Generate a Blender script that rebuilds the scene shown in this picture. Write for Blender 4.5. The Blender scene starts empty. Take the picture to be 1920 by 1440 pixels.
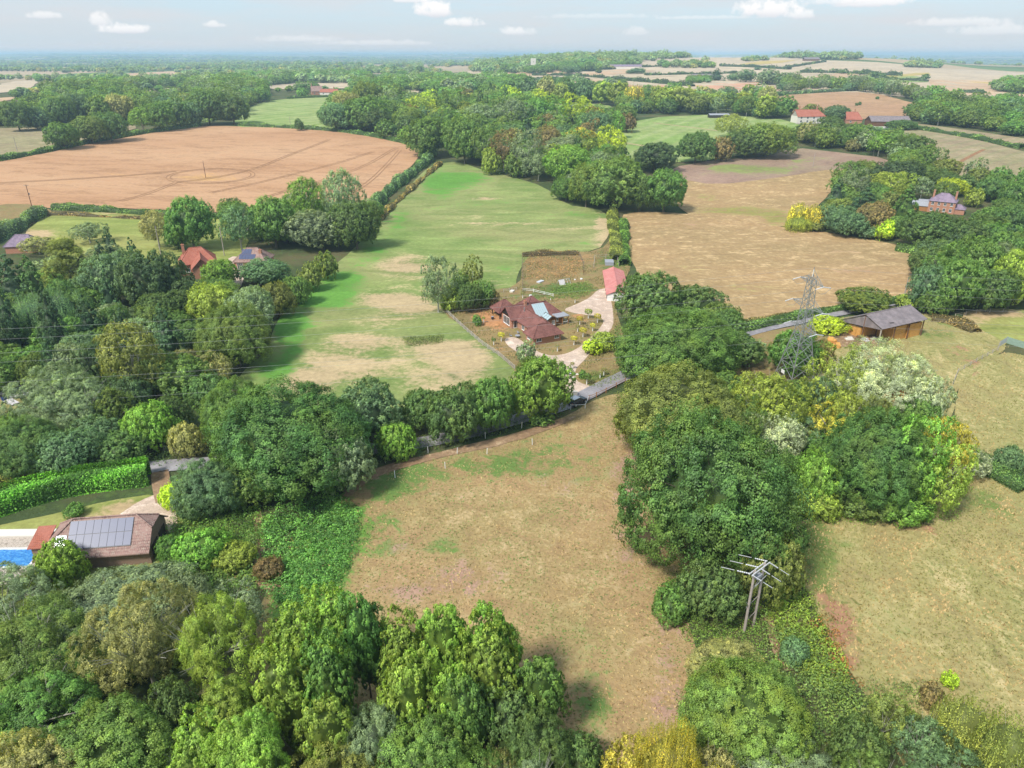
import bpy, math, random
import numpy as np
from mathutils import Vector, Matrix
from mathutils.geometry import delaunay_2d_cdt

# ------------------------------------------------------------------ camera, sky, sun, exposure
S = bpy.context.scene
FPX = 1333.0; PITCH = math.radians(24.9); CAMH = 60.0
cam = bpy.data.cameras.new('camera'); camo = bpy.data.objects.new('camera', cam)
S.collection.objects.link(camo); S.camera = camo
cam.sensor_width = 36; cam.lens = 36 * FPX / 1920; cam.clip_start = 1; cam.clip_end = 90000
camo.location = (0, 0, CAMH); camo.rotation_euler = (math.pi / 2 - PITCH, 0, 0)
S.view_settings.view_transform = 'Standard'; S.view_settings.look = 'None'
S.view_settings.exposure = 1.05; S.view_settings.gamma = 1.0
S.view_settings.use_curve_mapping = False
S.render.engine = 'CYCLES'
S.cycles.max_bounces = 6; S.cycles.diffuse_bounces = 3; S.cycles.glossy_bounces = 2
S.cycles.transmission_bounces = 4; S.cycles.volume_bounces = 1; S.cycles.transparent_max_bounces = 6
S.cycles.use_denoising = True
SUN_EL, SUN_AZ = math.radians(50), math.radians(222)      # azimuth clockwise from +Y: behind and to the left
sun = bpy.data.lights.new('sun', 'SUN'); suno = bpy.data.objects.new('sun', sun); S.collection.objects.link(suno)
sun.energy = 2.45; sun.angle = math.radians(10.0); sun.color = (1.0, 0.95, 0.87)
sd = Vector((math.sin(SUN_AZ) * math.cos(SUN_EL), math.cos(SUN_AZ) * math.cos(SUN_EL), math.sin(SUN_EL)))
suno.rotation_euler = sd.to_track_quat('Z', 'Y').to_euler(); suno.location = (0, 0, 200)

W = bpy.data.worlds.new('World'); S.world = W; W.use_nodes = True
def build_world():
    nt = W.node_tree; nt.nodes.clear(); N = nt.nodes.new; L = nt.links.new
    out = N('ShaderNodeOutputWorld'); bg = N('ShaderNodeBackground'); L(bg.outputs[0], out.inputs[0])
    sky = N('ShaderNodeTexSky'); sky.sky_type = 'NISHITA'; sky.sun_disc = False
    sky.sun_elevation = SUN_EL; sky.sun_rotation = SUN_AZ; sky.air_density = 1.0; sky.dust_density = 0.6; sky.ozone_density = 2.0
    tc = N('ShaderNodeTexCoord'); sep = N('ShaderNodeSeparateXYZ'); L(tc.outputs['Generated'], sep.inputs[0])
    def m(op, a, b=None, clamp=False):
        n = N('ShaderNodeMath'); n.operation = op; n.use_clamp = clamp
        for i, v in enumerate((a, b)):
            if v is None: continue
            if isinstance(v, (int, float)): n.inputs[i].default_value = v
            else: L(v, n.inputs[i])
        return n.outputs[0]
    def mixc(f, a, b):
        n = N('ShaderNodeMix'); n.data_type = 'RGBA'; n.clamp_factor = True
        if isinstance(f, float): n.inputs[0].default_value = f
        else: L(f, n.inputs[0])
        for i, v in ((6, a), (7, b)):
            if isinstance(v, tuple): n.inputs[i].default_value = v
            else: L(v, n.inputs[i])
        return n.outputs[2]
    # thin high veil: pale, whiter towards the horizon
    zz = m('MAXIMUM', sep.outputs[2], 0.0)
    veil = m('ADD', m('MULTIPLY', m('POWER', m('SUBTRACT', 1.0, zz, True), 9.0), 0.34), 0.66)
    nz = N('ShaderNodeTexNoise'); nz.inputs['Scale'].default_value = 1.0; nz.inputs['Detail'].default_value = 5
    # cloud-sheet coordinates: direction divided by height (streaks flatten towards the horizon)
    hz = m('ADD', zz, 0.02)
    cx = m('DIVIDE', sep.outputs[0], hz); cy = m('DIVIDE', sep.outputs[1], hz)
    cv = N('ShaderNodeCombineXYZ'); L(m('MULTIPLY', cx, 0.22), cv.inputs[0]); L(m('MULTIPLY', cy, 0.10), cv.inputs[1])
    L(cv.outputs[0], nz.inputs['Vector'])
    streak = m('MULTIPLY', m('SUBTRACT', nz.outputs[0], 0.40, True), 2.2, True)
    vc = mixc(m('POWER', m('SUBTRACT', 1.0, m('MULTIPLY', zz, 1.2), True), 22.0), (1.95, 2.65, 3.2, 1), (2.8, 2.9, 3.0, 1))
    base = mixc(veil, sky.outputs[0], vc)
    base = mixc(m('MULTIPLY', streak, 0.7), base, (2.85, 2.85, 2.95, 1))
    az = m('ARCTAN2', sep.outputs[0], sep.outputs[1])
    el = m('ARCSINE', sep.outputs[2])
    # layered thin sheets of cloud low in the sky
    lv = N('ShaderNodeCombineXYZ'); L(m('MULTIPLY', az, 5.0), lv.inputs[0]); L(m('MULTIPLY', el, 42.0), lv.inputs[1])
    n3 = N('ShaderNodeTexNoise'); n3.inputs['Scale'].default_value = 1.0; n3.inputs['Detail'].default_value = 5; n3.inputs['Roughness'].default_value = 0.6; L(lv.outputs[0], n3.inputs['Vector'])
    lay = m('MULTIPLY', m('SUBTRACT', n3.outputs[0], 0.44, True), 4.0, True)
    base = mixc(m('MULTIPLY', lay, 0.75), base, (2.95, 2.95, 3.05, 1))
    # small cumulus, each a noisy puff round its own direction
    n2 = N('ShaderNodeTexNoise'); n2.inputs['Scale'].default_value = 95; n2.inputs['Detail'].default_value = 5; n2.inputs['Roughness'].default_value = 0.6
    L(tc.outputs['Generated'], n2.inputs['Vector'])
    wob = m('MULTIPLY', m('SUBTRACT', n2.outputs[0], 0.5), 2.6)
    clouds = [(812, 22, 30, 18, 1.), (872, 45, 27, 9, .8), (190, 42, 14, 14, .7), (232, 57, 32, 10, .85), (400, 48, 16, 6, .6), (82, 31, 20, 7, .6),
              (960, 60, 22, 8, .5), (1440, 22, 46, 18, 1.), (1500, 30, 22, 10, .7), (1632, 6, 50, 13, .9), (1190, 62, 18, 10, .35), (1800, 44, 60, 8, .5),
              (1570, 4, 40, 9, .6), (1860, 60, 50, 10, .45), (560, 75, 60, 7, .4), (700, 82, 90, 6, .4), (770, 2, 25, 6, .7), (975, 62, 25, 9, .4),
              (1330, 34, 80, 4, .35), (1120, 32, 90, 5, .25), (-200, 40, 60, 20, .9), (2150, 30, 70, 22, .9), (1420, -60, 140, 30, .9), (500, -90, 160, 40, .9)]
    col = base
    for (px, py, rx, ry, op) in clouds:
        u = (px - 960) / FPX; v = -(py - 720) / FPX
        d = Vector((u, math.cos(PITCH) + v * math.sin(PITCH), -math.sin(PITCH) + v * math.cos(PITCH))).normalized()
        a0 = math.atan2(d.x, d.y); e0 = math.asin(d.z)
        ra = rx / FPX * 1.25; re = ry / FPX * 1.2
        dx = m('MULTIPLY', m('SUBTRACT', az, a0), 1 / ra)
        dy0 = m('SUBTRACT', el, e0)
        # flat base: the lower half is squeezed
        low = m('LESS_THAN', dy0, 0.0)
        dy = m('MULTIPLY', dy0, m('ADD', m('MULTIPLY', low, 1.4 / re), 1 / re))
        r2 = m('ADD', m('MULTIPLY', dx, dx), m('MULTIPLY', dy, dy))
        msk = m('MULTIPLY', m('ADD', m('SUBTRACT', 0.95, r2), wob), 1.5, True)
        msk = m('MULTIPLY', msk, op)
        shade = m('MULTIPLY', m('ADD', m('MULTIPLY', dy, 0.7), 0.75, ), 1.0, True)
        cc = mixc(shade, (2.9, 2.95, 3.2, 1), (4.2, 4.1, 4.05, 1))
        col = mixc(msk, col, cc)
    L(col, bg.inputs[0]); bg.inputs[1].default_value = 0.125
build_world()

# ------------------------------------------------------------------ helpers: picture -> ground
COL = S.collection
cp, sp = math.cos(PITCH), math.sin(PITCH)
def sm(a, b, x):
    t = np.clip((np.asarray(x, float) - a) / (b - a), 0, 1); return t * t * (3 - 2 * t)
def height(x, y):
    x = np.asarray(x, float); y = np.asarray(y, float)
    D = np.hypot(x, y)
    z = 13.0 * sm(250, 620, D) + 6 * sm(600, 950, D) - 6 * sm(2600, 4200, D)
    az = np.degrees(np.arctan2(x, np.maximum(y, 1)))
    A = 31 * sm(-6, 6, az) * (1 - 0.72 * sm(24, 33, az))
    z = z + A * sm(750, 2200, D) * (1 - sm(2350, 3900, D))
    z = z - 22 * sm(2600, 4200, D) * sm(20, 28, az)
    z = z + 0.25 * np.sin(x / 17 + 1) * np.sin(y / 23) * sm(120, 200, D)
    r = 4.5 * np.sin(x / 310 + 2.0 * np.sin(y / 700)) * np.sin(y / 260 + 1.3)
    z = z + r * sm(1000, 1900, D)
    far = 27 + 15 * np.sin(x / 2600 + 1.0) * np.sin(y / 3100) + 9 * np.sin(x / 900 + y / 1300)
    z = z + far * sm(5500, 11000, D)
    return z
def ray(px, py):
    u = (px - 960) / FPX; v = -(py - 720) / FPX
    return np.array((u, cp + v * sp, -sp + v * cp))
def G(px, py, z=None):
    """world point on the terrain (or at level z) seen at picture point px, py of the 1920 x 1440 photograph"""
    d = ray(px, py)
    if z is not None:
        t = (z - CAMH) / d[2]; return Vector((d[0] * t, d[1] * t, z))
    t = 20.0; step = 6.0; prev = t
    while t < 45000:
        p = d * t
        if CAMH + p[2] < float(height(p[0], p[1])):
            lo, hi = prev, t
            for _ in range(25):
                mid = (lo + hi) / 2; q = d * mid
                if CAMH + q[2] < float(height(q[0], q[1])): hi = mid
                else: lo = mid
            q = d * hi
            return Vector((q[0], q[1], float(height(q[0], q[1]))))
        prev = t; t *= 1.02
    q = d * 30000; return Vector((q[0], q[1], float(height(q[0], q[1]))))
def depth(p): return p[1] * cp + (CAMH - p[2]) * sp
def proj(P):
    P = np.asarray(P, float); x = P[..., 0]; y = P[..., 1]; z = P[..., 2] - CAMH
    dep = y * cp - z * sp; up = y * sp + z * cp
    return 960 + x / dep * FPX, 720 - up / dep * FPX

# ------------------------------------------------------------------ helpers: objects
def tag(o, label=None, cat=None, group=None, kind=None):
    if label: o['label'] = label
    if cat: o['category'] = cat
    if group: o['group'] = group
    if kind: o['kind'] = kind
    return o
def empty(name, loc, rz=0):
    o = bpy.data.objects.new(name, None); COL.objects.link(o); o.location = loc; o.rotation_euler = (0, 0, rz); o.empty_display_size = 0.3
    return o
def link_mesh(name, me, mat=None, parent=None):
    o = bpy.data.objects.new(name, me); COL.objects.link(o)
    if mat is not None and len(me.materials) == 0: me.materials.append(mat)
    if parent: o.parent = parent
    return o
def mesh_np(name, V, F, v=None, smooth=False, extra=None):
    """V (n,3); F (m,k) one face size"""
    V = np.ascontiguousarray(V, dtype=np.float32); F = np.ascontiguousarray(F, dtype=np.int32)
    me = bpy.data.meshes.new(name); me.vertices.add(len(V)); me.vertices.foreach_set('co', V.ravel())
    m, k = F.shape
    me.loops.add(m * k); me.loops.foreach_set('vertex_index', F.ravel())
    me.polygons.add(m); me.polygons.foreach_set('loop_start', np.arange(0, m * k, k, dtype=np.int32))
    me.polygons.foreach_set('loop_total', np.full(m, k, dtype=np.int32))
    if smooth: me.polygons.foreach_set('use_smooth', np.ones(m, dtype=bool))
    me.update(calc_edges=True)
    if v is not None:
        a = me.attributes.new('v', 'FLOAT', 'FACE'); a.data.foreach_set('value', np.ascontiguousarray(v, dtype=np.float32))
    if extra:
        for nm, arr in extra.items():
            a = me.attributes.new(nm, 'FLOAT', 'POINT'); a.data.foreach_set('value', np.ascontiguousarray(arr, dtype=np.float32))
    return me
class MB:
    """collects boxes, beams and faces for one mesh"""
    def __init__(s): s.V = []; s.F = []
    def face(s, pts):
        n = len(s.V); s.V += [tuple(p) for p in pts]; s.F.append(tuple(range(n, n + len(pts))))
    def box(s, x0, x1, y0, y1, z0, z1):
        n = len(s.V)
        s.V += [(x0, y0, z0), (x1, y0, z0), (x1, y1, z0), (x0, y1, z0), (x0, y0, z1), (x1, y0, z1), (x1, y1, z1), (x0, y1, z1)]
        s.F += [tuple(n + i for i in f) for f in ((0, 3, 2, 1), (4, 5, 6, 7), (0, 1, 5, 4), (1, 2, 6, 5), (2, 3, 7, 6), (3, 0, 4, 7))]
        return s
    def beam(s, a, b, w, w2=None, n=4):
        a = Vector(a); b = Vector(b); d = (b - a).normalized(); w2 = w if w2 is None else w2
        up = Vector((0, 0, 1)) if abs(d.z) < 0.95 else Vector((1, 0, 0))
        t = d.cross(up).normalized(); q = d.cross(t).normalized(); k = len(s.V)
        for (c, r) in ((a, w), (b, w2)):
            for i in range(n):
                an = 2 * math.pi * (i + 0.5) / n
                s.V.append(tuple(c + (t * math.cos(an) + q * math.sin(an)) * r))
        for i in range(n): s.F.append((k + i, k + (i + 1) % n, k + n + (i + 1) % n, k + n + i))
        s.F.append(tuple(k + i for i in range(n))[::-1]); s.F.append(tuple(k + n + i for i in range(n)))
        return s
    def slab(s, pts, t):
        """thick sheet under the quad or triangle pts"""
        P = [Vector(p) for p in pts]; nn = (P[1] - P[0]).cross(P[2] - P[0]).normalized()
        if nn.z < 0: P = P[::-1]; nn = -nn
        k = len(s.V); m = len(P)
        s.V += [tuple(p) for p in P] + [tuple(p - Vector((0, 0, t))) for p in P]
        s.F.append(tuple(k + i for i in range(m))); s.F.append(tuple(k + m + i for i in range(m))[::-1])
        for i in range(m): s.F.append((k + i, k + m + i, k + m + (i + 1) % m, k + (i + 1) % m))
        return s
    def mesh(s, name):
        me = bpy.data.meshes.new(name); me.from_pydata(s.V, [], s.F); me.update(); return me
    def build(s, name, mat, parent=None): return link_mesh(name, s.mesh(name), mat, parent)

# ------------------------------------------------------------------ materials
def newmat(name):
    m = bpy.data.materials.new(name); m.use_nodes = True; nt = m.node_tree; nt.nodes.clear()
    return m, nt, nt.nodes.new, nt.links.new
def nmath(nt, op, a, b=None, clamp=False):
    n = nt.nodes.new('ShaderNodeMath'); n.operation = op; n.use_clamp = clamp
    for i, v in enumerate((a, b)):
        if v is None: continue
        if isinstance(v, (int, float)): n.inputs[i].default_value = v
        else: nt.links.new(v, n.inputs[i])
    return n.outputs[0]
def nmix(nt, f, a, b, mode='MIX'):
    n = nt.nodes.new('ShaderNodeMix'); n.data_type = 'RGBA'; n.blend_type = mode; n.clamp_factor = True
    if isinstance(f, (int, float)): n.inputs[0].default_value = f
    else: nt.links.new(f, n.inputs[0])
    for i, v in ((6, a), (7, b)):
        if isinstance(v, (tuple, list)): n.inputs[i].default_value = (*v[:3], 1)
        else: nt.links.new(v, n.inputs[i])
    return n.outputs[2]
def nnoise(nt, vec, scale, detail=4, rough=0.55, dist=0.0):
    n = nt.nodes.new('ShaderNodeTexNoise'); n.inputs['Scale'].default_value = scale; n.inputs['Detail'].default_value = detail
    n.inputs['Roughness'].default_value = rough; n.inputs['Distortion'].default_value = dist
    if vec is not None: nt.links.new(vec, n.inputs['Vector'])
    return n.outputs[0]
def nramp(nt, f, lo, hi):
    n = nt.nodes.new('ShaderNodeMapRange'); n.interpolation_type = 'SMOOTHSTEP'
    n.inputs[1].default_value = lo; n.inputs[2].default_value = hi; nt.links.new(f, n.inputs[0]); return n.outputs[0]
def npos(nt, scale=(1, 1, 1), rot=0.0):
    g = nt.nodes.new('ShaderNodeNewGeometry'); mp = nt.nodes.new('ShaderNodeMapping')
    mp.inputs['Rotation'].default_value = (0, 0, rot); mp.inputs['Scale'].default_value = scale
    nt.links.new(g.outputs['Position'], mp.inputs[0]); return mp.outputs[0]
def nobj(nt, scale=(1, 1, 1)):
    g = nt.nodes.new('ShaderNodeTexCoord'); mp = nt.nodes.new('ShaderNodeMapping'); mp.inputs['Scale'].default_value = scale
    nt.links.new(g.outputs['Object'], mp.inputs[0]); return mp.outputs[0]
def finish(nt, col, rough=0.9, spec=0.15, bump=None, bstr=0.4, bdist=0.1, metallic=0.0):
    N = nt.nodes.new; L = nt.links.new
    p = N('ShaderNodeBsdfPrincipled'); o = N('ShaderNodeOutputMaterial')
    if isinstance(col, (tuple, list)): p.inputs['Base Color'].default_value = (*col[:3], 1)
    else: L(col, p.inputs['Base Color'])
    p.inputs['Roughness'].default_value = rough; p.inputs['Specular IOR Level'].default_value = spec; p.inputs['Metallic'].default_value = metallic
    if bump is not None:
        b = N('ShaderNodeBump'); b.inputs['Strength'].default_value = bstr; b.inputs['Distance'].default_value = bdist
        L(bump, b.inputs['Height']); L(b.outputs[0], p.inputs['Normal'])
    L(p.outputs[0], o.inputs[0]); return p

def leaf_material(fixed=None):
    m, nt, N, L = newmat('leaves')
    oi = N('ShaderNodeObjectInfo'); at = N('ShaderNodeAttribute'); at.attribute_name = 'v'
    tc = N('ShaderNodeTexCoord')
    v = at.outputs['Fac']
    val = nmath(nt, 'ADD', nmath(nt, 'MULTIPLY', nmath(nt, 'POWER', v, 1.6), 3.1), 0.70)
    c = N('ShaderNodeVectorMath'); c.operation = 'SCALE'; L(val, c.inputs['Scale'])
    if fixed is None: L(oi.outputs['Color'], c.inputs[0]); alpha = oi.outputs['Alpha']
    else: c.inputs[0].default_value = fixed[:3]; alpha = fixed[3]
    nz = nnoise(nt, tc.outputs['Object'], 2.2, 3)
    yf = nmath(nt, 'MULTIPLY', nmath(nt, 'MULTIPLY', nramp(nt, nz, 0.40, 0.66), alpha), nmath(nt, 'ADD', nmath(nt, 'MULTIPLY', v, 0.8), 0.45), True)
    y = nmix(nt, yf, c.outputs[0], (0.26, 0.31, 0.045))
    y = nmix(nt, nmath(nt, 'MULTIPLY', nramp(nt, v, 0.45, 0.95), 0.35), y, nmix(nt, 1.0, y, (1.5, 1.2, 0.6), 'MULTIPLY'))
    hs = N('ShaderNodeHueSaturation'); L(y, hs.inputs['Color'])
    L(nmath(nt, 'ADD', nmath(nt, 'MULTIPLY', oi.outputs['Random'], 0.024), 0.49), hs.inputs['Hue'])
    L(nmath(nt, 'ADD', nmath(nt, 'MULTIPLY', oi.outputs['Random'], 0.25), 0.88), hs.inputs['Value'])
    hs.inputs['Saturation'].default_value = 1.0
    p = N('ShaderNodeBsdfPrincipled'); p.inputs['Roughness'].default_value = 0.5; p.inputs['Specular IOR Level'].default_value = 0.28
    t = N('ShaderNodeBsdfTranslucent'); mx = N('ShaderNodeMixShader'); mx.inputs[0].default_value = 0.32; o = N('ShaderNodeOutputMaterial')
    L(hs.outputs[0], p.inputs['Base Color'])
    tcol = nmix(nt, 1.0, hs.outputs[0], (1.9, 1.8, 0.8), 'MULTIPLY'); L(tcol, t.inputs[0])
    L(p.outputs[0], mx.inputs[1]); L(t.outputs[0], mx.inputs[2]); L(mx.outputs[0], o.inputs[0])
    return m
def bark_material(name, col):
    m, nt, N, L = newmat(name)
    nz = nnoise(nt, nobj(nt, (4, 4, 1)), 6, 5)
    c = nmix(nt, nz, tuple(x * 0.6 for x in col), tuple(min(1, x * 1.5) for x in col))
    finish(nt, c, 0.9, 0.1, nz, 0.6, 0.05); return m
LEAF = leaf_material()
BARK = bark_material('bark', (0.13, 0.11, 0.08)); PALEBARK = bark_material('pale_bark', (0.34, 0.33, 0.28))

def field_mat(name, c1, c2, c3=None, big=40, mid=6, fine=1.2, stripe=None, attr=None, bump=0.5, rough=1.0, fleck=None, warp=(1, 1, 1), rot=0.0):
    """ground cover: large patches, middle mottling and fine grain of colour with relief; attr = (vertex attribute, colour)"""
    m, nt, N, L = newmat(name)
    P = npos(nt, warp, rot)
    a = nnoise(nt, P, 1.0 / big, 4); b = nnoise(nt, P, 1.0 / mid, 5, 0.62, 0.6); c = nnoise(nt, npos(nt), 1.0 / fine, 5, 0.7)
    col = nmix(nt, nramp(nt, nmath(nt, 'ADD', nmath(nt, 'MULTIPLY', a, 0.6), nmath(nt, 'MULTIPLY', b, 0.4)), 0.38, 0.62), c1, c2)
    if c3 is not None: col = nmix(nt, nramp(nt, nmath(nt, 'ADD', nmath(nt, 'MULTIPLY', b, 0.6), nmath(nt, 'MULTIPLY', c, 0.4)), 0.50, 0.66), col, c3)
    if attr is not None:
        for (an, ac) in attr:
            at = N('ShaderNodeAttribute'); at.attribute_name = an
            f = nmath(nt, 'ADD', at.outputs['Fac'], nmath(nt, 'MULTIPLY', nmath(nt, 'SUBTRACT', nmath(nt, 'ADD', nmath(nt, 'MULTIPLY', b, 0.65), nmath(nt, 'MULTIPLY', c, 0.35)), 0.5), 2.6))
            col = nmix(nt, nramp(nt, f, 0.35, 0.72), col, ac)
    if fleck is not None:
        f2 = nnoise(nt, P, 1.0 / (fine * 0.8), 3, 0.6)
        patch = nnoise(nt, P, 1.0 / (mid * 2.2), 3)
        col = nmix(nt, nmath(nt, 'MULTIPLY', nramp(nt, f2, 0.56, 0.66), nramp(nt, patch, 0.42, 0.60)), col, fleck)
    if stripe is not None:
        per, ang, sc, amt = stripe
        w = N('ShaderNodeTexWave'); w.wave_type = 'BANDS'; w.bands_direction = 'X'; w.inputs['Scale'].default_value = 0.314 / per * 1.0
        w.inputs['Distortion'].default_value = 1.2; w.inputs['Detail'].default_value = 2; w.inputs['Detail Scale'].default_value = 0.6
        L(npos(nt, (1, 1, 1), ang), w.inputs['Vector'])
        col = nmix(nt, nmath(nt, 'MULTIPLY', nramp(nt, w.outputs['Fac'], 0.55, 0.95), amt), col, sc)
    g = nmath(nt, 'ADD', nmath(nt, 'MULTIPLY', c, 0.9), nmath(nt, 'ADD', nmath(nt, 'MULTIPLY', b, 0.9), 0.04))
    vm = N('ShaderNodeVectorMath'); vm.operation = 'SCALE'; L(col, vm.inputs[0]); L(g, vm.inputs['Scale'])
    finish(nt, vm.outputs[0], rough, 0.05, nmath(nt, 'ADD', b, nmath(nt, 'MULTIPLY', c, 0.6)), bump, 0.35)
    return m
def plain(name, col, rough=0.8, spec=0.2, var=0.25, scale=3.0, bump=0.2, metallic=0.0):
    m, nt, N, L = newmat(name)
    nz = nnoise(nt, nobj(nt), scale, 5)
    c = nmix(nt, nz, tuple(x * (1 - var) for x in col), tuple(min(1, x * (1 + var)) for x in col))
    finish(nt, c, rough, spec, nz, bump, 0.02, metallic); return m
def roof_mat(name, c1, c2, row=0.3, speck=0.5, lichen=None):
    """courses of small tiles with weathering"""
    m, nt, N, L = newmat(name)
    tc = nobj(nt)
    br = N('ShaderNodeTexBrick'); br.inputs['Scale'].default_value = 1.0; br.inputs['Brick Width'].default_value = row * 0.8; br.inputs['Row Height'].default_value = row
    br.inputs['Mortar Size'].default_value = 0.03; br.inputs['Color1'].default_value = (*c1, 1); br.inputs['Color2'].default_value = (*c2, 1)
    br.inputs['Mortar'].default_value = (c1[0] * 0.4, c1[1] * 0.4, c1[2] * 0.4, 1); L(tc, br.inputs['Vector'])
    a = nnoise(nt, tc, 0.5, 5, 0.65); b = nnoise(nt, tc, 3.5, 4, 0.7)
    col = nmix(nt, nramp(nt, a, 0.35, 0.65), br.outputs[0], c2)
    col = nmix(nt, nmath(nt, 'MULTIPLY', nramp(nt, b, 0.45, 0.7), speck), col, lichen or tuple(min(1, x * 1.7) for x in c2))
    finish(nt, col, 0.85, 0.15, nmath(nt, 'ADD', br.outputs['Fac'], b), 0.35, 0.04); return m
def brick_mat(name, c1, c2, mortar):
    m, nt, N, L = newmat(name)
    tc = N('ShaderNodeTexCoord'); mp = N('ShaderNodeMapping'); mp.inputs['Rotation'].default_value = (math.pi / 2, 0, 0); L(tc.outputs['Object'], mp.inputs[0])
    sx = N('ShaderNodeSeparateXYZ'); L(tc.outputs['Object'], sx.inputs[0]); cx = N('ShaderNodeCombineXYZ')
    L(nmath(nt, 'ADD', sx.outputs[0], sx.outputs[1]), cx.inputs[0]); L(sx.outputs[2], cx.inputs[1])
    br = N('ShaderNodeTexBrick'); br.inputs['Scale'].default_value = 1.0; br.inputs['Brick Width'].default_value = 0.22; br.inputs['Row Height'].default_value = 0.075
    br.inputs['Mortar Size'].default_value = 0.008; br.inputs['Color1'].default_value = (*c1, 1); br.inputs['Color2'].default_value = (*c2, 1); br.inputs['Mortar'].default_value = (*mortar, 1)
    L(cx.outputs[0], br.inputs['Vector'])
    a = nnoise(nt, tc.outputs['Object'], 1.2, 5)
    col = nmix(nt, nmath(nt, 'MULTIPLY', a, 0.5), br.outputs[0], c2)
    finish(nt, col, 0.9, 0.1, br.outputs['Fac'], 0.3, 0.01); return m
def ribbed_mat(name, c1, c2, per=0.18, axis=0, rough=0.7, spec=0.3):
    m, nt, N, L = newmat(name)
    tc = nobj(nt)
    w = N('ShaderNodeTexWave'); w.wave_type = 'BANDS'; w.bands_direction = 'XYZ'[axis]; w.inputs['Scale'].default_value = 0.314 / per; L(tc, w.inputs['Vector'])
    a = nnoise(nt, tc, 0.7, 6, 0.65)
    col = nmix(nt, nramp(nt, a, 0.35, 0.68), c1, c2)
    finish(nt, col, rough, spec, w.outputs['Fac'], 0.5, 0.05); return m
M = dict(
    tile=roof_mat('clay_tiles_dark', (0.17, 0.075, 0.065), (0.22, 0.10, 0.085), 0.3, 0.25),
    tile_red=roof_mat('clay_tiles_orange', (0.42, 0.13, 0.08), (0.36, 0.14, 0.10), 0.3, 0.35),
    tile_pink=roof_mat('clay_tiles_mossy', (0.26, 0.15, 0.13), (0.33, 0.21, 0.18), 0.3, 0.6, (0.42, 0.36, 0.30)),
    slate=roof_mat('slates', (0.20, 0.16, 0.22), (0.26, 0.20, 0.26), 0.3, 0.3),
    red_sheet=ribbed_mat('red_sheet_roof', (0.50, 0.17, 0.15), (0.56, 0.24, 0.21), 0.25, 1),
    asbestos=ribbed_mat('grey_corrugated_roof', (0.17, 0.145, 0.15), (0.26, 0.22, 0.225), 0.2, 0),
    brick=brick_mat('red_brick', (0.36, 0.14, 0.08), (0.44, 0.20, 0.12), (0.40, 0.33, 0.27)),
    brick_dark=brick_mat('shaded_brick', (0.20, 0.12, 0.09), (0.26, 0.17, 0.13), (0.30, 0.26, 0.22)),  # darker brick: shade of the garage gable put into the colour
    white=plain('white_paint', (0.78, 0.78, 0.76), 0.5, 0.4, 0.05),
    cream=plain('pale_render', (0.66, 0.62, 0.55), 0.9, 0.1, 0.1),
    timber=plain('dark_timber', (0.05, 0.04, 0.035), 0.8, 0.2),
    oak=plain('orange_timber', (0.34, 0.16, 0.06), 0.8, 0.2),
    hay=plain('straw_bales', (0.56, 0.30, 0.09), 1.0, 0.02, 0.35, 2.5, 0.9),
    rust=plain('brown_timber', (0.16, 0.085, 0.05), 0.9, 0.1),
    weather=plain('weathered_wood', (0.40, 0.36, 0.31), 0.9, 0.1, 0.3),
    greywood=plain('grey_pole_wood', (0.36, 0.31, 0.28), 0.9, 0.1, 0.3, 2),
    steel=plain('galvanised_steel', (0.30, 0.31, 0.30), 0.5, 0.5, 0.15, 1, 0.05, 0.35),
    pale_steel=plain('pale_painted_steel', (0.62, 0.63, 0.66), 0.45, 0.5, 0.08, 1, 0.05, 0.2),
    wire=plain('aluminium_wire', (0.33, 0.34, 0.34), 0.7, 0.2, 0.05, 1, 0.0, 0.3),
    lead=plain('grey_lead', (0.30, 0.31, 0.34), 0.6, 0.3, 0.2),
    glassroof=plain('pale_roof_glass', (0.36, 0.47, 0.50), 0.12, 0.8, 0.12),
    window=plain('window_glass', (0.03, 0.04, 0.05), 0.08, 0.8, 0.2),
    solar=plain('solar_cells', (0.075, 0.09, 0.16), 0.35, 0.3, 0.08, 1, 0.0),
    black=plain('black_plastic', (0.02, 0.02, 0.025), 0.4, 0.5),
    car=plain('dark_blue_paint', (0.02, 0.025, 0.045), 0.2, 0.8, 0.1),
    blue=plain('blue_barrel', (0.02, 0.04, 0.16), 0.4, 0.5),
    tyre=plain('rubber', (0.02, 0.02, 0.02), 0.9, 0.1),
    tarp=plain('torn_sheet', (0.55, 0.52, 0.52), 0.8, 0.2, 0.5, 4, 0.6),
    greennet=plain('green_net', (0.24, 0.33, 0.26), 0.8, 0.2, 0.3),
)

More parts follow.
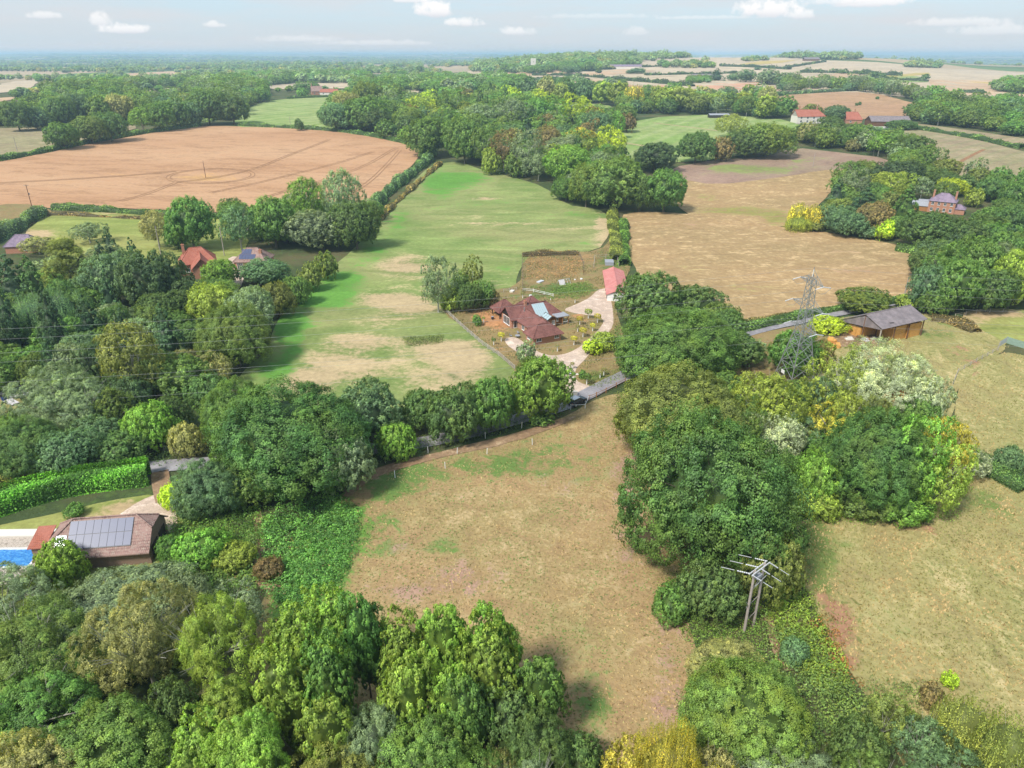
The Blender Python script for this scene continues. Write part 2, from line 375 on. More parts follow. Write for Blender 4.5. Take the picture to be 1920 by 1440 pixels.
# ------------------------------------------------------------------ the ground sheet
def build_ground():
    r = [8.0]
    while r[-1] < 22000: r.append(r[-1] * 1.028)
    r = np.array(r)
    an = np.radians(np.concatenate([np.linspace(-180, -46, 22, endpoint=False), np.linspace(-46, 46, 250, endpoint=False), np.linspace(46, 180, 22)]))
    Rr, An = np.meshgrid(r, an, indexing='ij'); X = Rr * np.sin(An); Y = Rr * np.cos(An)
    Z = height(X, Y)
    V = np.stack([X, Y, Z], -1).reshape(-1, 3); nr, na = X.shape
    i = np.arange((nr - 1) * (na - 1)); a = (i // (na - 1)) * na + i % (na - 1)
    F = np.stack([a, a + 1, a + na + 1, a + na], 1)[:, ::-1]
    V = np.vstack([V, [[0, 0, 0]]]); me = mesh_np('ground', V, F, smooth=True)
    k = len(V) - 1
    m, nt, N, L = newmat('woodland_floor_and_farmland')
    P = npos(nt)
    a = nnoise(nt, P, 0.05, 4); b = nnoise(nt, P, 0.35, 5, 0.65); c = nnoise(nt, P, 1.4, 4, 0.7)
    near = nmix(nt, nramp(nt, a, 0.4, 0.62), (0.060, 0.085, 0.035), (0.12, 0.11, 0.055))
    near = nmix(nt, nramp(nt, b, 0.5, 0.68), near, (0.085, 0.13, 0.04))
    vo = N('ShaderNodeTexVoronoi'); vo.inputs['Scale'].default_value = 1 / 420.; vo.inputs['Randomness'].default_value = 0.9; L(npos(nt, (1, 0.8, 1), 0.5), vo.inputs['Vector'])
    cr = N('ShaderNodeValToRGB'); cr.color_ramp.interpolation = 'CONSTANT'
    el = cr.color_ramp.elements; el[0].position = 0; el[0].color = (0.10, 0.15, 0.05, 1); el[1].position = 0.25; el[1].color = (0.42, 0.32, 0.20, 1)
    for pos, cc in ((0.42, (0.05, 0.085, 0.03, 1)), (0.68, (0.36, 0.29, 0.19, 1)), (0.82, (0.12, 0.19, 0.06, 1))):
        e = el.new(pos); e.color = cc
    sx = N('ShaderNodeSeparateXYZ'); L(vo.outputs['Color'], sx.inputs[0]); L(sx.outputs[0], cr.inputs[0])
    g = N('ShaderNodeNewGeometry'); ln = N('ShaderNodeVectorMath'); ln.operation = 'LENGTH'; L(g.outputs['Position'], ln.inputs[0])
    f = nramp(nt, ln.outputs['Value'], 1100, 1700)
    col = nmix(nt, f, near, cr.outputs[0])
    gg = nmath(nt, 'ADD', nmath(nt, 'MULTIPLY', c, 0.6), 0.7)
    vm = N('ShaderNodeVectorMath'); vm.operation = 'SCALE'; L(col, vm.inputs[0]); L(gg, vm.inputs['Scale'])
    finish(nt, vm.outputs[0], 1.0, 0.03, nmath(nt, 'ADD', b, c), 0.6, 0.3)
    # small cap under the drone
    o = link_mesh('ground', me, m); tag(o, kind='structure')
    cap = MB(); n = 24; cap.face([(9 * math.sin(t * 2 * math.pi / n), 9 * math.cos(t * 2 * math.pi / n), -0.02) for t in range(n)][::-1])
    tag(cap.build('ground', m), kind='structure')
build_ground()

def haze():
    m, nt, N, L = newmat('haze_air'); v = N('ShaderNodeVolumePrincipled'); o = N('ShaderNodeOutputMaterial')
    v.inputs['Color'].default_value = (0.56, 0.78, 1.0, 1); v.inputs['Density'].default_value = 0.00018; v.inputs['Anisotropy'].default_value = 0.2
    L(v.outputs[0], o.inputs['Volume'])
    b = MB(); b.box(-24000, 24000, -24000, 24000, -60, 82); ob = b.build('haze', m); tag(ob, kind='stuff'); ob.display_type = 'WIRE'
haze()
def resample(P, step, closed=False, jitter=0.0, rng=None):
    out = []; n = len(P)
    for i in range(n if closed else n - 1):
        a = Vector(P[i][:2]); b = Vector(P[(i + 1) % n][:2]); k = max(1, int((b - a).length / step))
        for j in range(k):
            p = a.lerp(b, j / k)
            if jitter and j and rng: p = p + Vector((rng.uniform(-1, 1), rng.uniform(-1, 1))) * jitter
            out.append(p)
    if not closed: out.append(Vector(P[-1][:2]))
    return out
def inside(P, x, y):
    P = np.array([(p[0], p[1]) for p in P]); x = np.asarray(x); y = np.asarray(y); c = np.zeros(x.shape, bool)
    j = len(P) - 1
    for i in range(len(P)):
        xi, yi = P[i]; xj, yj = P[j]
        if yi != yj:
            c ^= ((yi > y) != (yj > y)) & (x < (xj - xi) * (y - yi) / (yj - yi) + xi)
        j = i
    return c
LAYER = [0]
def smooth_poly(P, it=1):
    for _ in range(it):
        Q = []
        for i in range(len(P)):
            a = P[i]; b = P[(i + 1) % len(P)]
            Q += [a.lerp(b, 0.22), a.lerp(b, 0.78)]
        P = Q
    return P
def sheet(name, poly, mat, layer=1, lift=None, attrs=None, world=False, smooth=1, kind='structure', step=None, label=None):
    W0 = [Vector((p[0], p[1])) for p in poly] if world else [G(*p).to_2d() for p in poly]
    if smooth: W0 = smooth_poly(W0, smooth)
    rng = random.Random(hash(name) % 1000 if False else len(poly) * 7 + int(abs(W0[0][0])))
    D = sum(p.length for p in W0) / len(W0); st = step or max(2.5, D * 0.022)
    B = resample(W0, st, True, st * 0.06 if step is None else 0, rng)
    xs = [p.x for p in B]; ys = [p.y for p in B]
    gx = np.arange(min(xs), max(xs), st); gy = np.arange(min(ys), max(ys), st)
    while len(gx) * len(gy) > 12000:
        st *= 1.3; gx = np.arange(min(xs), max(xs), st); gy = np.arange(min(ys), max(ys), st)
    X, Y = np.meshgrid(gx, gy); X = X.ravel() + 0.01; Y = Y.ravel() + 0.013
    ok = inside(B, X, Y); X = X[ok]; Y = Y[ok]
    # keep inner points off the border
    Bn = np.array([(p.x, p.y) for p in B])
    if len(X):
        dm = np.min(np.hypot(X[:, None] - Bn[None, :, 0], Y[:, None] - Bn[None, :, 1]), axis=1); k = dm > st * 0.35; X = X[k]; Y = Y[k]
    pts = B + [Vector((a, b)) for a, b in zip(X, Y)]; nb = len(B)
    vs, es, fs, *_ = delaunay_2d_cdt(pts, [(i, (i + 1) % nb) for i in range(nb)], [list(range(nb))], 1, 1e-4)
    V = np.array([(p.x, p.y) for p in vs]); Z = height(V[:, 0], V[:, 1])
    Dd = np.hypot(V[:, 0], V[:, 1])
    Z = Z + (lift if lift is not None else 0.04 * layer + 0.0004 * Dd)
    V3 = np.column_stack([V, Z]); F = np.array([f for f in fs if len(f) == 3], dtype=np.int32)
    a = V3[F[:, 0]]; b = V3[F[:, 1]]; c = V3[F[:, 2]]; nz = np.cross(b - a, c - a)[:, 2]
    F[nz < 0] = F[nz < 0][:, ::-1]
    ex = None
    if attrs:
        ex = {}
        for an, blobs in attrs.items():
            val = np.zeros(len(V3)); PX, PY = proj(V3)
            for (bx, by, rx, ry, amt) in blobs:
                d = ((PX - bx) / rx) ** 2 + ((PY - by) / ry) ** 2
                val += amt * np.exp(-d)
            ex[an] = val
    me = mesh_np(name, V3, F, smooth=True, extra=ex)
    o = link_mesh(name, me, mat); tag(o, label, kind=kind); return o
def strip(name, pts, width, mat, layer=3, world=False, kind='structure', lift=None, label=None):
    P = [Vector(p) for p in pts] if world else [G(*p).to_2d() for p in pts]
    # smooth the centre line
    for _ in range(2):
        Q = [P[0]]
        for i in range(len(P) - 1): Q += [P[i].lerp(P[i + 1], 0.25), P[i].lerp(P[i + 1], 0.75)]
        Q.append(P[-1]); P = Q
    P = resample(P, 2.0)
    V = []; F = []
    for i, p in enumerate(P):
        d = (P[min(i + 1, len(P) - 1)] - P[max(i - 1, 0)]).normalized(); n = Vector((-d.y, d.x))
        for k in (-1, -0.35, 0.35, 1):
            q = p + n * width / 2 * k; V.append((q.x, q.y, float(height(q.x, q.y)) + (lift if lift is not None else 0.04 * layer + 0.0004 * q.length)))
        if i:
            for j in range(3): a = (i - 1) * 4 + j; F.append((a + 1, a, a + 4, a + 5))
    me = bpy.data.meshes.new(name); me.from_pydata(V, [], F); me.update()
    for p in me.polygons: p.use_smooth = True
    o = link_mesh(name, me, mat); tag(o, label, kind=kind); return o

# ------------------------------------------------------------------ fields, roads, paths
F_ = dict(
    dry=field_mat('parched_paddock', (0.41, 0.275, 0.14), (0.33, 0.26, 0.115), (0.46, 0.335, 0.19), 22, 3.4, 0.55,
                  attr=[('green', (0.13, 0.21, 0.055)), ('lush', (0.13, 0.25, 0.05)), ('pink', (0.37, 0.235, 0.17))], fleck=(0.16, 0.20, 0.06), bump=0.8),
    pasture=field_mat('rough_pasture', (0.38, 0.315, 0.14), (0.28, 0.275, 0.10), (0.48, 0.38, 0.20), 30, 4.5, 0.9,
                      attr=[('green', (0.15, 0.20, 0.055)), ('pink', (0.34, 0.19, 0.115))], bump=1.0, fleck=(0.20, 0.21, 0.07), warp=(1, 0.6, 1), rot=0.6),
    meadow=field_mat('green_meadow', (0.185, 0.270, 0.075), (0.29, 0.285, 0.12), (0.235, 0.310, 0.095), 45, 9, 1.2,
                     attr=[('dry', (0.44, 0.34, 0.195)), ('lush', (0.12, 0.27, 0.05)), ('dark', (0.10, 0.15, 0.05))], warp=(0.45, 1, 1), rot=-0.1, bump=0.5),
    wheat=field_mat('ripe_wheat', (0.45, 0.258, 0.140), (0.53, 0.33, 0.19), (0.36, 0.20, 0.11), 60, 9, 1.6, attr=[('gold', (0.50, 0.30, 0.13))], warp=(0.45, 1.3, 1), rot=0.35, bump=0.9, stripe=(3.4, 1.15, (0.36, 0.20, 0.11), 0.35)),
    barley=field_mat('golden_stubble_hill', (0.43, 0.285, 0.145), (0.34, 0.245, 0.12), (0.52, 0.365, 0.20), 45, 4, 1.5,
                     attr=[('green', (0.27, 0.25, 0.08)), ('pink', (0.36, 0.22, 0.14))], warp=(0.6, 1, 1), rot=-0.25, bump=1.2),
    lawn=field_mat('garden_lawn', (0.24, 0.29, 0.075), (0.31, 0.30, 0.10), (0.27, 0.33, 0.09), 30, 6, 1.0, attr=[('dry', (0.46, 0.34, 0.19))], warp=(0.3, 1, 1), bump=0.3),
    mauve=field_mat('ploughed_mauve_field', (0.33, 0.22, 0.165), (0.29, 0.215, 0.145), None, 60, 14, 2, attr=[('green', (0.22, 0.25, 0.085))], bump=0.4),
    green=field_mat('far_green_pasture', (0.22, 0.32, 0.09), (0.29, 0.34, 0.13), None, 60, 14, 2, stripe=(14, 0.5, (0.33, 0.37, 0.17), 0.5), bump=0.3),
    striped=field_mat('cut_field_with_rows', (0.33, 0.255, 0.16), (0.29, 0.26, 0.135), (0.35, 0.26, 0.18), 70, 14, 2.2, stripe=(9, 0.9, (0.25, 0.25, 0.12), 0.45), bump=0.4),
    stubble=field_mat('brown_stubble', (0.43, 0.27, 0.15), (0.40, 0.24, 0.14), None, 90, 20, 3, stripe=(15, -0.5, (0.34, 0.21, 0.12), 0.4), bump=0.4),
    palewheat=field_mat('pale_barley', (0.52, 0.42, 0.30), (0.50, 0.40, 0.27), None, 220, 50, 6, stripe=(40, 0.9, (0.45, 0.37, 0.25), 0.3), bump=0.2),
    tan=field_mat('tan_stubble', (0.55, 0.39, 0.25), (0.50, 0.34, 0.21), None, 220, 50, 6, bump=0.2),
    peach=field_mat('peach_field', (0.56, 0.31, 0.20), (0.52, 0.30, 0.19), None, 200, 40, 5, bump=0.2),
    yellow=field_mat('yellow_strip', (0.52, 0.38, 0.12), (0.46, 0.36, 0.13), None, 100, 20, 4, bump=0.2),
    earth=field_mat('bare_earth', (0.34, 0.23, 0.14), (0.27, 0.17, 0.10), (0.42, 0.31, 0.20), 12, 3, 0.6, attr=[('green', (0.20, 0.25, 0.07))], bump=0.8),
    gravel=field_mat('gravel_drive', (0.60, 0.47, 0.38), (0.53, 0.40, 0.31), (0.66, 0.55, 0.46), 9, 2, 0.35, bump=0.5),
    rough=field_mat('long_dry_grass', (0.32, 0.225, 0.105), (0.25, 0.195, 0.09), (0.18, 0.19, 0.065), 9, 2.6, 0.7, attr=[('green', (0.12, 0.17, 0.05)), ('orange', (0.46, 0.235, 0.11))], bump=1.0),
    asphalt=field_mat('lane_asphalt', (0.27, 0.255, 0.275), (0.31, 0.295, 0.31), None, 12, 2, 0.4, bump=0.15, rough=0.85),
    track=field_mat('tyre_tracks_in_wheat', (0.27, 0.15, 0.08), (0.33, 0.185, 0.10), None, 12, 2, 0.6, bump=0.5),
    paleline=field_mat('mown_line', (0.40, 0.33, 0.18), (0.36, 0.32, 0.16), None, 12, 2, 0.6, bump=0.3),
)
SHEETS = []
_sheet = sheet
def sheet(name, poly, *a, **k):
    SHEETS.append([G(*p).to_2d() for p in poly]); return _sheet(name, poly, *a, **k)
# near paddock
P_PADDOCK = [(640, 925), (700, 885), (790, 856), (900, 832), (1000, 805), (1075, 775), (1100, 757), (1150, 738), (1200, 740), (1250, 800), (1290, 900), (1310, 1000), (1300, 1100),
             (1285, 1150), (1305, 1215), (1320, 1300), (1240, 1400), (1050, 1500), (800, 1500), (520, 1340), (470, 1180), (520, 1060), (585, 980)]
sheet('paddock', P_PADDOCK, F_['dry'], 1, attrs=dict(
    green=[(880, 880, 130, 28, .55), (1010, 850, 110, 45, .5), (740, 905, 70, 40, .75), (700, 1000, 70, 70, .6), (980, 960, 90, 40, .12), (1110, 890, 60, 60, .25), (840, 1025, 60, 22, .6),
           (1100, 1330, 90, 40, .7), (1060, 1180, 70, 60, .3), (1130, 1260, 70, 50, .35), (1130, 780, 50, 20, .3), (1150, 1120, 60, 60, .22), (960, 1090, 50, 50, .15)],
    lush=[(620, 975, 90, 55, 1.0), (600, 1060, 70, 70, 1.1), (560, 1130, 60, 60, 1.0), (838, 1026, 36, 14, .45)],
    pink=[(870, 1080, 80, 40, .6), (740, 1110, 110, 30, .5), (1180, 1000, 40, 150, .5), (1260, 1210, 40, 120, .6), (830, 920, 70, 16, .4), (1040, 910, 60, 18, .45), (760, 1020, 50, 20, .5), (1180, 850, 25, 100, .6),
          (900, 835, 120, 9, .7), (690, 890, 60, 8, .8), (1235, 1330, 60, 40, .5)]))
# pasture right
P_PAST = [(1470, 985), (1560, 965), (1700, 950), (1790, 925), (1840, 880), (1920, 905), (2050, 960), (2150, 1200), (2150, 1560), (1750, 1560), (1640, 1330), (1600, 1270), (1540, 1170), (1500, 1080)]
sheet('pasture', P_PAST, F_['pasture'], 1, attrs=dict(
    green=[(1520, 1010, 40, 60, .8), (1590, 1100, 55, 45, .5), (1700, 1180, 90, 40, .35), (1860, 950, 90, 50, .6), (1650, 1030, 120, 40, .2), (1530, 1090, 30, 60, .5), (1780, 1050, 60, 30, .2), (1900, 1200, 60, 90, .2)],
    pink=[(1560, 1150, 22, 60, .9), (1590, 1200, 26, 60, .7), (1720, 985, 60, 12, .9), (1740, 1275, 60, 12, .6), (1600, 1245, 40, 26, .5)]))
P_PAST2 = [(1790, 760), (1800, 715), (1840, 685), (1880, 660), (1925, 668), (2100, 720), (2150, 900), (2020, 920), (1925, 880), (1860, 860), (1815, 850), (1790, 830)]
sheet('pasture', P_PAST2, F_['pasture'], 1, attrs=dict(green=[(1870, 740, 60, 30, .25), (1900, 830, 60, 20, .4)], pink=[(1820, 700, 14, 10, .5)]))
P_YARD = [(1520, 640), (1560, 600), (1620, 590), (1740, 588), (1800, 598), (1850, 625), (1895, 648), (1840, 688), (1795, 722), (1780, 800), (1700, 800), (1560, 760), (1500, 700)]
sheet('farmyard_grass', P_YARD, F_['pasture'], 2, attrs=dict(green=[(1760, 625, 40, 20, .8), (1600, 650, 40, 12, .3), (1700, 600, 60, 10, .5)], pink=[(1790, 655, 30, 14, .7), (1820, 680, 30, 12, .6), (1570, 635, 30, 12, .4)]))
sheet('green_paddock', [(1795, 590), (1850, 578), (1925, 582), (2080, 600), (2100, 690), (1925, 652), (1880, 642), (1840, 620)], F_['lawn'], 2, attrs=dict(dry=[(1830, 590, 60, 10, 1.), (1830, 612, 30, 8, .5), (1900, 585, 60, 6, .8)]))
# brown hill field
sheet('stubble_field', [(1160, 405), (1200, 397), (1280, 400), (1400, 415), (1480, 428), (1580, 440), (1700, 463), (1775, 482), (1745, 520), (1710, 560), (1590, 585), (1480, 600), (1375, 618), (1320, 600), (1250, 580), (1200, 530), (1180, 470)],
      F_['barley'], 1, attrs=dict(green=[(1400, 540, 90, 14, .4), (1290, 500, 40, 30, .3), (1480, 575, 80, 10, .3)], pink=[(1620, 510, 70, 12, .5), (1560, 470, 80, 7, .4), (1290, 425, 70, 10, .45)]))
sheet('stubble_field', [(1270, 402), (1270, 335), (1340, 348), (1450, 335), (1540, 320), (1590, 318), (1570, 350), (1530, 390), (1480, 425), (1440, 424), (1380, 412)], F_['barley'], 2,
      attrs=dict(green=[(1380, 395, 80, 8, .9), (1330, 370, 50, 10, .5), (1460, 410, 30, 12, 1.), (1420, 350, 90, 6, .3)]))
sheet('ploughed_field', [(1255, 315), (1340, 300), (1440, 295), (1490, 277), (1560, 285), (1670, 298), (1660, 318), (1592, 320), (1540, 322), (1450, 337), (1340, 350), (1265, 338)], F_['mauve'], 1,
      attrs=dict(green=[(1420, 318, 110, 9, .8), (1500, 300, 60, 7, .5), (1370, 310, 60, 5, .4)]))
sheet('green_field', [(1100, 285), (1150, 262), (1200, 222), (1350, 214), (1500, 228), (1500, 270), (1350, 300), (1180, 310)], F_['green'], 1)
strip('footpath', [(1225, 231), (1300, 240), (1345, 246)], 3.0, F_['paleline'], 3)
strip('footpath', [(1140, 264), (1200, 273), (1250, 282)], 3.0, F_['paleline'], 3)
sheet('green_field', [(1040, 190), (1075, 193), (1140, 197), (1150, 204), (1080, 206), (1030, 200)], F_['green'], 2)
# cottage meadow
P_MEADOW = [(815, 308), (862, 303), (900, 318), (960, 332), (1020, 350), (1060, 385), (1120, 392), (1140, 404), (1143, 440), (1120, 472), (1000, 485), (975, 500), (965, 550), (960, 690), (985, 712), (960, 760), (850, 790),
            (700, 800), (560, 780), (440, 740), (450, 700), (500, 660), (520, 600), (560, 545), (640, 490), (690, 440), (735, 385), (790, 325)]
sheet('meadow', P_MEADOW, F_['meadow'], 1, attrs=dict(
    dry=[(880, 400, 90, 10, .35), (930, 420, 130, 8, .45), (760, 500, 60, 22, .85), (720, 560, 70, 18, .8), (900, 478, 90, 12, .3), (1050, 430, 90, 8, .4), (640, 690, 120, 50, .7), (850, 650, 70, 26, .85), (690, 640, 90, 20, .5),
         (780, 580, 60, 20, .75), (880, 690, 70, 30, .75), (930, 520, 40, 22, .55), (560, 720, 60, 22, .6), (1130, 430, 14, 40, 1.), (1060, 476, 60, 6, .8), (905, 372, 30, 4, .8), (950, 350, 20, 4, .4), (700, 600, 60, 12, .5),
         (840, 535, 60, 14, .5), (800, 720, 90, 20, .45)],
    lush=[(600, 560, 60, 30, 1.), (545, 620, 34, 40, 1.3), (650, 520, 40, 26, .8), (515, 690, 40, 26, 1.1), (700, 470, 30, 20, .7), (820, 350, 50, 30, .7), (870, 335, 60, 14, .7), (760, 410, 40, 22, .6), (930, 380, 90, 8, .4), (1080, 402, 50, 6, .6), (940, 500, 30, 14, .6), (900, 395, 60, 10, .3), (1080, 455, 50, 8, .4), (740, 440, 30, 30, .3)],
    dark=[(790, 640, 34, 7, 1.2), (860, 640, 16, 5, .6), (850, 705, 14, 5, .6)]))
# wheat field
sheet('wheat_field', [(-60, 312), (60, 290), (200, 258), (300, 241), (400, 236), (520, 239), (640, 247), (720, 262), (785, 277), (788, 292), (760, 325), (700, 388), (640, 394), (400, 400), (260, 392), (160, 388), (60, 392), (-60, 420)],
      F_['wheat'], 1, attrs=dict(gold=[(380, 335, 60, 8, .7), (200, 330, 200, 6, .3), (100, 345, 90, 6, .3)]))
sheet('wheat_field', [(-80, 395), (40, 380), (110, 398), (60, 420), (20, 445), (-80, 470)], F_['rough'], 2)
def track(pts, gap=1.9, w=0.45):
    for s in (-1, 1):
        P = [G(*p).to_2d() for p in pts]; Q = []
        for i, p in enumerate(P):
            d = (P[min(i + 1, len(P) - 1)] - P[max(i - 1, 0)]).normalized(); Q.append(p + Vector((-d.y, d.x)) * gap / 2 * s)
        strip('tyre_track', Q, w, F_['track'], 3, world=True)
el = [(395 + 80 * math.cos(t), 331 + 13.5 * math.sin(t) - 3 * math.cos(t)) for t in np.linspace(math.radians(-215), math.radians(150), 26)]
track(el)
track([(225, 378), (270, 367), (318, 348), (330, 343)])
track([(395, 362), (480, 345), (560, 325), (640, 305), (700, 285)])
track([(480, 376), (560, 352), (620, 335), (690, 310), (735, 282), (745, 278)])
track([(640, 372), (690, 345), (730, 305), (750, 282)])
track([(330, 343), (400, 335), (480, 318), (540, 292), (600, 270), (618, 262)])
track([(-20, 345), (120, 338), (240, 330), (330, 322)], 2, 0.5)
# left garden lawn and strip by the wheat hedge
sheet('garden_lawn', [(40, 440), (85, 405), (160, 398), (300, 402), (420, 408), (470, 440), (450, 500), (300, 500), (160, 500), (80, 480)], F_['lawn'], 1, attrs=dict(dry=[(60, 440, 40, 10, 1.1), (230, 430, 180, 6, .35), (250, 400, 150, 3, .8)]))
sheet('striped_field', [(-60, 318), (-60, 243), (60, 240), (130, 242), (200, 232), (270, 238), (200, 256), (90, 280), (20, 292)], F_['striped'], 1)
sheet('green_field', [(430, 238), (460, 205), (500, 190), (560, 184), (640, 182), (650, 215), (640, 246), (520, 240)], F_['green'], 1)
sheet('tan_field', [(-60, 190), (30, 182), (45, 176), (20, 188), (-60, 200)], F_['tan'], 1, smooth=0)
sheet('tan_field', [(-40, 172), (20, 153), (75, 151), (60, 166), (30, 172), (-40, 178)], F_['palewheat'], 1)
sheet('tan_field', [(225, 139), (330, 134), (345, 145), (250, 147)], F_['tan'], 1, smooth=0)
sheet('tan_field', [(265, 165), (345, 162), (345, 170), (268, 173)], F_['palewheat'], 1, smooth=0)
sheet('tan_field', [(505, 160), (600, 153), (660, 153), (655, 166), (560, 168), (505, 168)], F_['palewheat'], 1, smooth=0)
sheet('tan_field', [(740, 163), (790, 164), (785, 176), (745, 174)], F_['palewheat'], 1, smooth=0)
# right-hand fields
sheet('striped_field', [(1685, 262), (1700, 240), (1740, 243), (1830, 262), (1930, 288), (2100, 320), (2100, 380), (1930, 345), (1850, 333), (1760, 330), (1735, 320), (1760, 300), (1740, 280)], F_['striped'], 1)
sheet('green_field', [(1700, 236), (1720, 232), (1800, 243), (1930, 262), (2080, 285), (2080, 312), (1925, 278), (1830, 260), (1740, 244)], F_['striped'], 2)
strip('footpath', [(1770, 322), (1800, 304), (1845, 281)], 2.2, F_['track'], 3)
sheet('stubble_field', [(1440, 200), (1455, 180), (1540, 173), (1630, 174), (1700, 190), (1760, 208), (1700, 222), (1600, 224), (1500, 216)], F_['stubble'], 1)
sheet('peach_field', [(1270, 164), (1330, 154), (1420, 153), (1520, 166), (1440, 172), (1340, 176), (1290, 172)], F_['peach'], 1)
sheet('peach_field', [(1180, 154), (1250, 160), (1262, 166), (1190, 168), (1150, 156)], F_['peach'], 2)
# the pale hill
sheet('pale_field', [(860, 152), (880, 132), (1050, 130), (1200, 118), (1285, 107), (1420, 107), (1500, 112), (1612, 116), (1760, 128), (1880, 134), (1990, 142), (2100, 160), (2100, 215), (1925, 200), (1850, 190), (1730, 185), (1640, 178), (1500, 176), (1420, 178), (1300, 170), (1180, 160), (1000, 152)], F_['palewheat'], 1)
for P, mt in (([(900, 140), (1060, 131), (1070, 138), (1000, 142), (905, 148)], 'tan'), ([(1060, 142), (1190, 128), (1230, 134), (1130, 142)], 'tan'), ([(1080, 146), (1200, 138), (1270, 143), (1180, 150)], 'palewheat'),
              ([(1210, 128), (1350, 126), (1390, 134), (1300, 136)], 'palewheat'), ([(1380, 122), (1420, 116), (1500, 113), (1460, 119), (1400, 124)], 'yellow'),
              ([(1530, 143), (1600, 134), (1620, 138), (1560, 150), (1530, 150)], 'tan'), ([(1660, 143), (1740, 137), (1745, 141), (1680, 146)], 'yellow'),
              ([(1600, 150), (1640, 138), (1730, 145), (1740, 155), (1640, 158)], 'green'), ([(1740, 150), (1900, 150), (1925, 158), (1925, 196), (1850, 188), (1750, 165)], 'tan'),
              ([(1793, 153), (1855, 155), (1857, 157.5), (1793, 155.5)], 'yellow'), ([(1000, 148), (1120, 150), (1180, 158), (1040, 156)], 'tan')):
    sheet('hill_field', P, F_[mt], 4, smooth=0)
# left clearing
sheet('clearing', [(-80, 600), (0, 612), (30, 640), (45, 690), (60, 740), (20, 775), (-80, 790)], F_['pasture'], 1, attrs=dict(green=[(20, 660, 20, 10, .6), (0, 725, 30, 14, .5)], pink=[(10, 630, 30, 12, .5)]))
# pool garden
P_GARDEN = [(-60, 1000), (0, 985), (100, 965), (200, 940), (300, 925), (345, 960), (340, 1010), (300, 1060), (200, 1120), (60, 1160), (-60, 1160)]
sheet('garden_lawn', P_GARDEN, F_['lawn'], 1, attrs=dict(dry=[(250, 955, 70, 20, 1.2), (150, 975, 50, 9, .5), (60, 985, 40, 8, .4), (200, 1050, 120, 60, .5)]))
sheet('gravel_yard', [(215, 972), (262, 940), (300, 925), (325, 935), (335, 975), (325, 1005), (260, 985)], F_['gravel'], 2)
# cottage plot
P_PLOT = [(830, 588), (830, 560), (880, 545), (975, 540), (980, 484), (1040, 474), (1125, 472), (1150, 440), (1185, 450), (1185, 500), (1150, 560), (1160, 600), (1175, 640), (1180, 700), (1160, 712), (1100, 738), (1060, 760), (1000, 740), (965, 695), (930, 660), (880, 622)]
sheet('cottage_garden', P_PLOT, F_['rough'], 2, attrs=dict(
    green=[(1060, 540, 70, 10, 1.0), (1000, 555, 60, 8, .7), (910, 640, 30, 8, .4), (1120, 700, 40, 10, 1.0), (1150, 490, 40, 20, .9), (860, 600, 22, 10, .6), (1000, 675, 50, 8, .4), (1040, 660, 40, 8, .4)],
    orange=[(915, 598, 30, 12, 1.4), (940, 600, 20, 20, 1.0), (950, 655, 30, 20, .5), (1090, 598, 18, 8, .9), (1110, 690, 60, 14, .4), (900, 580, 40, 8, .5), (1100, 485, 40, 12, .5)]))
sheet('gravel_drive', [(945, 636), (965, 632), (990, 648), (1010, 662), (1035, 669), (1065, 664), (1090, 650), (1105, 636), (1122, 620), (1133, 604), (1125, 595), (1100, 592), (1075, 588), (1055, 582), (1080, 572), (1105, 560), (1120, 545), (1137, 541),
                       (1145, 560), (1150, 590), (1150, 612), (1135, 632), (1124, 640), (1112, 657), (1096, 676), (1078, 694), (1080, 715), (1095, 722), (1112, 726), (1090, 742), (1070, 750), (1062, 735), (1055, 700), (1040, 688), (1000, 678), (975, 665), (950, 648)], F_['gravel'], 3, step=2.5)
sheet('red_house_yard', [(425, 488), (440, 480), (455, 490), (460, 515), (450, 545), (430, 550), (395, 545), (385, 570), (350, 600), (330, 590), (360, 560), (410, 530), (430, 510)], F_['gravel'], 3)
sheet('farmyard', [(1560, 650), (1570, 622), (1640, 620), (1660, 640), (1640, 655), (1600, 652)], F_['earth'], 3)
# lanes
strip('road', [(200, 880), (260, 880), (300, 876), (345, 872), (420, 868), (560, 850), (700, 845), (850, 822), (960, 790), (1040, 768), (1085, 749), (1125, 728), (1163, 709), (1230, 678), (1310, 650), (1370, 634), (1430, 617), (1500, 602), (1560, 590), (1640, 575), (1720, 560)], 3.7, F_['asphalt'], 4)
strip('path', [(300, 885), (302, 905), (306, 925), (310, 940)], 2.6, F_['earth'], 4)
strip('path', [(540, 1110), (488, 1100), (485, 1050), (492, 1010), (480, 960)], 1.3, F_['earth'], 5)
strip('path', [(1440, 1160), (1448, 1190), (1456, 1225), (1480, 1260)], 1.0, F_['earth'], 5)
sheet('bare_verge', [(1370, 608), (1470, 588), (1570, 574), (1575, 580), (1475, 598), (1372, 622)], F_['earth'], 3)
sheet('bare_verge', [(640, 930), (690, 885), (740, 868), (820, 850), (950, 818), (1060, 785), (1085, 780), (1060, 795), (960, 832), (830, 858), (700, 895), (655, 935)], F_['earth'], 3, attrs=dict(green=[(800, 860, 40, 6, .8)]))
sheet('rough_ground', [(1365, 640), (1470, 615), (1540, 605), (1560, 640), (1480, 760), (1400, 760), (1370, 700)], F_['rough'], 2, attrs=dict(green=[(1430, 660, 60, 12, .8)]))
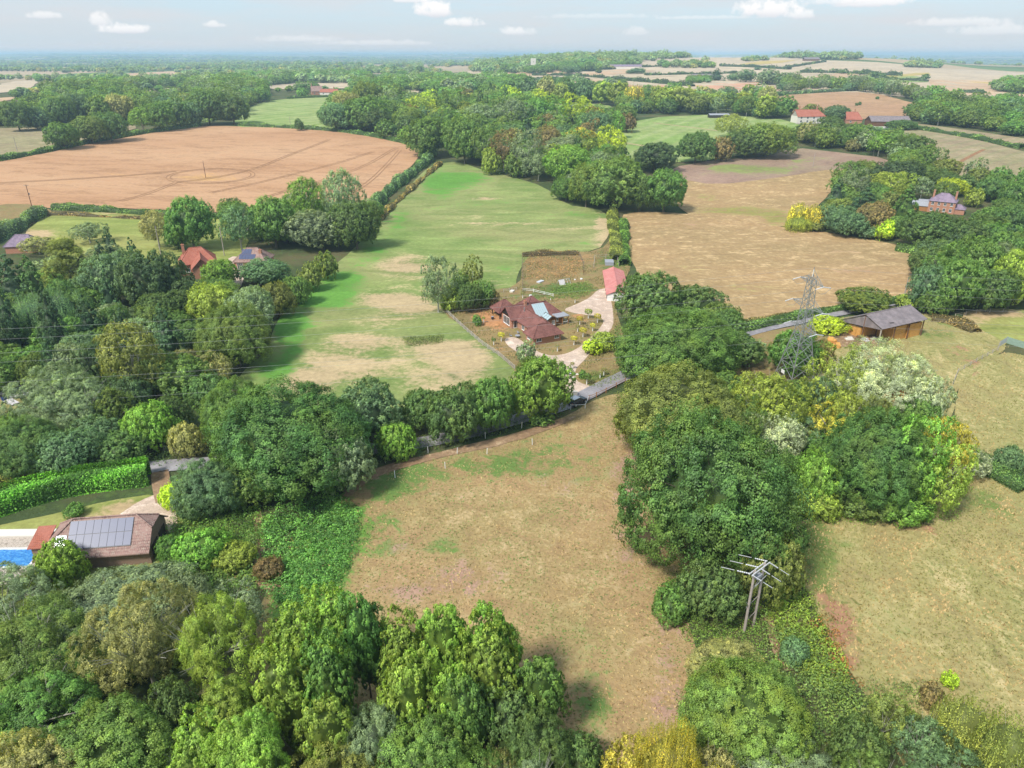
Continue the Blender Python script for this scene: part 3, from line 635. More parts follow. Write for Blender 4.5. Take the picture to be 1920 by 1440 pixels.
# ------------------------------------------------------------------ trees: shared crown and trunk meshes
def fib(n, rng):
    i = np.arange(n) + 0.5; z = 1 - 2 * i / n; ph = i * math.pi * (3 - math.sqrt(5)) + rng.uniform(0, 6.28)
    r = np.sqrt(1 - z * z); return np.stack([r * np.cos(ph), r * np.sin(ph), z], 1)
def unit(a): return a / np.maximum(np.linalg.norm(a, axis=-1, keepdims=True), 1e-6)
def quads(pos, nrm, L, Wd, rng):
    n = len(pos); r = unit(rng.normal(size=(n, 3))); t = unit(np.cross(nrm, r)); b = np.cross(nrm, t)
    L = np.reshape(L, (-1, 1)) * rng.uniform(0.7, 1.3, (n, 1)); Wd = np.reshape(Wd, (-1, 1)) * rng.uniform(0.7, 1.3, (n, 1))
    bend = nrm * L * 0.18
    V = np.stack([pos - t * L / 2 - bend, pos + b * Wd / 2, pos + t * L / 2 - bend, pos - b * Wd / 2], 1).reshape(-1, 3)
    return V, np.arange(n * 4).reshape(-1, 4)
def crown_mesh(name, seed, k=1.6, c0=0.06, nl=120, lr=0.2, ns=20, nf=14, leaf=0.04, style='round', core=True, env_amp=0.14):
    rng = np.random.default_rng(seed)
    zc = (1 + c0) / 2 * k; hz = (1 - c0) / 2 * k
    d = fib(int(nl * 1.25), rng); d = unit(d + rng.normal(size=d.shape) * 0.10); d = d[d[:, 2] > -0.62]
    ks = unit(rng.normal(size=(7, 3))) * rng.uniform(1.5, 5, (7, 1)); phs = rng.uniform(0, 6.28, 7)
    def env(q): return 1 + env_amp * np.sum(np.cos(q @ ks.T + phs), 1) / 2.3
    lrs = lr * rng.uniform(0.65, 1.4, len(d))
    if style == 'cone':
        zz = rng.uniform(0.0, 1, nl) ** 0.9; a = rng.uniform(0, 6.28, nl); rr = (1 - zz) ** 0.8 * rng.uniform(0.8, 1, nl)
        C = np.stack([rr * np.cos(a), rr * np.sin(a), c0 * k + zz * (1 - c0) * k * 0.97], 1); d = unit(np.stack([np.cos(a), np.sin(a), np.full(nl, 0.5)], 1))
        lrs = lr * (0.35 + 0.9 * (1 - zz)) * rng.uniform(0.8, 1.2, nl); d2 = d
    elif style == 'cedar':
        lev = rng.integers(0, 7, nl) / 6.0; a = rng.uniform(0, 6.28, nl); rr = (1 - lev * 0.75) * rng.uniform(0.2, 1.0, nl)
        C = np.stack([rr * np.cos(a), rr * np.sin(a), c0 * k + (lev * 0.85 + 0.08) * (1 - c0) * k - rr * 0.05], 1); d = unit(np.stack([np.cos(a) * .4, np.sin(a) * .4, np.full(nl, 1.)], 1)); lrs = lr * rng.uniform(0.7, 1.2, nl)
    else:
        e = env(d)
        top = 1.0 if style != 'poplar' else 1.0
        C = d * ((e - lrs * 0.9) * rng.uniform(0.86, 1.03, len(d)))[:, None]
        if style == 'poplar':   # a bunch of upright leaders
            nlead = 7; la = rng.uniform(0, 6.28, nlead); lrad = np.r_[0, rng.uniform(.35, .6, nlead - 1)]; lh = rng.uniform(0.45, 1.0, nlead); lh[0] = 1.0
            li = rng.integers(0, nlead, len(C)); t = rng.uniform(0, 1, len(C)); a = rng.uniform(0, 6.28, len(C))
            rr = 0.42 * np.sqrt(np.clip(1 - t ** 2.2, 0.02, 1))
            zz = -0.75 + t * (lh[li] + 0.70)
            C = np.stack([np.cos(la[li]) * lrad[li] * (1 - .1 * t) + rr * np.cos(a), np.sin(la[li]) * lrad[li] + rr * np.sin(a), zz], 1)
            d = unit(np.stack([np.cos(a), np.sin(a), 0.3 + t * 1.2], 1)); e = np.ones(len(C))
        C = C * np.array([1, 1, hz]) + np.array([0, 0, zc])
        # a few inner masses so that gaps show foliage, not sky
        ni = len(C) // 4; di = unit(rng.normal(size=(ni, 3))) * rng.uniform(0.3, 0.65, (ni, 1)); C = np.vstack([C, di * [1, 1, hz] + [0, 0, zc]]); d = np.vstack([d, unit(di)]); lrs = np.r_[lrs, np.full(ni, lr)]
    n = len(C)
    sd_ = unit(rng.normal(size=(n, ns, 3)) + d[:, None, :] * 0.9 + np.array([0, 0, 0.25]))
    if style == 'cedar': sd_ = unit(sd_ * [1, 1, 0.35])
    sub = C[:, None, :] + sd_ * (lrs[:, None, None] * rng.uniform(0.72, 1.06, (n, ns, 1)))
    sr = lrs[:, None, None, None] * (0.31 if style != 'cedar' else 0.3)
    ld = unit(rng.normal(size=(n, ns, nf, 3)) + sd_[:, :, None, :] * 0.6)
    pos = sub[:, :, None, :] + ld * sr * rng.uniform(0.35, 1.05, (n, ns, nf, 1))
    if style == 'willow':
        drop = rng.uniform(0, 1, (n, ns, nf, 1)) ** 1.3 * 0.55 * (0.5 + 0.7 * rng.random((n, ns, 1, 1)))
        pos = np.concatenate([sub[:, :, None, :2] + (pos - sub[:, :, None, :])[..., :2] * 0.4, sub[:, :, None, 2:] + 0.03 - drop], -1)
        pos[..., 2] = np.maximum(pos[..., 2], 0.03)
    nr = unit(ld * 0.45 + sd_[:, :, None, :] * 0.8 + d[:, None, None, :] * 0.3 + np.array([0, 0, 0.3]) + rng.normal(size=ld.shape) * 0.32)
    if style == 'willow': nr = unit(nr * [1, 1, 0.4])
    if style == 'cedar': nr = unit(nr * [0.5, 0.5, 1.3])
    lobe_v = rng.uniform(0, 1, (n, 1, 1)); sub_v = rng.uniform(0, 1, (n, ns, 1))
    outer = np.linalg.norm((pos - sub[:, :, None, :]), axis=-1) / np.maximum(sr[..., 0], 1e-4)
    v = np.clip(0.22 * lobe_v + 0.34 * sub_v + 0.22 * rng.uniform(0, 1, (n, ns, nf)) + 0.22 * outer * (0.3 + ld[..., 2]), 0, 1)  # upper outer leaves coloured lighter: light on clump tops put into the colour
    P = pos.reshape(-1, 3); keep = P[:, 2] > 0.0
    P = P[keep]; nr = nr.reshape(-1, 3)[keep]; v = v.reshape(-1)[keep]
    Vv, Ff = quads(P, nr, leaf, leaf * (0.62 if style != 'willow' else 0.4), rng)
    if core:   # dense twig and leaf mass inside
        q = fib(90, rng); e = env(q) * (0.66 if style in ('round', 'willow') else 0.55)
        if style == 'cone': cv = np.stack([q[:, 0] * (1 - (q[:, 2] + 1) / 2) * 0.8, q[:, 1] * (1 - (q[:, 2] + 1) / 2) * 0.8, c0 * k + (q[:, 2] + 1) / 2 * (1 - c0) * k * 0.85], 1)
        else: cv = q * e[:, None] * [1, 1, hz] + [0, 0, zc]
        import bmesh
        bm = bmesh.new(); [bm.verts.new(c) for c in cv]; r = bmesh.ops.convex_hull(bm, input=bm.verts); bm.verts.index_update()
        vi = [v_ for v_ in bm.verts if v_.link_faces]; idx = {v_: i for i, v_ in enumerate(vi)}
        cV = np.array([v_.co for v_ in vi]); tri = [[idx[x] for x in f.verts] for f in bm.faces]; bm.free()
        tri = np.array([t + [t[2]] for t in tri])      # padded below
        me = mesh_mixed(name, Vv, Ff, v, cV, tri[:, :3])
        return me
    return mesh_np(name, Vv, Ff, v=v)
def mesh_mixed(name, V, F, v, V2, T):
    n = len(V); V = np.vstack([V, V2]).astype(np.float32); me = bpy.data.meshes.new(name)
    me.vertices.add(len(V)); me.vertices.foreach_set('co', V.ravel())
    lv = np.concatenate([F.ravel(), (T + n).ravel()]).astype(np.int32); me.loops.add(len(lv)); me.loops.foreach_set('vertex_index', lv)
    ls = np.concatenate([np.arange(len(F)) * 4, len(F) * 4 + np.arange(len(T)) * 3]).astype(np.int32)
    lt = np.concatenate([np.full(len(F), 4), np.full(len(T), 3)]).astype(np.int32)
    me.polygons.add(len(ls)); me.polygons.foreach_set('loop_start', ls); me.polygons.foreach_set('loop_total', lt); me.update(calc_edges=True)
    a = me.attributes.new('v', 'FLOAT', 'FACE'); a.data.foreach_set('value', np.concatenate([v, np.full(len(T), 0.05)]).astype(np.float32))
    return me
def tube(V, F, pts, rad, n=6):
    k0 = len(V)
    for i, p in enumerate(pts):
        d = (Vector(pts[min(i + 1, len(pts) - 1)]) - Vector(pts[max(i - 1, 0)])).normalized(); up = Vector((1, 0, 0)) if abs(d.z) > 0.9 else Vector((0, 0, 1))
        t = d.cross(up).normalized(); q = d.cross(t)
        for j in range(n): an = 2 * math.pi * j / n; V.append(tuple(Vector(p) + (t * math.cos(an) + q * math.sin(an)) * rad[i]))
    for i in range(len(pts) - 1):
        for j in range(n): a = k0 + i * n + j; b = k0 + i * n + (j + 1) % n; F.append((a, b, b + n, a + n))
def trunk_mesh(name, seed, k, c0, limbs=9, r0=0.055, reach=0.8, top=0.75, sub=2):
    rng = random.Random(seed); V = []; F = []
    lean = (rng.uniform(-.05, .05), rng.uniform(-.05, .05)); zt = k * top
    tp = [(lean[0] * t * t, lean[1] * t * t, zt * t - (0.04 if t == 0 else 0)) for t in (0, .06, .3, .6, 1)]
    tube(V, F, tp, [r0 * 1.5, r0, r0 * .8, r0 * .5, r0 * .12], 7)
    zc = (1 + c0) / 2 * k; hz = (1 - c0) / 2 * k
    for i in range(limbs):
        a = i * 2.4 + rng.uniform(-.4, .4); el = rng.uniform(-0.1, 1.15); s = rng.uniform(0.22, 0.7)
        st = Vector((lean[0] * s * s, lean[1] * s * s, zt * s)); en = Vector((math.cos(a) * math.cos(el), math.sin(a) * math.cos(el), math.sin(el) * hz)) * reach + Vector((0, 0, zc))
        mid = st.lerp(en, 0.5) + Vector((rng.uniform(-.06, .06), rng.uniform(-.06, .06), rng.uniform(-.02, .08)))
        tube(V, F, [st, mid, en], [r0 * .5 * (1.1 - s), r0 * .26, r0 * .06], 5)
        for _ in range(sub):
            e2 = en + Vector((rng.uniform(-.25, .25), rng.uniform(-.25, .25), rng.uniform(-.05, .25))); tube(V, F, [mid, mid.lerp(e2, .5) + Vector((0, 0, .02)), e2], [r0 * .2, r0 * .11, r0 * .04], 4)
    me = bpy.data.meshes.new(name); me.from_pydata(V, [], F); me.update()
    for p in me.polygons: p.use_smooth = True
    return me
PROTO = {}
#        k     c0   style    core  trunk args
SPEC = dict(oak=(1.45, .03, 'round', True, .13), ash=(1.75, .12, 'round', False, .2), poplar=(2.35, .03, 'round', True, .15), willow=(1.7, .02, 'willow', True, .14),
            conifer=(2.9, .02, 'cone', True, .1), cedar=(1.6, .12, 'cedar', False, .1), shrub=(1.15, .0, 'round', True, .12), fastigiate=(3.2, .02, 'round', True, .06), silver=(1.35, .06, 'round', False, .2))
LODP = dict(h=dict(nl=96, ns=26, nf=24, leaf=.026, lr=.20), m=dict(nl=75, ns=14, nf=11, leaf=.055, lr=.22), l=dict(nl=40, ns=9, nf=6, leaf=.125, lr=.27), x=dict(nl=18, ns=6, nf=5, leaf=.26, lr=.33))
def proto(sp, lod, var):
    key = (sp, lod, var)
    if key not in PROTO:
        k, c0, st, core, ea = SPEC[sp]; p = dict(LODP[lod]); seed = hash_(sp) + ord(lod) * 7 + var * 131
        if sp in ('oak', 'shrub') and lod in 'hm': p['nl'] = int(p['nl'] * 1.3); p['lr'] *= .85
        if sp == 'ash': p['lr'] *= .85; p['nf'] = int(p['nf'] * .9)
        if sp == 'silver': p['lr'] *= .9
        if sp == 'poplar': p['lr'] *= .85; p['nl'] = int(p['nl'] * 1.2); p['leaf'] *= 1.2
        if sp in ('conifer', 'fastigiate'): p['lr'] *= .8; p['nl'] = int(p['nl'] * 1.3)
        if sp == 'cedar': p['lr'] *= .8
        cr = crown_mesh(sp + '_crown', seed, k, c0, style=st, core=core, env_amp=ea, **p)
        tr = trunk_mesh(sp + '_trunk', seed, k, c0, limbs=dict(h=12, m=8, l=4, x=2)[lod], r0=.05 if sp in ('oak', 'ash', 'silver', 'willow', 'shrub') else .035,
                        reach=.93 if sp in ('ash', 'silver') else .72, top=.75 if st != 'cone' else .9, sub=dict(h=3, m=2, l=0, x=0)[lod])
        PROTO[key] = (cr, tr)
    return PROTO[key]
def hash_(s): return sum(ord(c) * (i + 3) for i, c in enumerate(s))
C_ = dict(dark=(.076, .132, .042, .3), oak=(.100, .160, .042, .45), mid=(.092, .172, .042, .3), bright=(.132, .245, .045, .35), olive=(.140, .168, .048, .5), ygreen=(.205, .260, .050, .5), gold=(.35, .335, .055, .35),
          bluegreen=(.095, .160, .078, .2), greygreen=(.150, .200, .112, .2), silver=(.29, .34, .22, .15), khaki=(.215, .218, .090, .3), brown=(.165, .130, .060, .3), orange=(.38, .17, .05, .3),
          lime=(.30, .38, .035, .3), conif=(.060, .112, .054, .15), black=(.055, .092, .040, .2), noak=(.064, .128, .036, .35), yoak=(.118, .178, .042, .8), poplar=(.165, .250, .048, .6), thuja=(.130, .195, .032, .3), birch=(.225, .265, .075, .5))
WORDS = dict(noak='deep green', dark='dark green', oak='green', mid='mid green', bright='bright green', olive='olive green', ygreen='yellow-green', gold='golden yellow', bluegreen='blue-green', greygreen='grey-green', silver='silvery white-green',
             khaki='khaki', brown='brownish', orange='orange', lime='lime yellow', conif='dark blue-green', black='very dark green', yoak='yellow-tipped green', poplar='fresh yellow-green', thuja='dense olive', birch='pale yellow-green')
NAMES = dict(oak='oak_tree', ash='ash_tree', poplar='poplar_tree', willow='willow_tree', conifer='conifer_tree', cedar='cedar_tree', shrub='shrub', fastigiate='cypress_tree', silver='whitebeam_tree')
KIND = dict(oak='broad-crowned tree', ash='open-crowned tree', poplar='upright poplar', willow='drooping willow', conifer='conifer', cedar='cedar with layered boughs', shrub='rounded shrub', fastigiate='cypress', silver='loose-crowned tree')
CATS = dict(oak='tree', ash='tree', poplar='tree', willow='tree', conifer='conifer', cedar='conifer', shrub='shrub', fastigiate='conifer', silver='tree')
TRNG = random.Random(5)
ALL_TREES = []
_sph = fib(140, np.random.default_rng(3))
def add_tree(sp, col, base, r, h, label=None, region=None, lod=None, rz=None, group=None, mindist=None):
    D = math.hypot(base[0], base[1]); size = r * FPX / max(20, depth(base))     # half width in picture pixels
    if lod is None: lod = 'h' if size > 62 else 'm' if size > 24 else 'l' if size > 9 else 'x'
    nv = dict(h=2 if sp in ('oak', 'poplar') else 1, m=2 if sp in ('oak', 'ash', 'shrub') else 1, l=2 if sp == 'oak' else 1, x=1)[lod]
    cr, tr = proto(sp, lod, TRNG.randrange(nv)); k = SPEC[sp][0]
    rt = empty(NAMES[sp], (base[0], base[1], base[2] - 0.03), TRNG.uniform(0, 6.28) if rz is None else rz)
    c = C_[col] if isinstance(col, str) else col
    jit = TRNG.uniform(.88, 1.14)
    sc = (r, r * TRNG.uniform(.93, 1.07), h / k)
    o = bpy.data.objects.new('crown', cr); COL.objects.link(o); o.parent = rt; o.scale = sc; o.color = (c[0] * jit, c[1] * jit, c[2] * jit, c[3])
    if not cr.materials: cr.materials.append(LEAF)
    t = bpy.data.objects.new('trunk', tr); COL.objects.link(t); t.parent = rt; t.scale = sc
    if not tr.materials: tr.materials.append(PALEBARK if sp in ('silver', 'ash', 'willow') else BARK)
    ALL_TREES.append(dict(o=rt, sp=sp, col=col, px=float(proj(np.array([base[0], base[1], base[2] + h * .5]))[0]), py=float(proj(np.array([base[0], base[1], base[2] + h * .5]))[1]), D=D, r=r, h=h, label=label, region=region, group=group))
    return rt
CAND = []; EXTRA = []
# houses and yards the picture shows clear of the filling trees: x0, y0, x1, y1, distance
CLEAR = [(-40, 612, 40, 772, 150), (1712, 362, 1835, 416, 350), (225, 135, 345, 147, 1900), (-20, 156, 75, 178, 1300), (505, 155, 655, 168, 1150), (740, 163, 790, 176, 1000), (262, 162, 345, 172, 1100), (-20, 184, 38, 198, 800), (1040, 190, 1150, 204, 850), (332, 464, 414, 520, 205), (438, 462, 502, 492, 212), (366, 542, 396, 580, 170), (425, 484, 462, 540, 190), (0, 448, 52, 480, 240), (1486, 212, 1538, 236, 620), (1576, 214, 1606, 234, 620), (1626, 216, 1694, 242, 620),
         (578, 148, 652, 178, 900), (984, 118, 1008, 132, 2500), (1415, 144, 1450, 160, 1500), (1290, 140, 1330, 153, 1700), (1325, 210, 1350, 224, 700), (1425, 640, 1560, 740, 110), (1560, 560, 1740, 640, 140)]
def blocks(x, y, z, r, h):
    D = math.hypot(x, y); P = np.array([x, y, z + h * .5]); X, Y = proj(P); rr = r * FPX / depth(P) * .8; dep = math.atan2(CAMH - z - h / 2, D); rh = math.hypot(rr * h * .45 / r * math.cos(dep), rr * math.sin(dep))
    return any(D < d + 5 and X + rr > x0 and X - rr < x1 and Y + rh > y0 and Y - rh < y1 for x0, y0, x1, y1, d in CLEAR)
SHORT = lambda lb: lb
def resolve(quota=dict(oak=285, ash=250, poplar=60, willow=60, conifer=80, shrub=100, silver=60)):
    """of the trees filling the woods, those the picture shows largest become things of their own, the others one mass"""
    Wd, Hd = 960, 720; cov = np.zeros((Hd, Wd), bool); yy, xx = np.mgrid[0:Hd, 0:Wd]
    items = [(t['D'], None, t['o'].location, t['r'], t['h'], t['sp']) for t in ALL_TREES] + [(math.hypot(c[2].x, c[2].y), i, c[2], c[3], c[4], c[0]) for i, c in enumerate(CAND)]
    items.sort(key=lambda q: q[0]); vis = [0] * len(CAND)
    for D, i, p, r, h, sp in items:
        c = np.array([p[0], p[1], p[2] + h * .55]); X, Y = proj(c); X /= 2; Y /= 2; rr = r * FPX / depth(c) / 2; rh = rr * (h * .45 / r) * 1.0
        dep = math.atan2(CAMH - c[2], D); rh = math.hypot(rh * math.cos(dep), rr * math.sin(dep))
        x0, x1 = int(max(0, X - rr)), int(min(Wd, X + rr + 1)); y0, y1 = int(max(0, Y - rh)), int(min(Hd, Y + rh + 1))
        if x1 <= x0 or y1 <= y0: continue
        sub = cov[y0:y1, x0:x1]; e = ((xx[y0:y1, x0:x1] - X) / rr) ** 2 + ((yy[y0:y1, x0:x1] - Y) / rh) ** 2 < .92
        if i is not None: vis[i] = int((e & ~sub).sum())
        sub |= e
    cnt = {}
    for t in ALL_TREES: cnt[t['sp']] = cnt.get(t['sp'], 0) + 1
    for i in sorted(range(len(CAND)), key=lambda q: -vis[q]):
        sp, col, b, r, h, label, group = CAND[i]
        if vis[i] >= 14 and cnt.get(sp, 0) < quota.get(sp, 50):
            cnt[sp] = cnt.get(sp, 0) + 1; add_tree(sp, col, b, r, h, label, 'fill', group=group)
        else: EXTRA.append((sp, col, b, r, h))
    print('tree counts', cnt, 'extra', len(EXTRA))
def fit(cx, yt, yb, w, sp):
    """base point, radius and height of a tree whose crown fills x = cx +- w/2, y = yt..yb in the photograph"""
    k, c0 = SPEC[sp][0], SPEC[sp][1]; r = 1.0
    g = G(cx, yb); dirh = Vector((g.x, g.y)).normalized()
    b = g
    for _ in range(5):
        c = Vector((g.x, g.y)) + dirh * r * 0.55; b = Vector((c.x, c.y, float(height(c.x, c.y))))
        r = w / 2 * .95 * depth((b.x, b.y, b.z + 1.0 * r)) / FPX
    # the eyes see the middle of the crown at cx
    def top(h):
        P = _sph * [r, r, (1 - c0) / 2 * h] + [b.x, b.y, b.z + (1 + c0) / 2 * h]; return float(proj(P)[1].min())
    lo, hi = 0.25 * r, 6.5 * r
    for _ in range(18):
        m_ = (lo + hi) / 2
        if top(m_) > yt + (yb - yt) * .035: lo = m_
        else: hi = m_
    h = (lo + hi) / 2
    h = min(max(h, k * r * 0.42), k * r * (2.3 if sp in ('poplar', 'willow') else 1.8))
    px = proj(np.array([b.x, b.y, b.z + h * .5]))[0]; b.x += (cx - float(px)) * depth(b) / FPX
    b.z = float(height(b.x, b.y)); return b, r, h
def tree_list(txt, region=None):
    for ln in txt.strip().split('\n'):
        ln = ln.strip()
        if not ln or ln[0] == '#': continue
        f = ln.split(None, 6); cx, yt, yb, w = map(float, f[:4]); sp, col = f[4], f[5]
        b, r, h = fit(cx, yt, yb, w, sp); add_tree(sp, col, b, r, h, f[6] if len(f) > 6 else None, region)
tree_list('''
113 1004 1108 92 shrub thuja rounded dense olive conifer beside the swimming pool and garage
52 1070 1116 72 shrub thuja smaller olive conifer in front of the pool paving
235 1040 1240 310 oak greygreen big grey-green whitebeam in front of the garage roof
345 1066 1200 110 oak greygreen greyish open tree right of the whitebeam below the garage
268 1098 1330 180 ash khaki khaki drooping birch among the bottom-left trees
55 1120 1330 230 ash oak mid green tree at the left edge below the pool
60 1225 1440 250 ash mid feathery green tree at the left edge in the bottom-left wood
190 1290 1560 310 oak oak dull grey-green oak at the bottom of the bottom-left wood
55 1360 1600 220 oak khaki greyish olive tree in the bottom-left corner
400 1112 1330 170 ash poplar yellow-green ash with bright top right of the khaki birch
330 1230 1420 120 oak dark dark tree sunk between the khaki birch and the poplars
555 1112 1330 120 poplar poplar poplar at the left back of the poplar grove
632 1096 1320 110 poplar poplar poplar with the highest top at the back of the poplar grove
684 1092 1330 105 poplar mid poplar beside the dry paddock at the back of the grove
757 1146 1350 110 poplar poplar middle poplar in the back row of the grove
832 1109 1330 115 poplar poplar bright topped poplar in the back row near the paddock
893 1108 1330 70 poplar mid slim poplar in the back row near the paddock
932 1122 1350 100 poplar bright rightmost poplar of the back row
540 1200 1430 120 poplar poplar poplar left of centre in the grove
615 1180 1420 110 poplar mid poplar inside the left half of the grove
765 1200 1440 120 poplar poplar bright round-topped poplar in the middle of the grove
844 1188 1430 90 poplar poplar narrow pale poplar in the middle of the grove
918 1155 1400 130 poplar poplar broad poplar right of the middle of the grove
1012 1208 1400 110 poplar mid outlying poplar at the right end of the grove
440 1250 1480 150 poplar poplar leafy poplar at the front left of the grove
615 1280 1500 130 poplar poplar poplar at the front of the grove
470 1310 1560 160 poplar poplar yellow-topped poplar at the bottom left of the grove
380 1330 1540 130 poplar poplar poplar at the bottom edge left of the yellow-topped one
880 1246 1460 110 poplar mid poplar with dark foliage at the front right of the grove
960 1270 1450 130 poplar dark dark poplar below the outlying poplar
700 1270 1500 150 oak greygreen grey-green oak below the middle of the poplar grove
800 1320 1540 190 oak oak green oak at the bottom of the poplar grove
640 1370 1620 260 oak olive grey-green oak cut by the bottom edge left of centre
940 1388 1520 85 willow khaki small pale-stemmed birch at the bottom edge
1010 1330 1500 150 oak dark dark shrubby tree at the bottom edge right of the poplars
900 1400 1600 200 oak mid green tree at the bottom edge under the birch
1085 1365 1480 110 shrub dark low dark thicket tree at the foot of the dry paddock
1000 1410 1600 160 ash greygreen pale ash top at the bottom edge
1175 1322 1560 120 ash gold golden birch at the bottom edge, left one
1255 1335 1580 150 willow gold big golden birch at the bottom edge
1340 1335 1560 120 ash khaki khaki tree right of the golden birches
1330 1415 1600 120 willow gold golden birch top peeping over the bottom edge
1395 1220 1450 250 oak yoak large speckled green oak right of the foot of the paddock
1365 1188 1300 145 shrub khaki khaki bush under the twin-pole line
1490 1192 1248 60 shrub bluegreen small dark blue-green holly beside the bracken path
1480 1365 1580 260 oak greygreen pale green oak at the bottom edge below the bracken strip
1655 1300 1420 95 ash olive olive-brown bush tree at the foot of the right pasture
1725 1325 1470 100 ash bluegreen blue-green tree at the foot of the right pasture
1800 1283 1440 115 willow birch yellow-green birch at the foot of the right pasture
1885 1310 1520 120 willow birch hazy yellow-green birch at the right edge
1782 1243 1292 32 shrub lime tiny lime bush at the foot of the right pasture
1700 1300 1400 70 shrub olive olive shrub behind the blue-green tree
1610 1340 1480 110 oak dark dark green shrub tree below the red bracken
1640 1420 1600 160 ash oak green tree at the bottom edge right of the pale oak
1790 1400 1560 170 ash bluegreen blue-green thicket tree at the bottom right
1900 1420 1600 130 ash olive olive tree in the bottom right corner
1745 1270 1330 50 shrub brown brownish scrub bush beside the lime bush
1337 765 1110 345 oak noak giant oak standing between the two paddocks
1440 960 1150 130 oak olive brownish oak on the right flank of the giant oak
1275 688 900 258 oak olive big olive-brown oak behind the giant oak
1265 573 745 245 oak mid broad dark oak right of the cottage lane
1214 505 622 122 oak dark dark round oak beside the red-roofed stable
1302 530 615 115 oak dark dark oak behind the broad lane oak
1243 548 600 60 ash olive small olive tree between the two stable oaks
1335 1040 1180 130 oak dark dark tree under the giant oak behind the twin poles
1265 1090 1170 90 shrub mid low green tree at the foot of the giant oak
1440 690 840 120 ash ygreen pale green aspen left of the pylon base
1395 760 880 80 ash oak green tree between the oaks and the pylon wood
1463 778 880 95 silver silver silvery white poplar below the pylon
1530 810 960 90 oak bright bright green sycamore on the left of the pylon wood
1655 652 810 205 silver silver huge silvery whitebeam in front of the hay barn
1575 665 800 130 ash ygreen pale green tree between the pylon and the whitebeam
1720 700 830 110 silver silver silvery tree on the right shoulder of the whitebeam
1640 690 800 80 oak dark dark ivy-clad tree inside the whitebeam clump
1690 725 830 70 ash orange orange-leaved tree in the pylon wood
1640 745 840 60 ash olive olive tree left of the orange one
1558 765 850 95 ash gold yellow and orange maple in the pylon wood
1590 730 850 80 ash ygreen yellow-green tree above the yellow maple
1540 700 800 70 ash bluegreen bluish tree at the pylon foot
1640 768 970 190 oak noak large round green oak in the middle of the pylon wood
1708 780 975 125 ash bright bright yellow-green tree at the front of the pylon wood
1770 740 940 110 ash gold golden tree on the right side of the pylon wood
1755 830 980 120 ash ygreen yellow-green tree at the right front of the pylon wood
1690 900 985 120 shrub bright bright green low tree at the front edge of the pylon wood
1620 900 975 110 shrub oak green low tree at the front edge of the pylon wood
1530 900 975 100 shrub ygreen sunlit scrub tree between the giant oak and the pylon wood
1720 740 850 90 oak mid green tree behind the golden one
1815 838 900 75 silver silver silvery willow bush right of the pylon wood
1893 833 892 55 shrub bluegreen dark bush by the pasture ditch at the right edge
1490 620 710 90 shrub mid green thicket tree behind the pylon legs
1535 635 700 60 shrub brown brownish bush behind the pylon
1555 590 628 80 shrub lime lime green bush beside the hay barn lean-to
1620 536 592 108 oak yoak round olive oak behind the hay barn
1435 690 760 50 shrub khaki khaki bush in the rough ground left of the pylon
1415 775 850 60 ash silver pale aspen beside the silvery poplar
1410 700 800 90 ash ygreen pale leafy tree between the lane oak and the aspen
''', 'near')
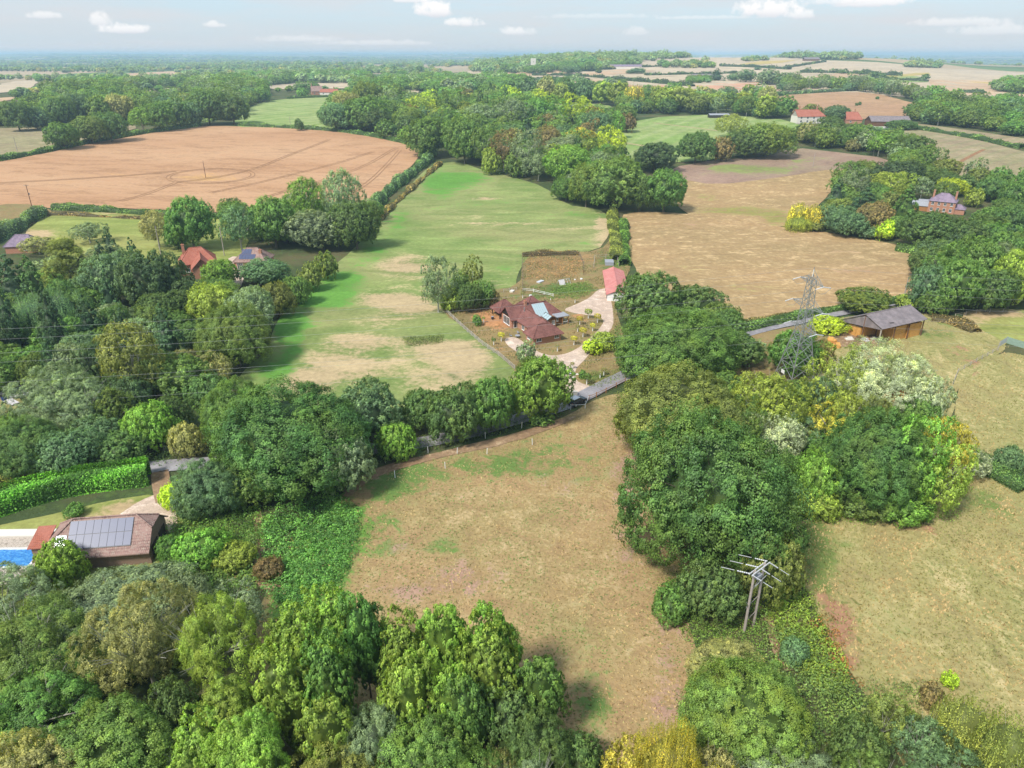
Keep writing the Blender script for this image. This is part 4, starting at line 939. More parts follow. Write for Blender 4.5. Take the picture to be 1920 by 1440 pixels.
tree_list('''
545 714 945 320 oak noak huge dark oak by the lane left of the paddock
450 715 860 150 oak mid mid green oak behind the huge lane oak
392 858 978 135 oak bluegreen dark blue-green tree in front of the huge lane oak
470 860 960 120 oak oak green oak right of the laurel hedge end
640 800 940 130 oak greygreen grey-green oak right of the huge lane oak
690 713 840 130 oak bluegreen blue-green oak in the lane row
742 790 868 80 shrub bright bright green bush in the lane row
790 724 815 88 oak dark dark round tree in the lane row
855 718 838 112 oak dark dark broad tree in the lane row
920 699 822 108 oak mid yellowish green tree in the lane row
1012 660 800 128 oak bright bright green maple over the cottage drive
1015 770 800 50 shrub mid green bush at the foot of the maple
820 478 592 66 ash greygreen tall grey birch by the cottage fence
845 520 588 44 shrub ygreen bright yellow-green maple by the cottage fence
886 486 550 46 ash olive olive tree in the cottage tree clump
878 530 590 52 oak dark dark tree in the cottage tree clump
905 526 582 46 oak mid green tree nearest the cottage
862 505 570 44 oak oak green tree between the grey birch and the olive tree
925 545 580 30 shrub brown brownish shrub beside the cottage hut
894 588 613 21 shrub mid small clipped round bush on the cottage lawn
1110 636 668 44 shrub lime lime green shrub where the drive bends
1132 620 660 52 shrub ygreen pale green shrub by the drive
988 640 688 40 silver greygreen small grey olive tree by the drive
1092 690 712 16 shrub mid small bush near the lane
1065 270 352 102 oak bright bright green oak at the meadow corner of the wood
1062 332 380 62 oak mid mid green tree at the meadow edge
1152 293 398 132 oak oak large green oak at the top right of the meadow
1247 312 403 92 oak mid mid green oak above the stubble hill
1100 305 392 70 oak yoak yellow-tipped oak behind the large meadow oak
1200 325 400 60 oak dark dark tree between the two big meadow oaks
1150 368 400 18 conifer birch small pale conifer at the hedge top
1228 263 326 96 oak black very dark yew-like oak by the far green field
1150 272 302 52 oak black small very dark round tree
1306 244 310 72 oak dark dark round tree by the far green field
1353 257 306 46 oak brown brownish tree in the far hedgerow
1400 240 300 90 oak dark dark tree in the far hedgerow
1440 228 300 110 oak yoak large yellow-tipped oak in the far hedgerow
575 325 425 74 ash bright bright green tree over the wheat field
640 308 430 78 ash greygreen tall sparse ash over the wheat field
666 375 474 98 oak dark dark oak at the end of the meadow tree row
600 390 475 128 oak greygreen olive grey oak in the garden tree row
512 362 470 90 oak mid dark green oak in the garden tree row
447 378 476 66 ash bluegreen grey-green tree with bare stem above the solar roof
355 362 474 104 oak mid tall oak behind the red-tiled house
292 388 468 64 ash khaki thin yellowish tree behind the red-tiled house
330 420 470 50 oak dark dark tree under the tall oak
165 413 460 62 ash greygreen grey willow at the left lawn edge
70 440 480 64 ash khaki khaki shrub tree by the purple roof
130 445 568 136 cedar olive spreading cedar left of the red-tiled house
24 468 605 110 conifer conif tall dark conifer at the left edge
60 470 600 80 conifer dark dark conifer next to the one at the left edge
82 538 640 150 willow bluegreen grey-green drooping beech below the cedar
118 470 600 60 oak dark dark tree under the cedar
215 468 580 110 oak bluegreen blue-green oak right of the cedar
288 468 600 120 oak black very dark oak left of the red-tiled house
340 520 600 70 oak black very dark oak below the red-tiled house
165 545 665 74 conifer conif dark cypress in the left wood
215 560 650 60 oak dark dark tree behind the drooping lime tree
130 570 620 60 shrub brown rusty tree in the left wood
98 620 745 60 conifer conif slim dark cypress in the left wood
140 640 740 90 oak greygreen grey-green round tree in the left wood
64 630 735 58 oak oak green tree beside the clearing
245 590 760 130 ash olive yellow-green drooping lime tree in the left wood
310 560 690 80 conifer conif dark blue-green fir in the left wood
300 520 600 50 conifer conif pointed fir below the dark oak
412 482 546 70 oak bright bright green round tree before the red-tiled house
497 483 540 96 oak bluegreen dark blue-green tree below the solar roof
440 572 700 150 oak oak large green tree at the meadow edge
400 530 620 90 oak ygreen pale olive tree above the large meadow-edge tree
470 540 640 100 oak greygreen grey-green tree by the meadow edge
520 528 600 70 shrub olive olive bush by the meadow edge
556 505 575 54 shrub oak green bush by the meadow edge
582 488 550 50 shrub olive olive bush further up the meadow edge
612 475 528 50 shrub yoak yellowish bush highest on the meadow edge
340 650 730 100 ash khaki khaki goat willow in the middle of the left wood
410 665 730 60 ash khaki slim khaki willow near the meadow corner
385 700 770 90 shrub dark dark thicket near the meadow corner
150 705 830 140 ash greygreen twiggy pale-stemmed tree above the laurel hedge
205 720 820 90 ash oak twiggy tree right of the pale-stemmed one
280 752 850 102 shrub bright bright green domed bush in the left wood
350 790 860 70 shrub khaki brownish shrub by the field gate
330 900 960 60 shrub lime yellow-green shrub at the end of the laurel hedge
48 784 900 140 oak dark dark oak above the laurel hedge at the left edge
130 800 900 120 oak bluegreen blue-green thicket tree above the laurel hedge
220 800 880 110 oak dark dark thicket tree above the middle of the laurel hedge
16 778 860 80 oak oak green tree beside the scrap pile
72 692 722 34 shrub oak green shrub behind the scrap pile
235 700 790 90 oak black very dark tree behind the bright domed bush
320 740 820 80 oak dark dark tree right of the bright domed bush
280 620 760 70 oak dark dark tree behind the lime tree
180 620 740 80 oak black very dark tree in the middle of the left wood
140 942 972 42 shrub mid small round bush on the lawn behind the garage
375 985 1070 110 shrub bright bright green shrub right of the garage
440 1010 1070 80 shrub ygreen yellow-green shrub by the bracken path
320 1000 1060 60 shrub mid green shrub at the corner of the garage
505 1040 1090 60 shrub brown brownish shrub beside the bracken path
''', 'mid')
tree_list('''
115 226 282 62 oak mid round tree in the hedge above the wheat field
168 215 272 66 oak oak broad hedge tree above the wheat field
205 208 268 60 oak dark dark hedge tree above the wheat field
265 198 250 56 ash bright bright green tree in the wheat hedge
295 188 248 66 oak mid mid green tree in the wheat hedge
335 185 242 50 oak dark dark tree in the wheat hedge
388 165 236 76 oak dark large dark oak at the top of the wheat field
435 172 235 66 oak dark dark oak at the head of the wheat field
360 190 238 44 oak bluegreen blue-green oak in the wheat hedge
30 188 248 66 oak dark dark tree at the left edge far field
65 200 245 50 oak bluegreen blue-green tree by the far left field
110 180 240 60 oak dark dark tree left of the twin hedge trees
145 172 236 66 oak bluegreen blue-green tree behind the hedge trees
185 180 236 50 oak oak green tree behind the hedge trees
225 174 232 60 oak khaki khaki tree behind the hedge trees
76 220 242 28 shrub mid small round bush by the far left field
560 218 246 20 shrub dark lone dark shrub on the wheat field hedge
628 190 248 70 oak bluegreen dark oak at the left of the round copse
680 178 248 92 oak mid big oak in the middle of the round copse
650 170 230 60 oak khaki pinkish brown oak at the top of the round copse
700 200 250 60 oak dark dark oak at the right of the round copse
735 186 235 56 oak mid green oak behind the round copse
690 152 215 60 oak yoak yellow-tipped oak above the round copse
740 160 205 50 oak yoak yellow-tipped oak further above the copse
725 225 262 44 oak mid round green tree at the wheat corner
760 238 268 30 oak bright bright green tree at the wheat corner
768 198 250 62 oak yoak yellowish oak above the wheat corner
803 214 298 92 oak mid large green oak at the meadow head
845 198 260 40 oak dark dark oak right of the meadow head
800 270 300 40 shrub dark dark bush at the meadow head
870 215 312 80 oak oak green oak at the left of the middle wood
905 240 318 60 ash oak green ash at the left of the middle wood
945 250 325 56 ash brown brown tree in the middle wood
920 280 330 44 shrub ygreen yellowish low tree on the edge of the middle wood
985 250 335 70 ash greygreen grey-green ash in the middle wood
965 290 335 50 shrub oak green low tree on the edge of the middle wood
1010 285 342 56 ash greygreen pale tree on the edge of the middle wood
1030 232 300 60 oak brown brown oak in the middle wood
1090 235 290 66 ash gold yellow-topped tree in the middle wood
1120 205 270 66 oak bluegreen blue-green oak on the far field edge
1160 210 262 30 ash bright bright green tree on the far field corner
1175 215 250 40 shrub brown brown thicket on the far field corner
900 190 250 70 ash greygreen pale ash in the middle wood
960 180 250 80 ash greygreen broad pale ash in the middle wood
1005 182 245 60 oak mid green oak in the middle wood
1045 185 240 60 ash bright bright green ash in the middle wood
1080 180 240 60 ash lime lime green ash in the middle wood
1070 200 262 50 conifer dark dark pine in the middle wood
990 205 290 44 conifer conif dark fir in the middle wood
850 170 230 60 ash oak green ash above the middle wood
1245 160 212 50 poplar ygreen pale poplar beyond the far green field
1275 160 212 60 poplar birch broad pale poplar beyond the far green field
1310 175 215 50 oak olive olive tree beyond the far green field
1345 180 215 36 ash greygreen pale ash beyond the far green field
1190 155 205 46 willow gold yellow willow beyond the middle wood
1160 148 200 40 poplar ygreen green poplar beyond the middle wood
1130 148 198 40 poplar ygreen yellowish poplar beyond the middle wood
1095 150 195 40 oak bluegreen blue oak beyond the middle wood
1060 148 195 40 oak dark dark oak beyond the middle wood
1025 145 192 46 oak khaki khaki oak beyond the middle wood
990 145 190 44 oak bluegreen blue-green oak beyond the middle wood
1370 210 262 60 ash birch lone pale round tree in the far green field
1345 172 190 40 oak dark dark tree below the peach field
1365 162 186 40 oak bluegreen blue tree below the peach field
1400 178 218 56 oak mid green tree above the far green field
1440 162 215 44 oak khaki tall khaki tree above the far green field
1475 180 220 46 oak mid green tree near the white farmhouse
1450 195 222 60 oak oak spreading tree near the white farmhouse
1520 195 226 44 oak olive olive tree behind the white farmhouse
1570 196 230 56 oak bluegreen blue-green tree behind the white farmhouse
1515 230 270 46 oak khaki khaki tree in front of the white farmhouse
1560 215 262 56 oak dark dark tree right of the white farmhouse
1548 240 280 44 oak yoak yellowish tree below the farmhouse
1590 235 280 56 oak mid green tree between the farmhouses
1625 245 285 44 oak greygreen grey-green tree below the farm barn
1650 250 295 50 ash bright bright green tree below the farm barn
1600 262 285 30 shrub khaki khaki bush below the farm barn
1710 252 310 76 oak dark dark round oak at the striped field
1700 280 335 66 oak yoak yellow-tipped oak at the striped field
1685 298 362 90 oak black very dark round oak in the right wood
1665 240 256 30 oak bluegreen small blue tree near the farm barn
1690 225 245 60 oak dark dark tree right of the farm barn
1640 220 235 20 oak oak small tree left of the farm barn
1620 345 432 86 conifer conif dark conifer in the right wood
1570 332 395 50 conifer conif pointed dark conifer in the right wood
1600 320 380 60 ash greygreen grey tree at the top of the right wood
1655 318 370 60 ash ygreen yellowish tree at the top of the right wood
1590 392 448 72 oak bluegreen round blue-green tree in the right wood
1640 375 440 70 oak brown brown-green tree in the right wood
1700 340 425 60 conifer mid green conifer in the right wood
1497 376 428 44 willow gold golden willow on the field edge
1528 380 432 44 willow gold second golden willow on the field edge
1497 402 436 56 willow ygreen yellow-green willow in front of the golden pair
1530 415 436 36 shrub olive olive shrub by the golden willows
1662 415 454 40 shrub lime lime yellow bush at the wood edge
1628 425 450 40 shrub bluegreen blue-green shrub at the wood edge
1735 393 472 104 oak dark large dark oak at the foot of the right wood
1812 408 480 90 oak dark dark oak right of the large dark one
1785 333 370 52 oak lime lime yellow tree behind the pink brick house
1828 355 390 36 shrub ygreen yellow-green bush beside the pink brick house
1868 348 362 16 shrub lime small lime tree top in the right wood
1862 385 440 80 oak mid green tree in front of the pink brick house
1900 380 460 80 oak dark dark tree at the right edge
1775 320 360 70 oak dark dark tree behind the lime yellow tree
1860 330 380 60 oak dark dark tree in the far right wood
1905 335 400 60 oak mid green tree in the far right wood
1880 430 520 90 oak mid green oak at the right edge above the paddock
1830 440 560 110 oak mid mid green oak above the green paddock
1905 440 585 90 oak ygreen yellow-green oak at the right edge by the paddock
1790 480 592 100 oak mid green oak left of the paddock
1740 492 585 70 oak bluegreen dark blue-green oak at the hill field corner
1750 540 592 70 shrub mid green bushy tree by the hay barn
1860 500 592 90 oak dark dark green oak by the paddock
1700 552 582 50 shrub ygreen yellowish bush left of the bushy tree
''', 'far')
# ------------------------------------------------------------------ woods filled between the trees named above
FIELD_POLYS = [[G(*p).to_2d() for p in P] for P in (P_PADDOCK, P_PAST, P_PAST2, P_YARD, P_MEADOW, P_PLOT, P_GARDEN)]
def in_fields(x, y, polys):
    m = np.zeros(np.shape(x), bool)
    for P in polys: m |= inside(P, x, y)
    return m
def scatter(poly, spacing, rng, world=False):
    P = [Vector(p[:2]) for p in poly] if world else [G(*p).to_2d() for p in poly]
    xs = [p[0] for p in P]; ys = [p[1] for p in P]; out = []
    y = min(ys)
    while y < max(ys):
        x = min(xs) + rng.uniform(0, spacing)
        while x < max(xs):
            out.append((x + rng.uniform(-.3, .3) * spacing, y + rng.uniform(-.3, .3) * spacing)); x += spacing
        y += spacing * 0.87
    a = np.array(out); return a[inside(P, a[:, 0], a[:, 1])]
def fill(poly, spacing, rr, kk, mix, label, group, seed, avoid=None, gap=0.62):
    rng = random.Random(seed); pts = scatter(poly, spacing, rng)
    taken = [(t['o'].location.x, t['o'].location.y, t['o'].children[0].scale[0]) for t in ALL_TREES]
    T = np.array(taken) if taken else np.zeros((0, 3))
    bad = in_fields(pts[:, 0], pts[:, 1], FIELD_POLYS)
    for (x, y), b_ in zip(pts, bad):
        if b_: continue
        r = rng.uniform(*rr)
        if len(T) and np.any(np.hypot(T[:, 0] - x, T[:, 1] - y) < gap * (T[:, 2] + r)): continue
        sp, col = rng.choice(mix)
        k = SPEC[sp][0]; h = r * k * rng.uniform(*kk)
        if sp in ('conifer',): r *= .6
        if sp == 'shrub': h *= .8
        if blocks(x, y, float(height(x, y)), r, h): continue
        CAND.append((sp, col, Vector((x, y, float(height(x, y)))), r, h, label, group))
DEC = [('oak', 'dark'), ('oak', 'oak'), ('oak', 'mid'), ('oak', 'bluegreen'), ('oak', 'yoak'), ('ash', 'oak'), ('ash', 'greygreen'), ('oak', 'olive'), ('ash', 'mid')]
fill([(-60, 1150), (250, 1180), (480, 1150), (640, 1330), (1100, 1440), (1100, 1560), (-60, 1560)], 6.5, (3.0, 4.6), (.7, .9), [('oak', 'dark'), ('oak', 'bluegreen'), ('ash', 'mid'), ('ash', 'greygreen')], 'lower tree filling the gaps of the bottom-left wood and poplar grove', 'understorey of the bottom-left wood', 1, gap=.45)
fill([(1280, 1420), (1500, 1300), (1640, 1400), (1920, 1420), (1960, 1560), (1200, 1560)], 6, (2.2, 3.4), (.7, .9), [('oak', 'mid'), ('ash', 'olive'), ('ash', 'bluegreen'), ('oak', 'greygreen')], 'lower tree filling the scrub at the foot of the right pasture', 'scrub trees at the foot of the right pasture', 2, gap=.5)
fill([(-60, 700), (-60, 560), (60, 560), (200, 500), (330, 540), (420, 560), (480, 600), (440, 730), (360, 830), (240, 860), (0, 900), (-60, 900), (70, 780)], 9, (4.2, 6.2), (.8, 1.05), DEC[:4] + [('ash', 'greygreen'), ('conifer', 'conif')], 'tree packed between the named ones in the left wood', 'trees of the left wood', 3, gap=.5)
fill([(1400, 840), (1400, 960), (1500, 960), (1620, 950), (1760, 950), (1760, 800), (1640, 740), (1500, 740)], 7, (3, 4.6), (.75, .95), [('oak', 'oak'), ('oak', 'mid'), ('ash', 'bluegreen'), ('ash', 'ygreen')], 'tree hidden among the crowns of the pylon wood', 'trees of the pylon wood', 4, gap=.48)
fill([(1150, 900), (1180, 760), (1150, 640), (1380, 620), (1400, 760), (1400, 900), (1300, 1060), (1230, 1000)], 8, (4, 5.5), (.8, 1), [('oak', 'oak'), ('oak', 'dark')], 'tree hidden among the big oaks between the lane and the paddock', 'trees under the big oaks', 5, gap=.5)
fill([(845, 318), (900, 312), (1030, 350), (1110, 385), (1180, 385), (1150, 300), (1120, 262), (1180, 222), (1060, 205), (960, 190), (760, 195), (740, 225), (830, 262), (860, 300)], 12.5, (6.2, 9), (.8, 1.1), DEC + [('ash', 'brown'), ('ash', 'lime'), ('conifer', 'dark'), ('oak', 'khaki'), ('ash', 'ygreen')], 'mixed tree standing crown to crown in the middle wood behind the meadow', 'trees of the middle wood', 6, gap=.56)
fill([(-80, 240), (-80, 185), (60, 178), (250, 165), (480, 160), (520, 182), (470, 200), (440, 228), (370, 226), (280, 232), (190, 226), (60, 236)], 16, (7, 10), (.8, 1.1), DEC, 'broad tree in the belt behind the wheat field hedge', 'trees of the belt behind the wheat field', 7, gap=.62)
fill([(610, 240), (640, 182), (680, 165), (760, 168), (770, 195), (780, 262), (735, 258), (700, 246)], 14, (7, 9.5), (.8, 1.1), DEC, 'tree in the round copse at the top corner of the wheat field', 'trees of the wheat corner copse', 8, gap=.6)
fill([(1110, 205), (1000, 190), (1160, 188), (1240, 195), (1350, 208), (1440, 210), (1500, 222), (1480, 232), (1360, 214), (1200, 215)], 13, (6, 8.5), (.8, 1.15), DEC + [('poplar', 'ygreen'), ('poplar', 'birch')], 'tree in the shelter belt beyond the far green field', 'trees of the far shelter belt', 9, gap=.6)
fill([(1490, 275), (1480, 240), (1560, 245), (1660, 262), (1720, 300), (1740, 330), (1690, 345), (1660, 300), (1560, 283)], 12, (5.5, 8), (.8, 1.05), DEC, 'tree in the belt round the red-roofed farm', 'trees round the red-roofed farm', 10, gap=.55)
fill([(1560, 350), (1680, 330), (1760, 335), (1930, 345), (1990, 420), (1990, 590), (1720, 590), (1700, 560), (1760, 480), (1740, 466), (1560, 436)], 11, (5, 7.2), (.8, 1.05), DEC + [('conifer', 'conif'), ('ash', 'ygreen')], 'tree packed into the big wood at the right around the pink brick house', 'trees of the right wood', 11, gap=.58)
fill([(1690, 225), (1740, 200), (1800, 215), (1930, 225), (2050, 250), (2050, 285), (1925, 262), (1800, 242), (1720, 234)], 15, (6.5, 9), (.8, 1.05), DEC[:6], 'tree in the long dark belt below the pale hill', 'trees of the belt below the pale hill', 12, gap=.6)
fill([(1440, 178), (1560, 168), (1640, 176), (1760, 206), (1930, 235), (1930, 220), (1780, 196), (1640, 166), (1540, 160), (1440, 172)], 18, (6.5, 9.5), (.8, 1.1), [('oak', 'oak'), ('oak', 'bluegreen'), ('ash', 'greygreen'), ('oak', 'yoak')], 'tree in the curving line above the brown stubble', 'trees above the brown stubble', 13, gap=.66)
fill([(420, 478), (650, 470), (700, 440), (700, 400), (560, 400), (430, 410), (420, 440)], 10, (4.5, 6), (.85, 1.1), [('oak', 'dark'), ('oak', 'oak'), ('oak', 'bluegreen')], 'dark tree filling the row between the lawn and the meadow', 'trees of the garden row', 14, gap=.6)

# ------------------------------------------------------------------ hedges
def hedge(pts, h, w, col, label, leaf=None, world=False, name='hedge', cat='hedge', rough=0.25, dens=2.2, seed=0, clipped=False, group=None):
    P = [Vector(p) for p in pts] if world else [G(*p).to_2d() for p in pts]
    for _ in range(2):
        Q = [P[0]]
        for i in range(len(P) - 1): Q += [P[i].lerp(P[i + 1], 0.25), P[i].lerp(P[i + 1], 0.75)]
        Q.append(P[-1]); P = Q
    D = sum(p.length for p in P) / len(P); leaf = leaf or max(0.22, D * 0.0022)
    P = resample(P, max(1.0, leaf * 4)); rng = np.random.default_rng(seed + int(D)); n = len(P)
    A = np.array([(p.x, p.y) for p in P]); seg = np.hypot(*(A[1:] - A[:-1]).T); Lt = seg.sum(); cum = np.r_[0, np.cumsum(seg)]
    per = 2 * h + w; N = int(min(16000, Lt * per / (leaf * leaf * 0.3) * dens * 0.5))
    s = rng.uniform(0, Lt, N); i = np.clip(np.searchsorted(cum, s) - 1, 0, n - 2); t = ((s - cum[i]) / np.maximum(seg[i], 1e-3))[:, None]
    c = A[i] * (1 - t) + A[i + 1] * t; dr = unit(A[i + 1] - A[i]); nn = np.stack([-dr[:, 1], dr[:, 0]], 1)
    wob = 1 + rough * (np.sin(s / 3.1 + seed) * .5 + np.sin(s / 1.3 + 2) * .3 + np.sin(s / 7.7) * .6)
    a = rng.uniform(-0.15, math.pi + 0.15, N)
    if clipped: ex = 0.35
    else: ex = 0.8
    ca = np.sign(np.cos(a)) * np.abs(np.cos(a)) ** ex; sa = np.sign(np.sin(a)) * np.abs(np.sin(a)) ** ex
    rad = rng.uniform(0.82, 1.06, N) * wob
    off = ca * w / 2 * rad; zz = np.maximum(sa, 0.0) * h * rad * (rng.uniform(0, 1, N) ** 0.0); lowm = rng.random(N) < 0.25; zz = np.where(lowm, zz * rng.random(N), zz)
    xy = c + nn * off[:, None]; pos = np.column_stack([xy, height(xy[:, 0], xy[:, 1]) + np.maximum(zz, 0.05)])
    nr = np.column_stack([nn * ca[:, None], np.maximum(sa, 0.1)]); nr = unit(nr + rng.normal(size=(N, 3)) * 0.5 + [0, 0, .25])
    base = np.array([P[0].x, P[0].y, float(height(P[0].x, P[0].y))])
    V, F = quads(pos - base, nr, leaf, leaf * .62, rng)
    v = np.clip(0.5 + 0.3 * np.sin(s / 2.2 + a * 2) + rng.normal(size=N) * .25, 0, 1)
    # inner body
    cv = []; ct = []
    for j, p in enumerate(P):
        d = (P[min(j + 1, n - 1)] - P[max(j - 1, 0)]).normalized(); q = Vector((-d.y, d.x)); z0 = float(height(p.x, p.y)); sj = cum[j]
        wb = 1 + rough * (math.sin(sj / 3.1 + seed) * .5 + math.sin(sj / 1.3 + 2) * .3 + math.sin(sj / 7.7) * .6)
        for (o_, z_) in ((-.42, -.05), (-.42, .55), (-.25, .8), (.25, .8), (.42, .55), (.42, -.05)):
            e = p + q * (o_ * w * wb); cv.append((e.x - base[0], e.y - base[1], z0 + z_ * h * wb - base[2]))
        if j:
            for m in range(5): a0 = (j - 1) * 6 + m; ct += [(a0, a0 + 1, a0 + 7), (a0, a0 + 7, a0 + 6)]
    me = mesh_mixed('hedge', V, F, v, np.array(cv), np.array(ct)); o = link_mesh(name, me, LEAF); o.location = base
    cc = C_[col] if isinstance(col, str) else col; o.color = cc; tag(o, label, cat, group); return o
hedge([(-70, 985), (0, 958), (90, 930), (180, 912), (250, 905), (283, 900)], 3.4, 3.6, (.085, .20, .03, .1), 'tall clipped bright green laurel hedge beside the lane', leaf=.3, rough=.06, clipped=True, dens=3)
hedge([(-60, 925), (0, 905), (100, 885), (170, 878)], 2.2, 3, 'olive', 'rough olive hedge behind the clipped laurel hedge', rough=.3)
hedge([(806, 300), (780, 322), (740, 352), (712, 378), (692, 400)], 3.6, 5.0, 'bluegreen', 'thick hedge between the wheat field and the meadow', rough=.3)
hedge([(826, 308), (800, 330), (764, 362), (735, 388), (706, 420)], 1.6, 2.6, 'brown', 'low brown bramble margin along the wheat field hedge', rough=.5)
hedge([(100, 392), (160, 394), (260, 402), (330, 406), (420, 410)], 2.3, 3.2, 'dark', 'hedge below the wheat field behind the garden lawn', rough=.25)
hedge([(40, 410), (100, 402), (200, 408), (280, 412)], 1.2, 2.2, 'brown', 'low brown bramble strip behind the garden lawn', rough=.5)
hedge([(-60, 470), (0, 448), (40, 425), (80, 402)], 4.0, 6.0, 'bluegreen', 'broad blue-green hedge at the left edge beside the garden lawn', rough=.25)
hedge([(-60, 312), (60, 292), (150, 272), (250, 254), (330, 243), (375, 237)], 3.0, 4.5, 'dark', 'long hedge on the left side of the wheat field', rough=.25)
hedge([(450, 236), (520, 240), (600, 244), (660, 250), (760, 268), (785, 280)], 2.4, 3.5, 'dark', 'hedge at the top of the wheat field', rough=.3)
hedge([(240, 222), (330, 225), (400, 228)], 2.5, 4, 'oak', 'hedge behind the trees at the head of the wheat field')
hedge([(540, 186), (600, 183), (650, 182)], 2.5, 4, 'dark', 'hedge at the far side of the left green field')
hedge([(1148, 402), (1150, 430), (1155, 455), (1158, 490)], 2.6, 4.2, 'olive', 'overgrown yellow-green hedge between the meadow and the stubble hill', rough=.2)
hedge([(1168, 420), (1172, 460), (1170, 500)], 2.4, 3.2, 'mid', 'shrubby hedge by the vegetable garden', rough=.4)
hedge([(1365, 626), (1430, 612), (1500, 596), (1560, 584), (1610, 576), (1700, 566)], 1.9, 2.6, 'dark', 'roadside hedge along the foot of the stubble hill', rough=.2)
hedge([(1370, 612), (1450, 594), (1540, 582)], 0.7, 1.4, 'brown', 'low brown bank at the foot of the roadside hedge', rough=.5)
hedge([(1700, 240), (1760, 249), (1830, 261), (1915, 279)], 2.6, 3.5, 'dark', 'straight dark hedge across the far right striped fields', rough=.3)
hedge([(1735, 328), (1755, 316), (1775, 306)], 3.0, 6, 'olive', 'short thick hedge by the very dark round oak')
hedge([(1440, 180), (1540, 174), (1600, 171)], 3.5, 6, 'bluegreen', 'hedge along the top of the brown stubble field')
hedge([(1680, 470), (1740, 480), (1800, 486)], 2.5, 3, 'mid', 'hedge at the foot of the right wood')
hedge([(1745, 600), (1790, 606), (1830, 625)], 1.4, 3, 'brown', 'brambly bank between the barn yard and the green paddock', rough=.5)
hedge([(980, 482), (1000, 481), (1040, 479), (1085, 479)], 1.5, 1.0, 'brown', 'row of dead brown stalks at the back of the vegetable garden', rough=.6)
hedge([(1790, 850), (1860, 880), (1925, 925)], 1.4, 3.5, 'dark', 'scrubby ditch hedge at the right edge', rough=.5)
for i, (pts, h, w, lb) in enumerate([
    ([(1000, 142), (1080, 143), (1180, 151), (1250, 157)], 4, 9, 'lower dark hedge crossing the far hill'), ([(1210, 142), (1290, 140), (1380, 138)], 4, 9, 'hedge at the middle of the far hill left of the farm'),
    ([(960, 152), (1040, 150), (1100, 155)], 5, 10, 'hedge at the near edge of the far pink fields'), ([(1070, 136), (1190, 127), (1240, 125)], 4, 9, 'hedge below the far hill wood'),
    ([(1500, 137), (1560, 137), (1640, 141), (1690, 143)], 6, 10, 'hedge dotted with trees across the pale hill'), ([(1475, 128), (1520, 121), (1545, 117)], 4, 8, 'thin slanting hedge near the top of the pale hill'),
    ([(1350, 125), (1420, 127), (1480, 131)], 5, 9, 'hedge beside the yellow strip on the pale hill'), ([(1640, 148), (1740, 154)], 4, 8, 'short hedge by the lone tree on the pale hill'),
    ([(1795, 174), (1850, 176)], 4, 7, 'short hedge before the dark wood on the right'), ([(1150, 150), (1230, 156), (1300, 163)], 5, 9, 'hedge above the peach field')]):
    hedge(pts, h, w, 'black', lb, rough=.4, dens=1.6, seed=i)
# trees dotted on the far hill, each its own
tree_list('''
1735 138 151 18 oak dark lone round tree on the pale hill
1713 118 127 66 shrub olive x
1123 130 138 14 oak dark small tree on the far left hill fields
1195 128 139 34 oak bluegreen dark clump tree on the far hill fields
1182 131 139 20 oak bluegreen second clump tree on the far hill fields
1065 124 139 24 oak bluegreen pair tree left in the far fields
1080 126 138 24 oak bluegreen pair tree right in the far fields
1345 126 152 34 conifer conif tall dark conifer at the far hill farm
1375 138 152 24 oak bluegreen tree beside the far hill farm
1400 130 155 40 oak bluegreen tree in the far hill farm copse
1440 130 160 50 oak greygreen large tree in the far hill farm copse
1475 136 165 50 oak bluegreen tree in the far hill farm copse right side
1510 145 166 30 ash greygreen tree at the right end of the far hill farm copse
1420 126 132 16 oak bluegreen small round tree above the far hill farm
1525 130 137 8 oak dark small tree on the far hedge
1540 132 138 8 oak dark second small tree on the far hedge
1580 131 139 14 oak dark third small tree on the far hedge
1614 133 141 12 oak dark fourth small tree on the far hedge
1640 133 146 18 oak dark dark tree in the far hill hedge
1655 137 147 14 oak dark smaller tree in the far hill hedge
1645 181 187 8 shrub dark small bush in the brown stubble
1612 191 198 7 shrub dark small dark bush in the brown stubble
1606 193 199 6 shrub dark tiny dark bush in the brown stubble
1590 155 172 24 oak bluegreen tree at the corner of the far hedge
'''.replace('1713 118 127 66 shrub olive x\n', ''), 'hill')

resolve()
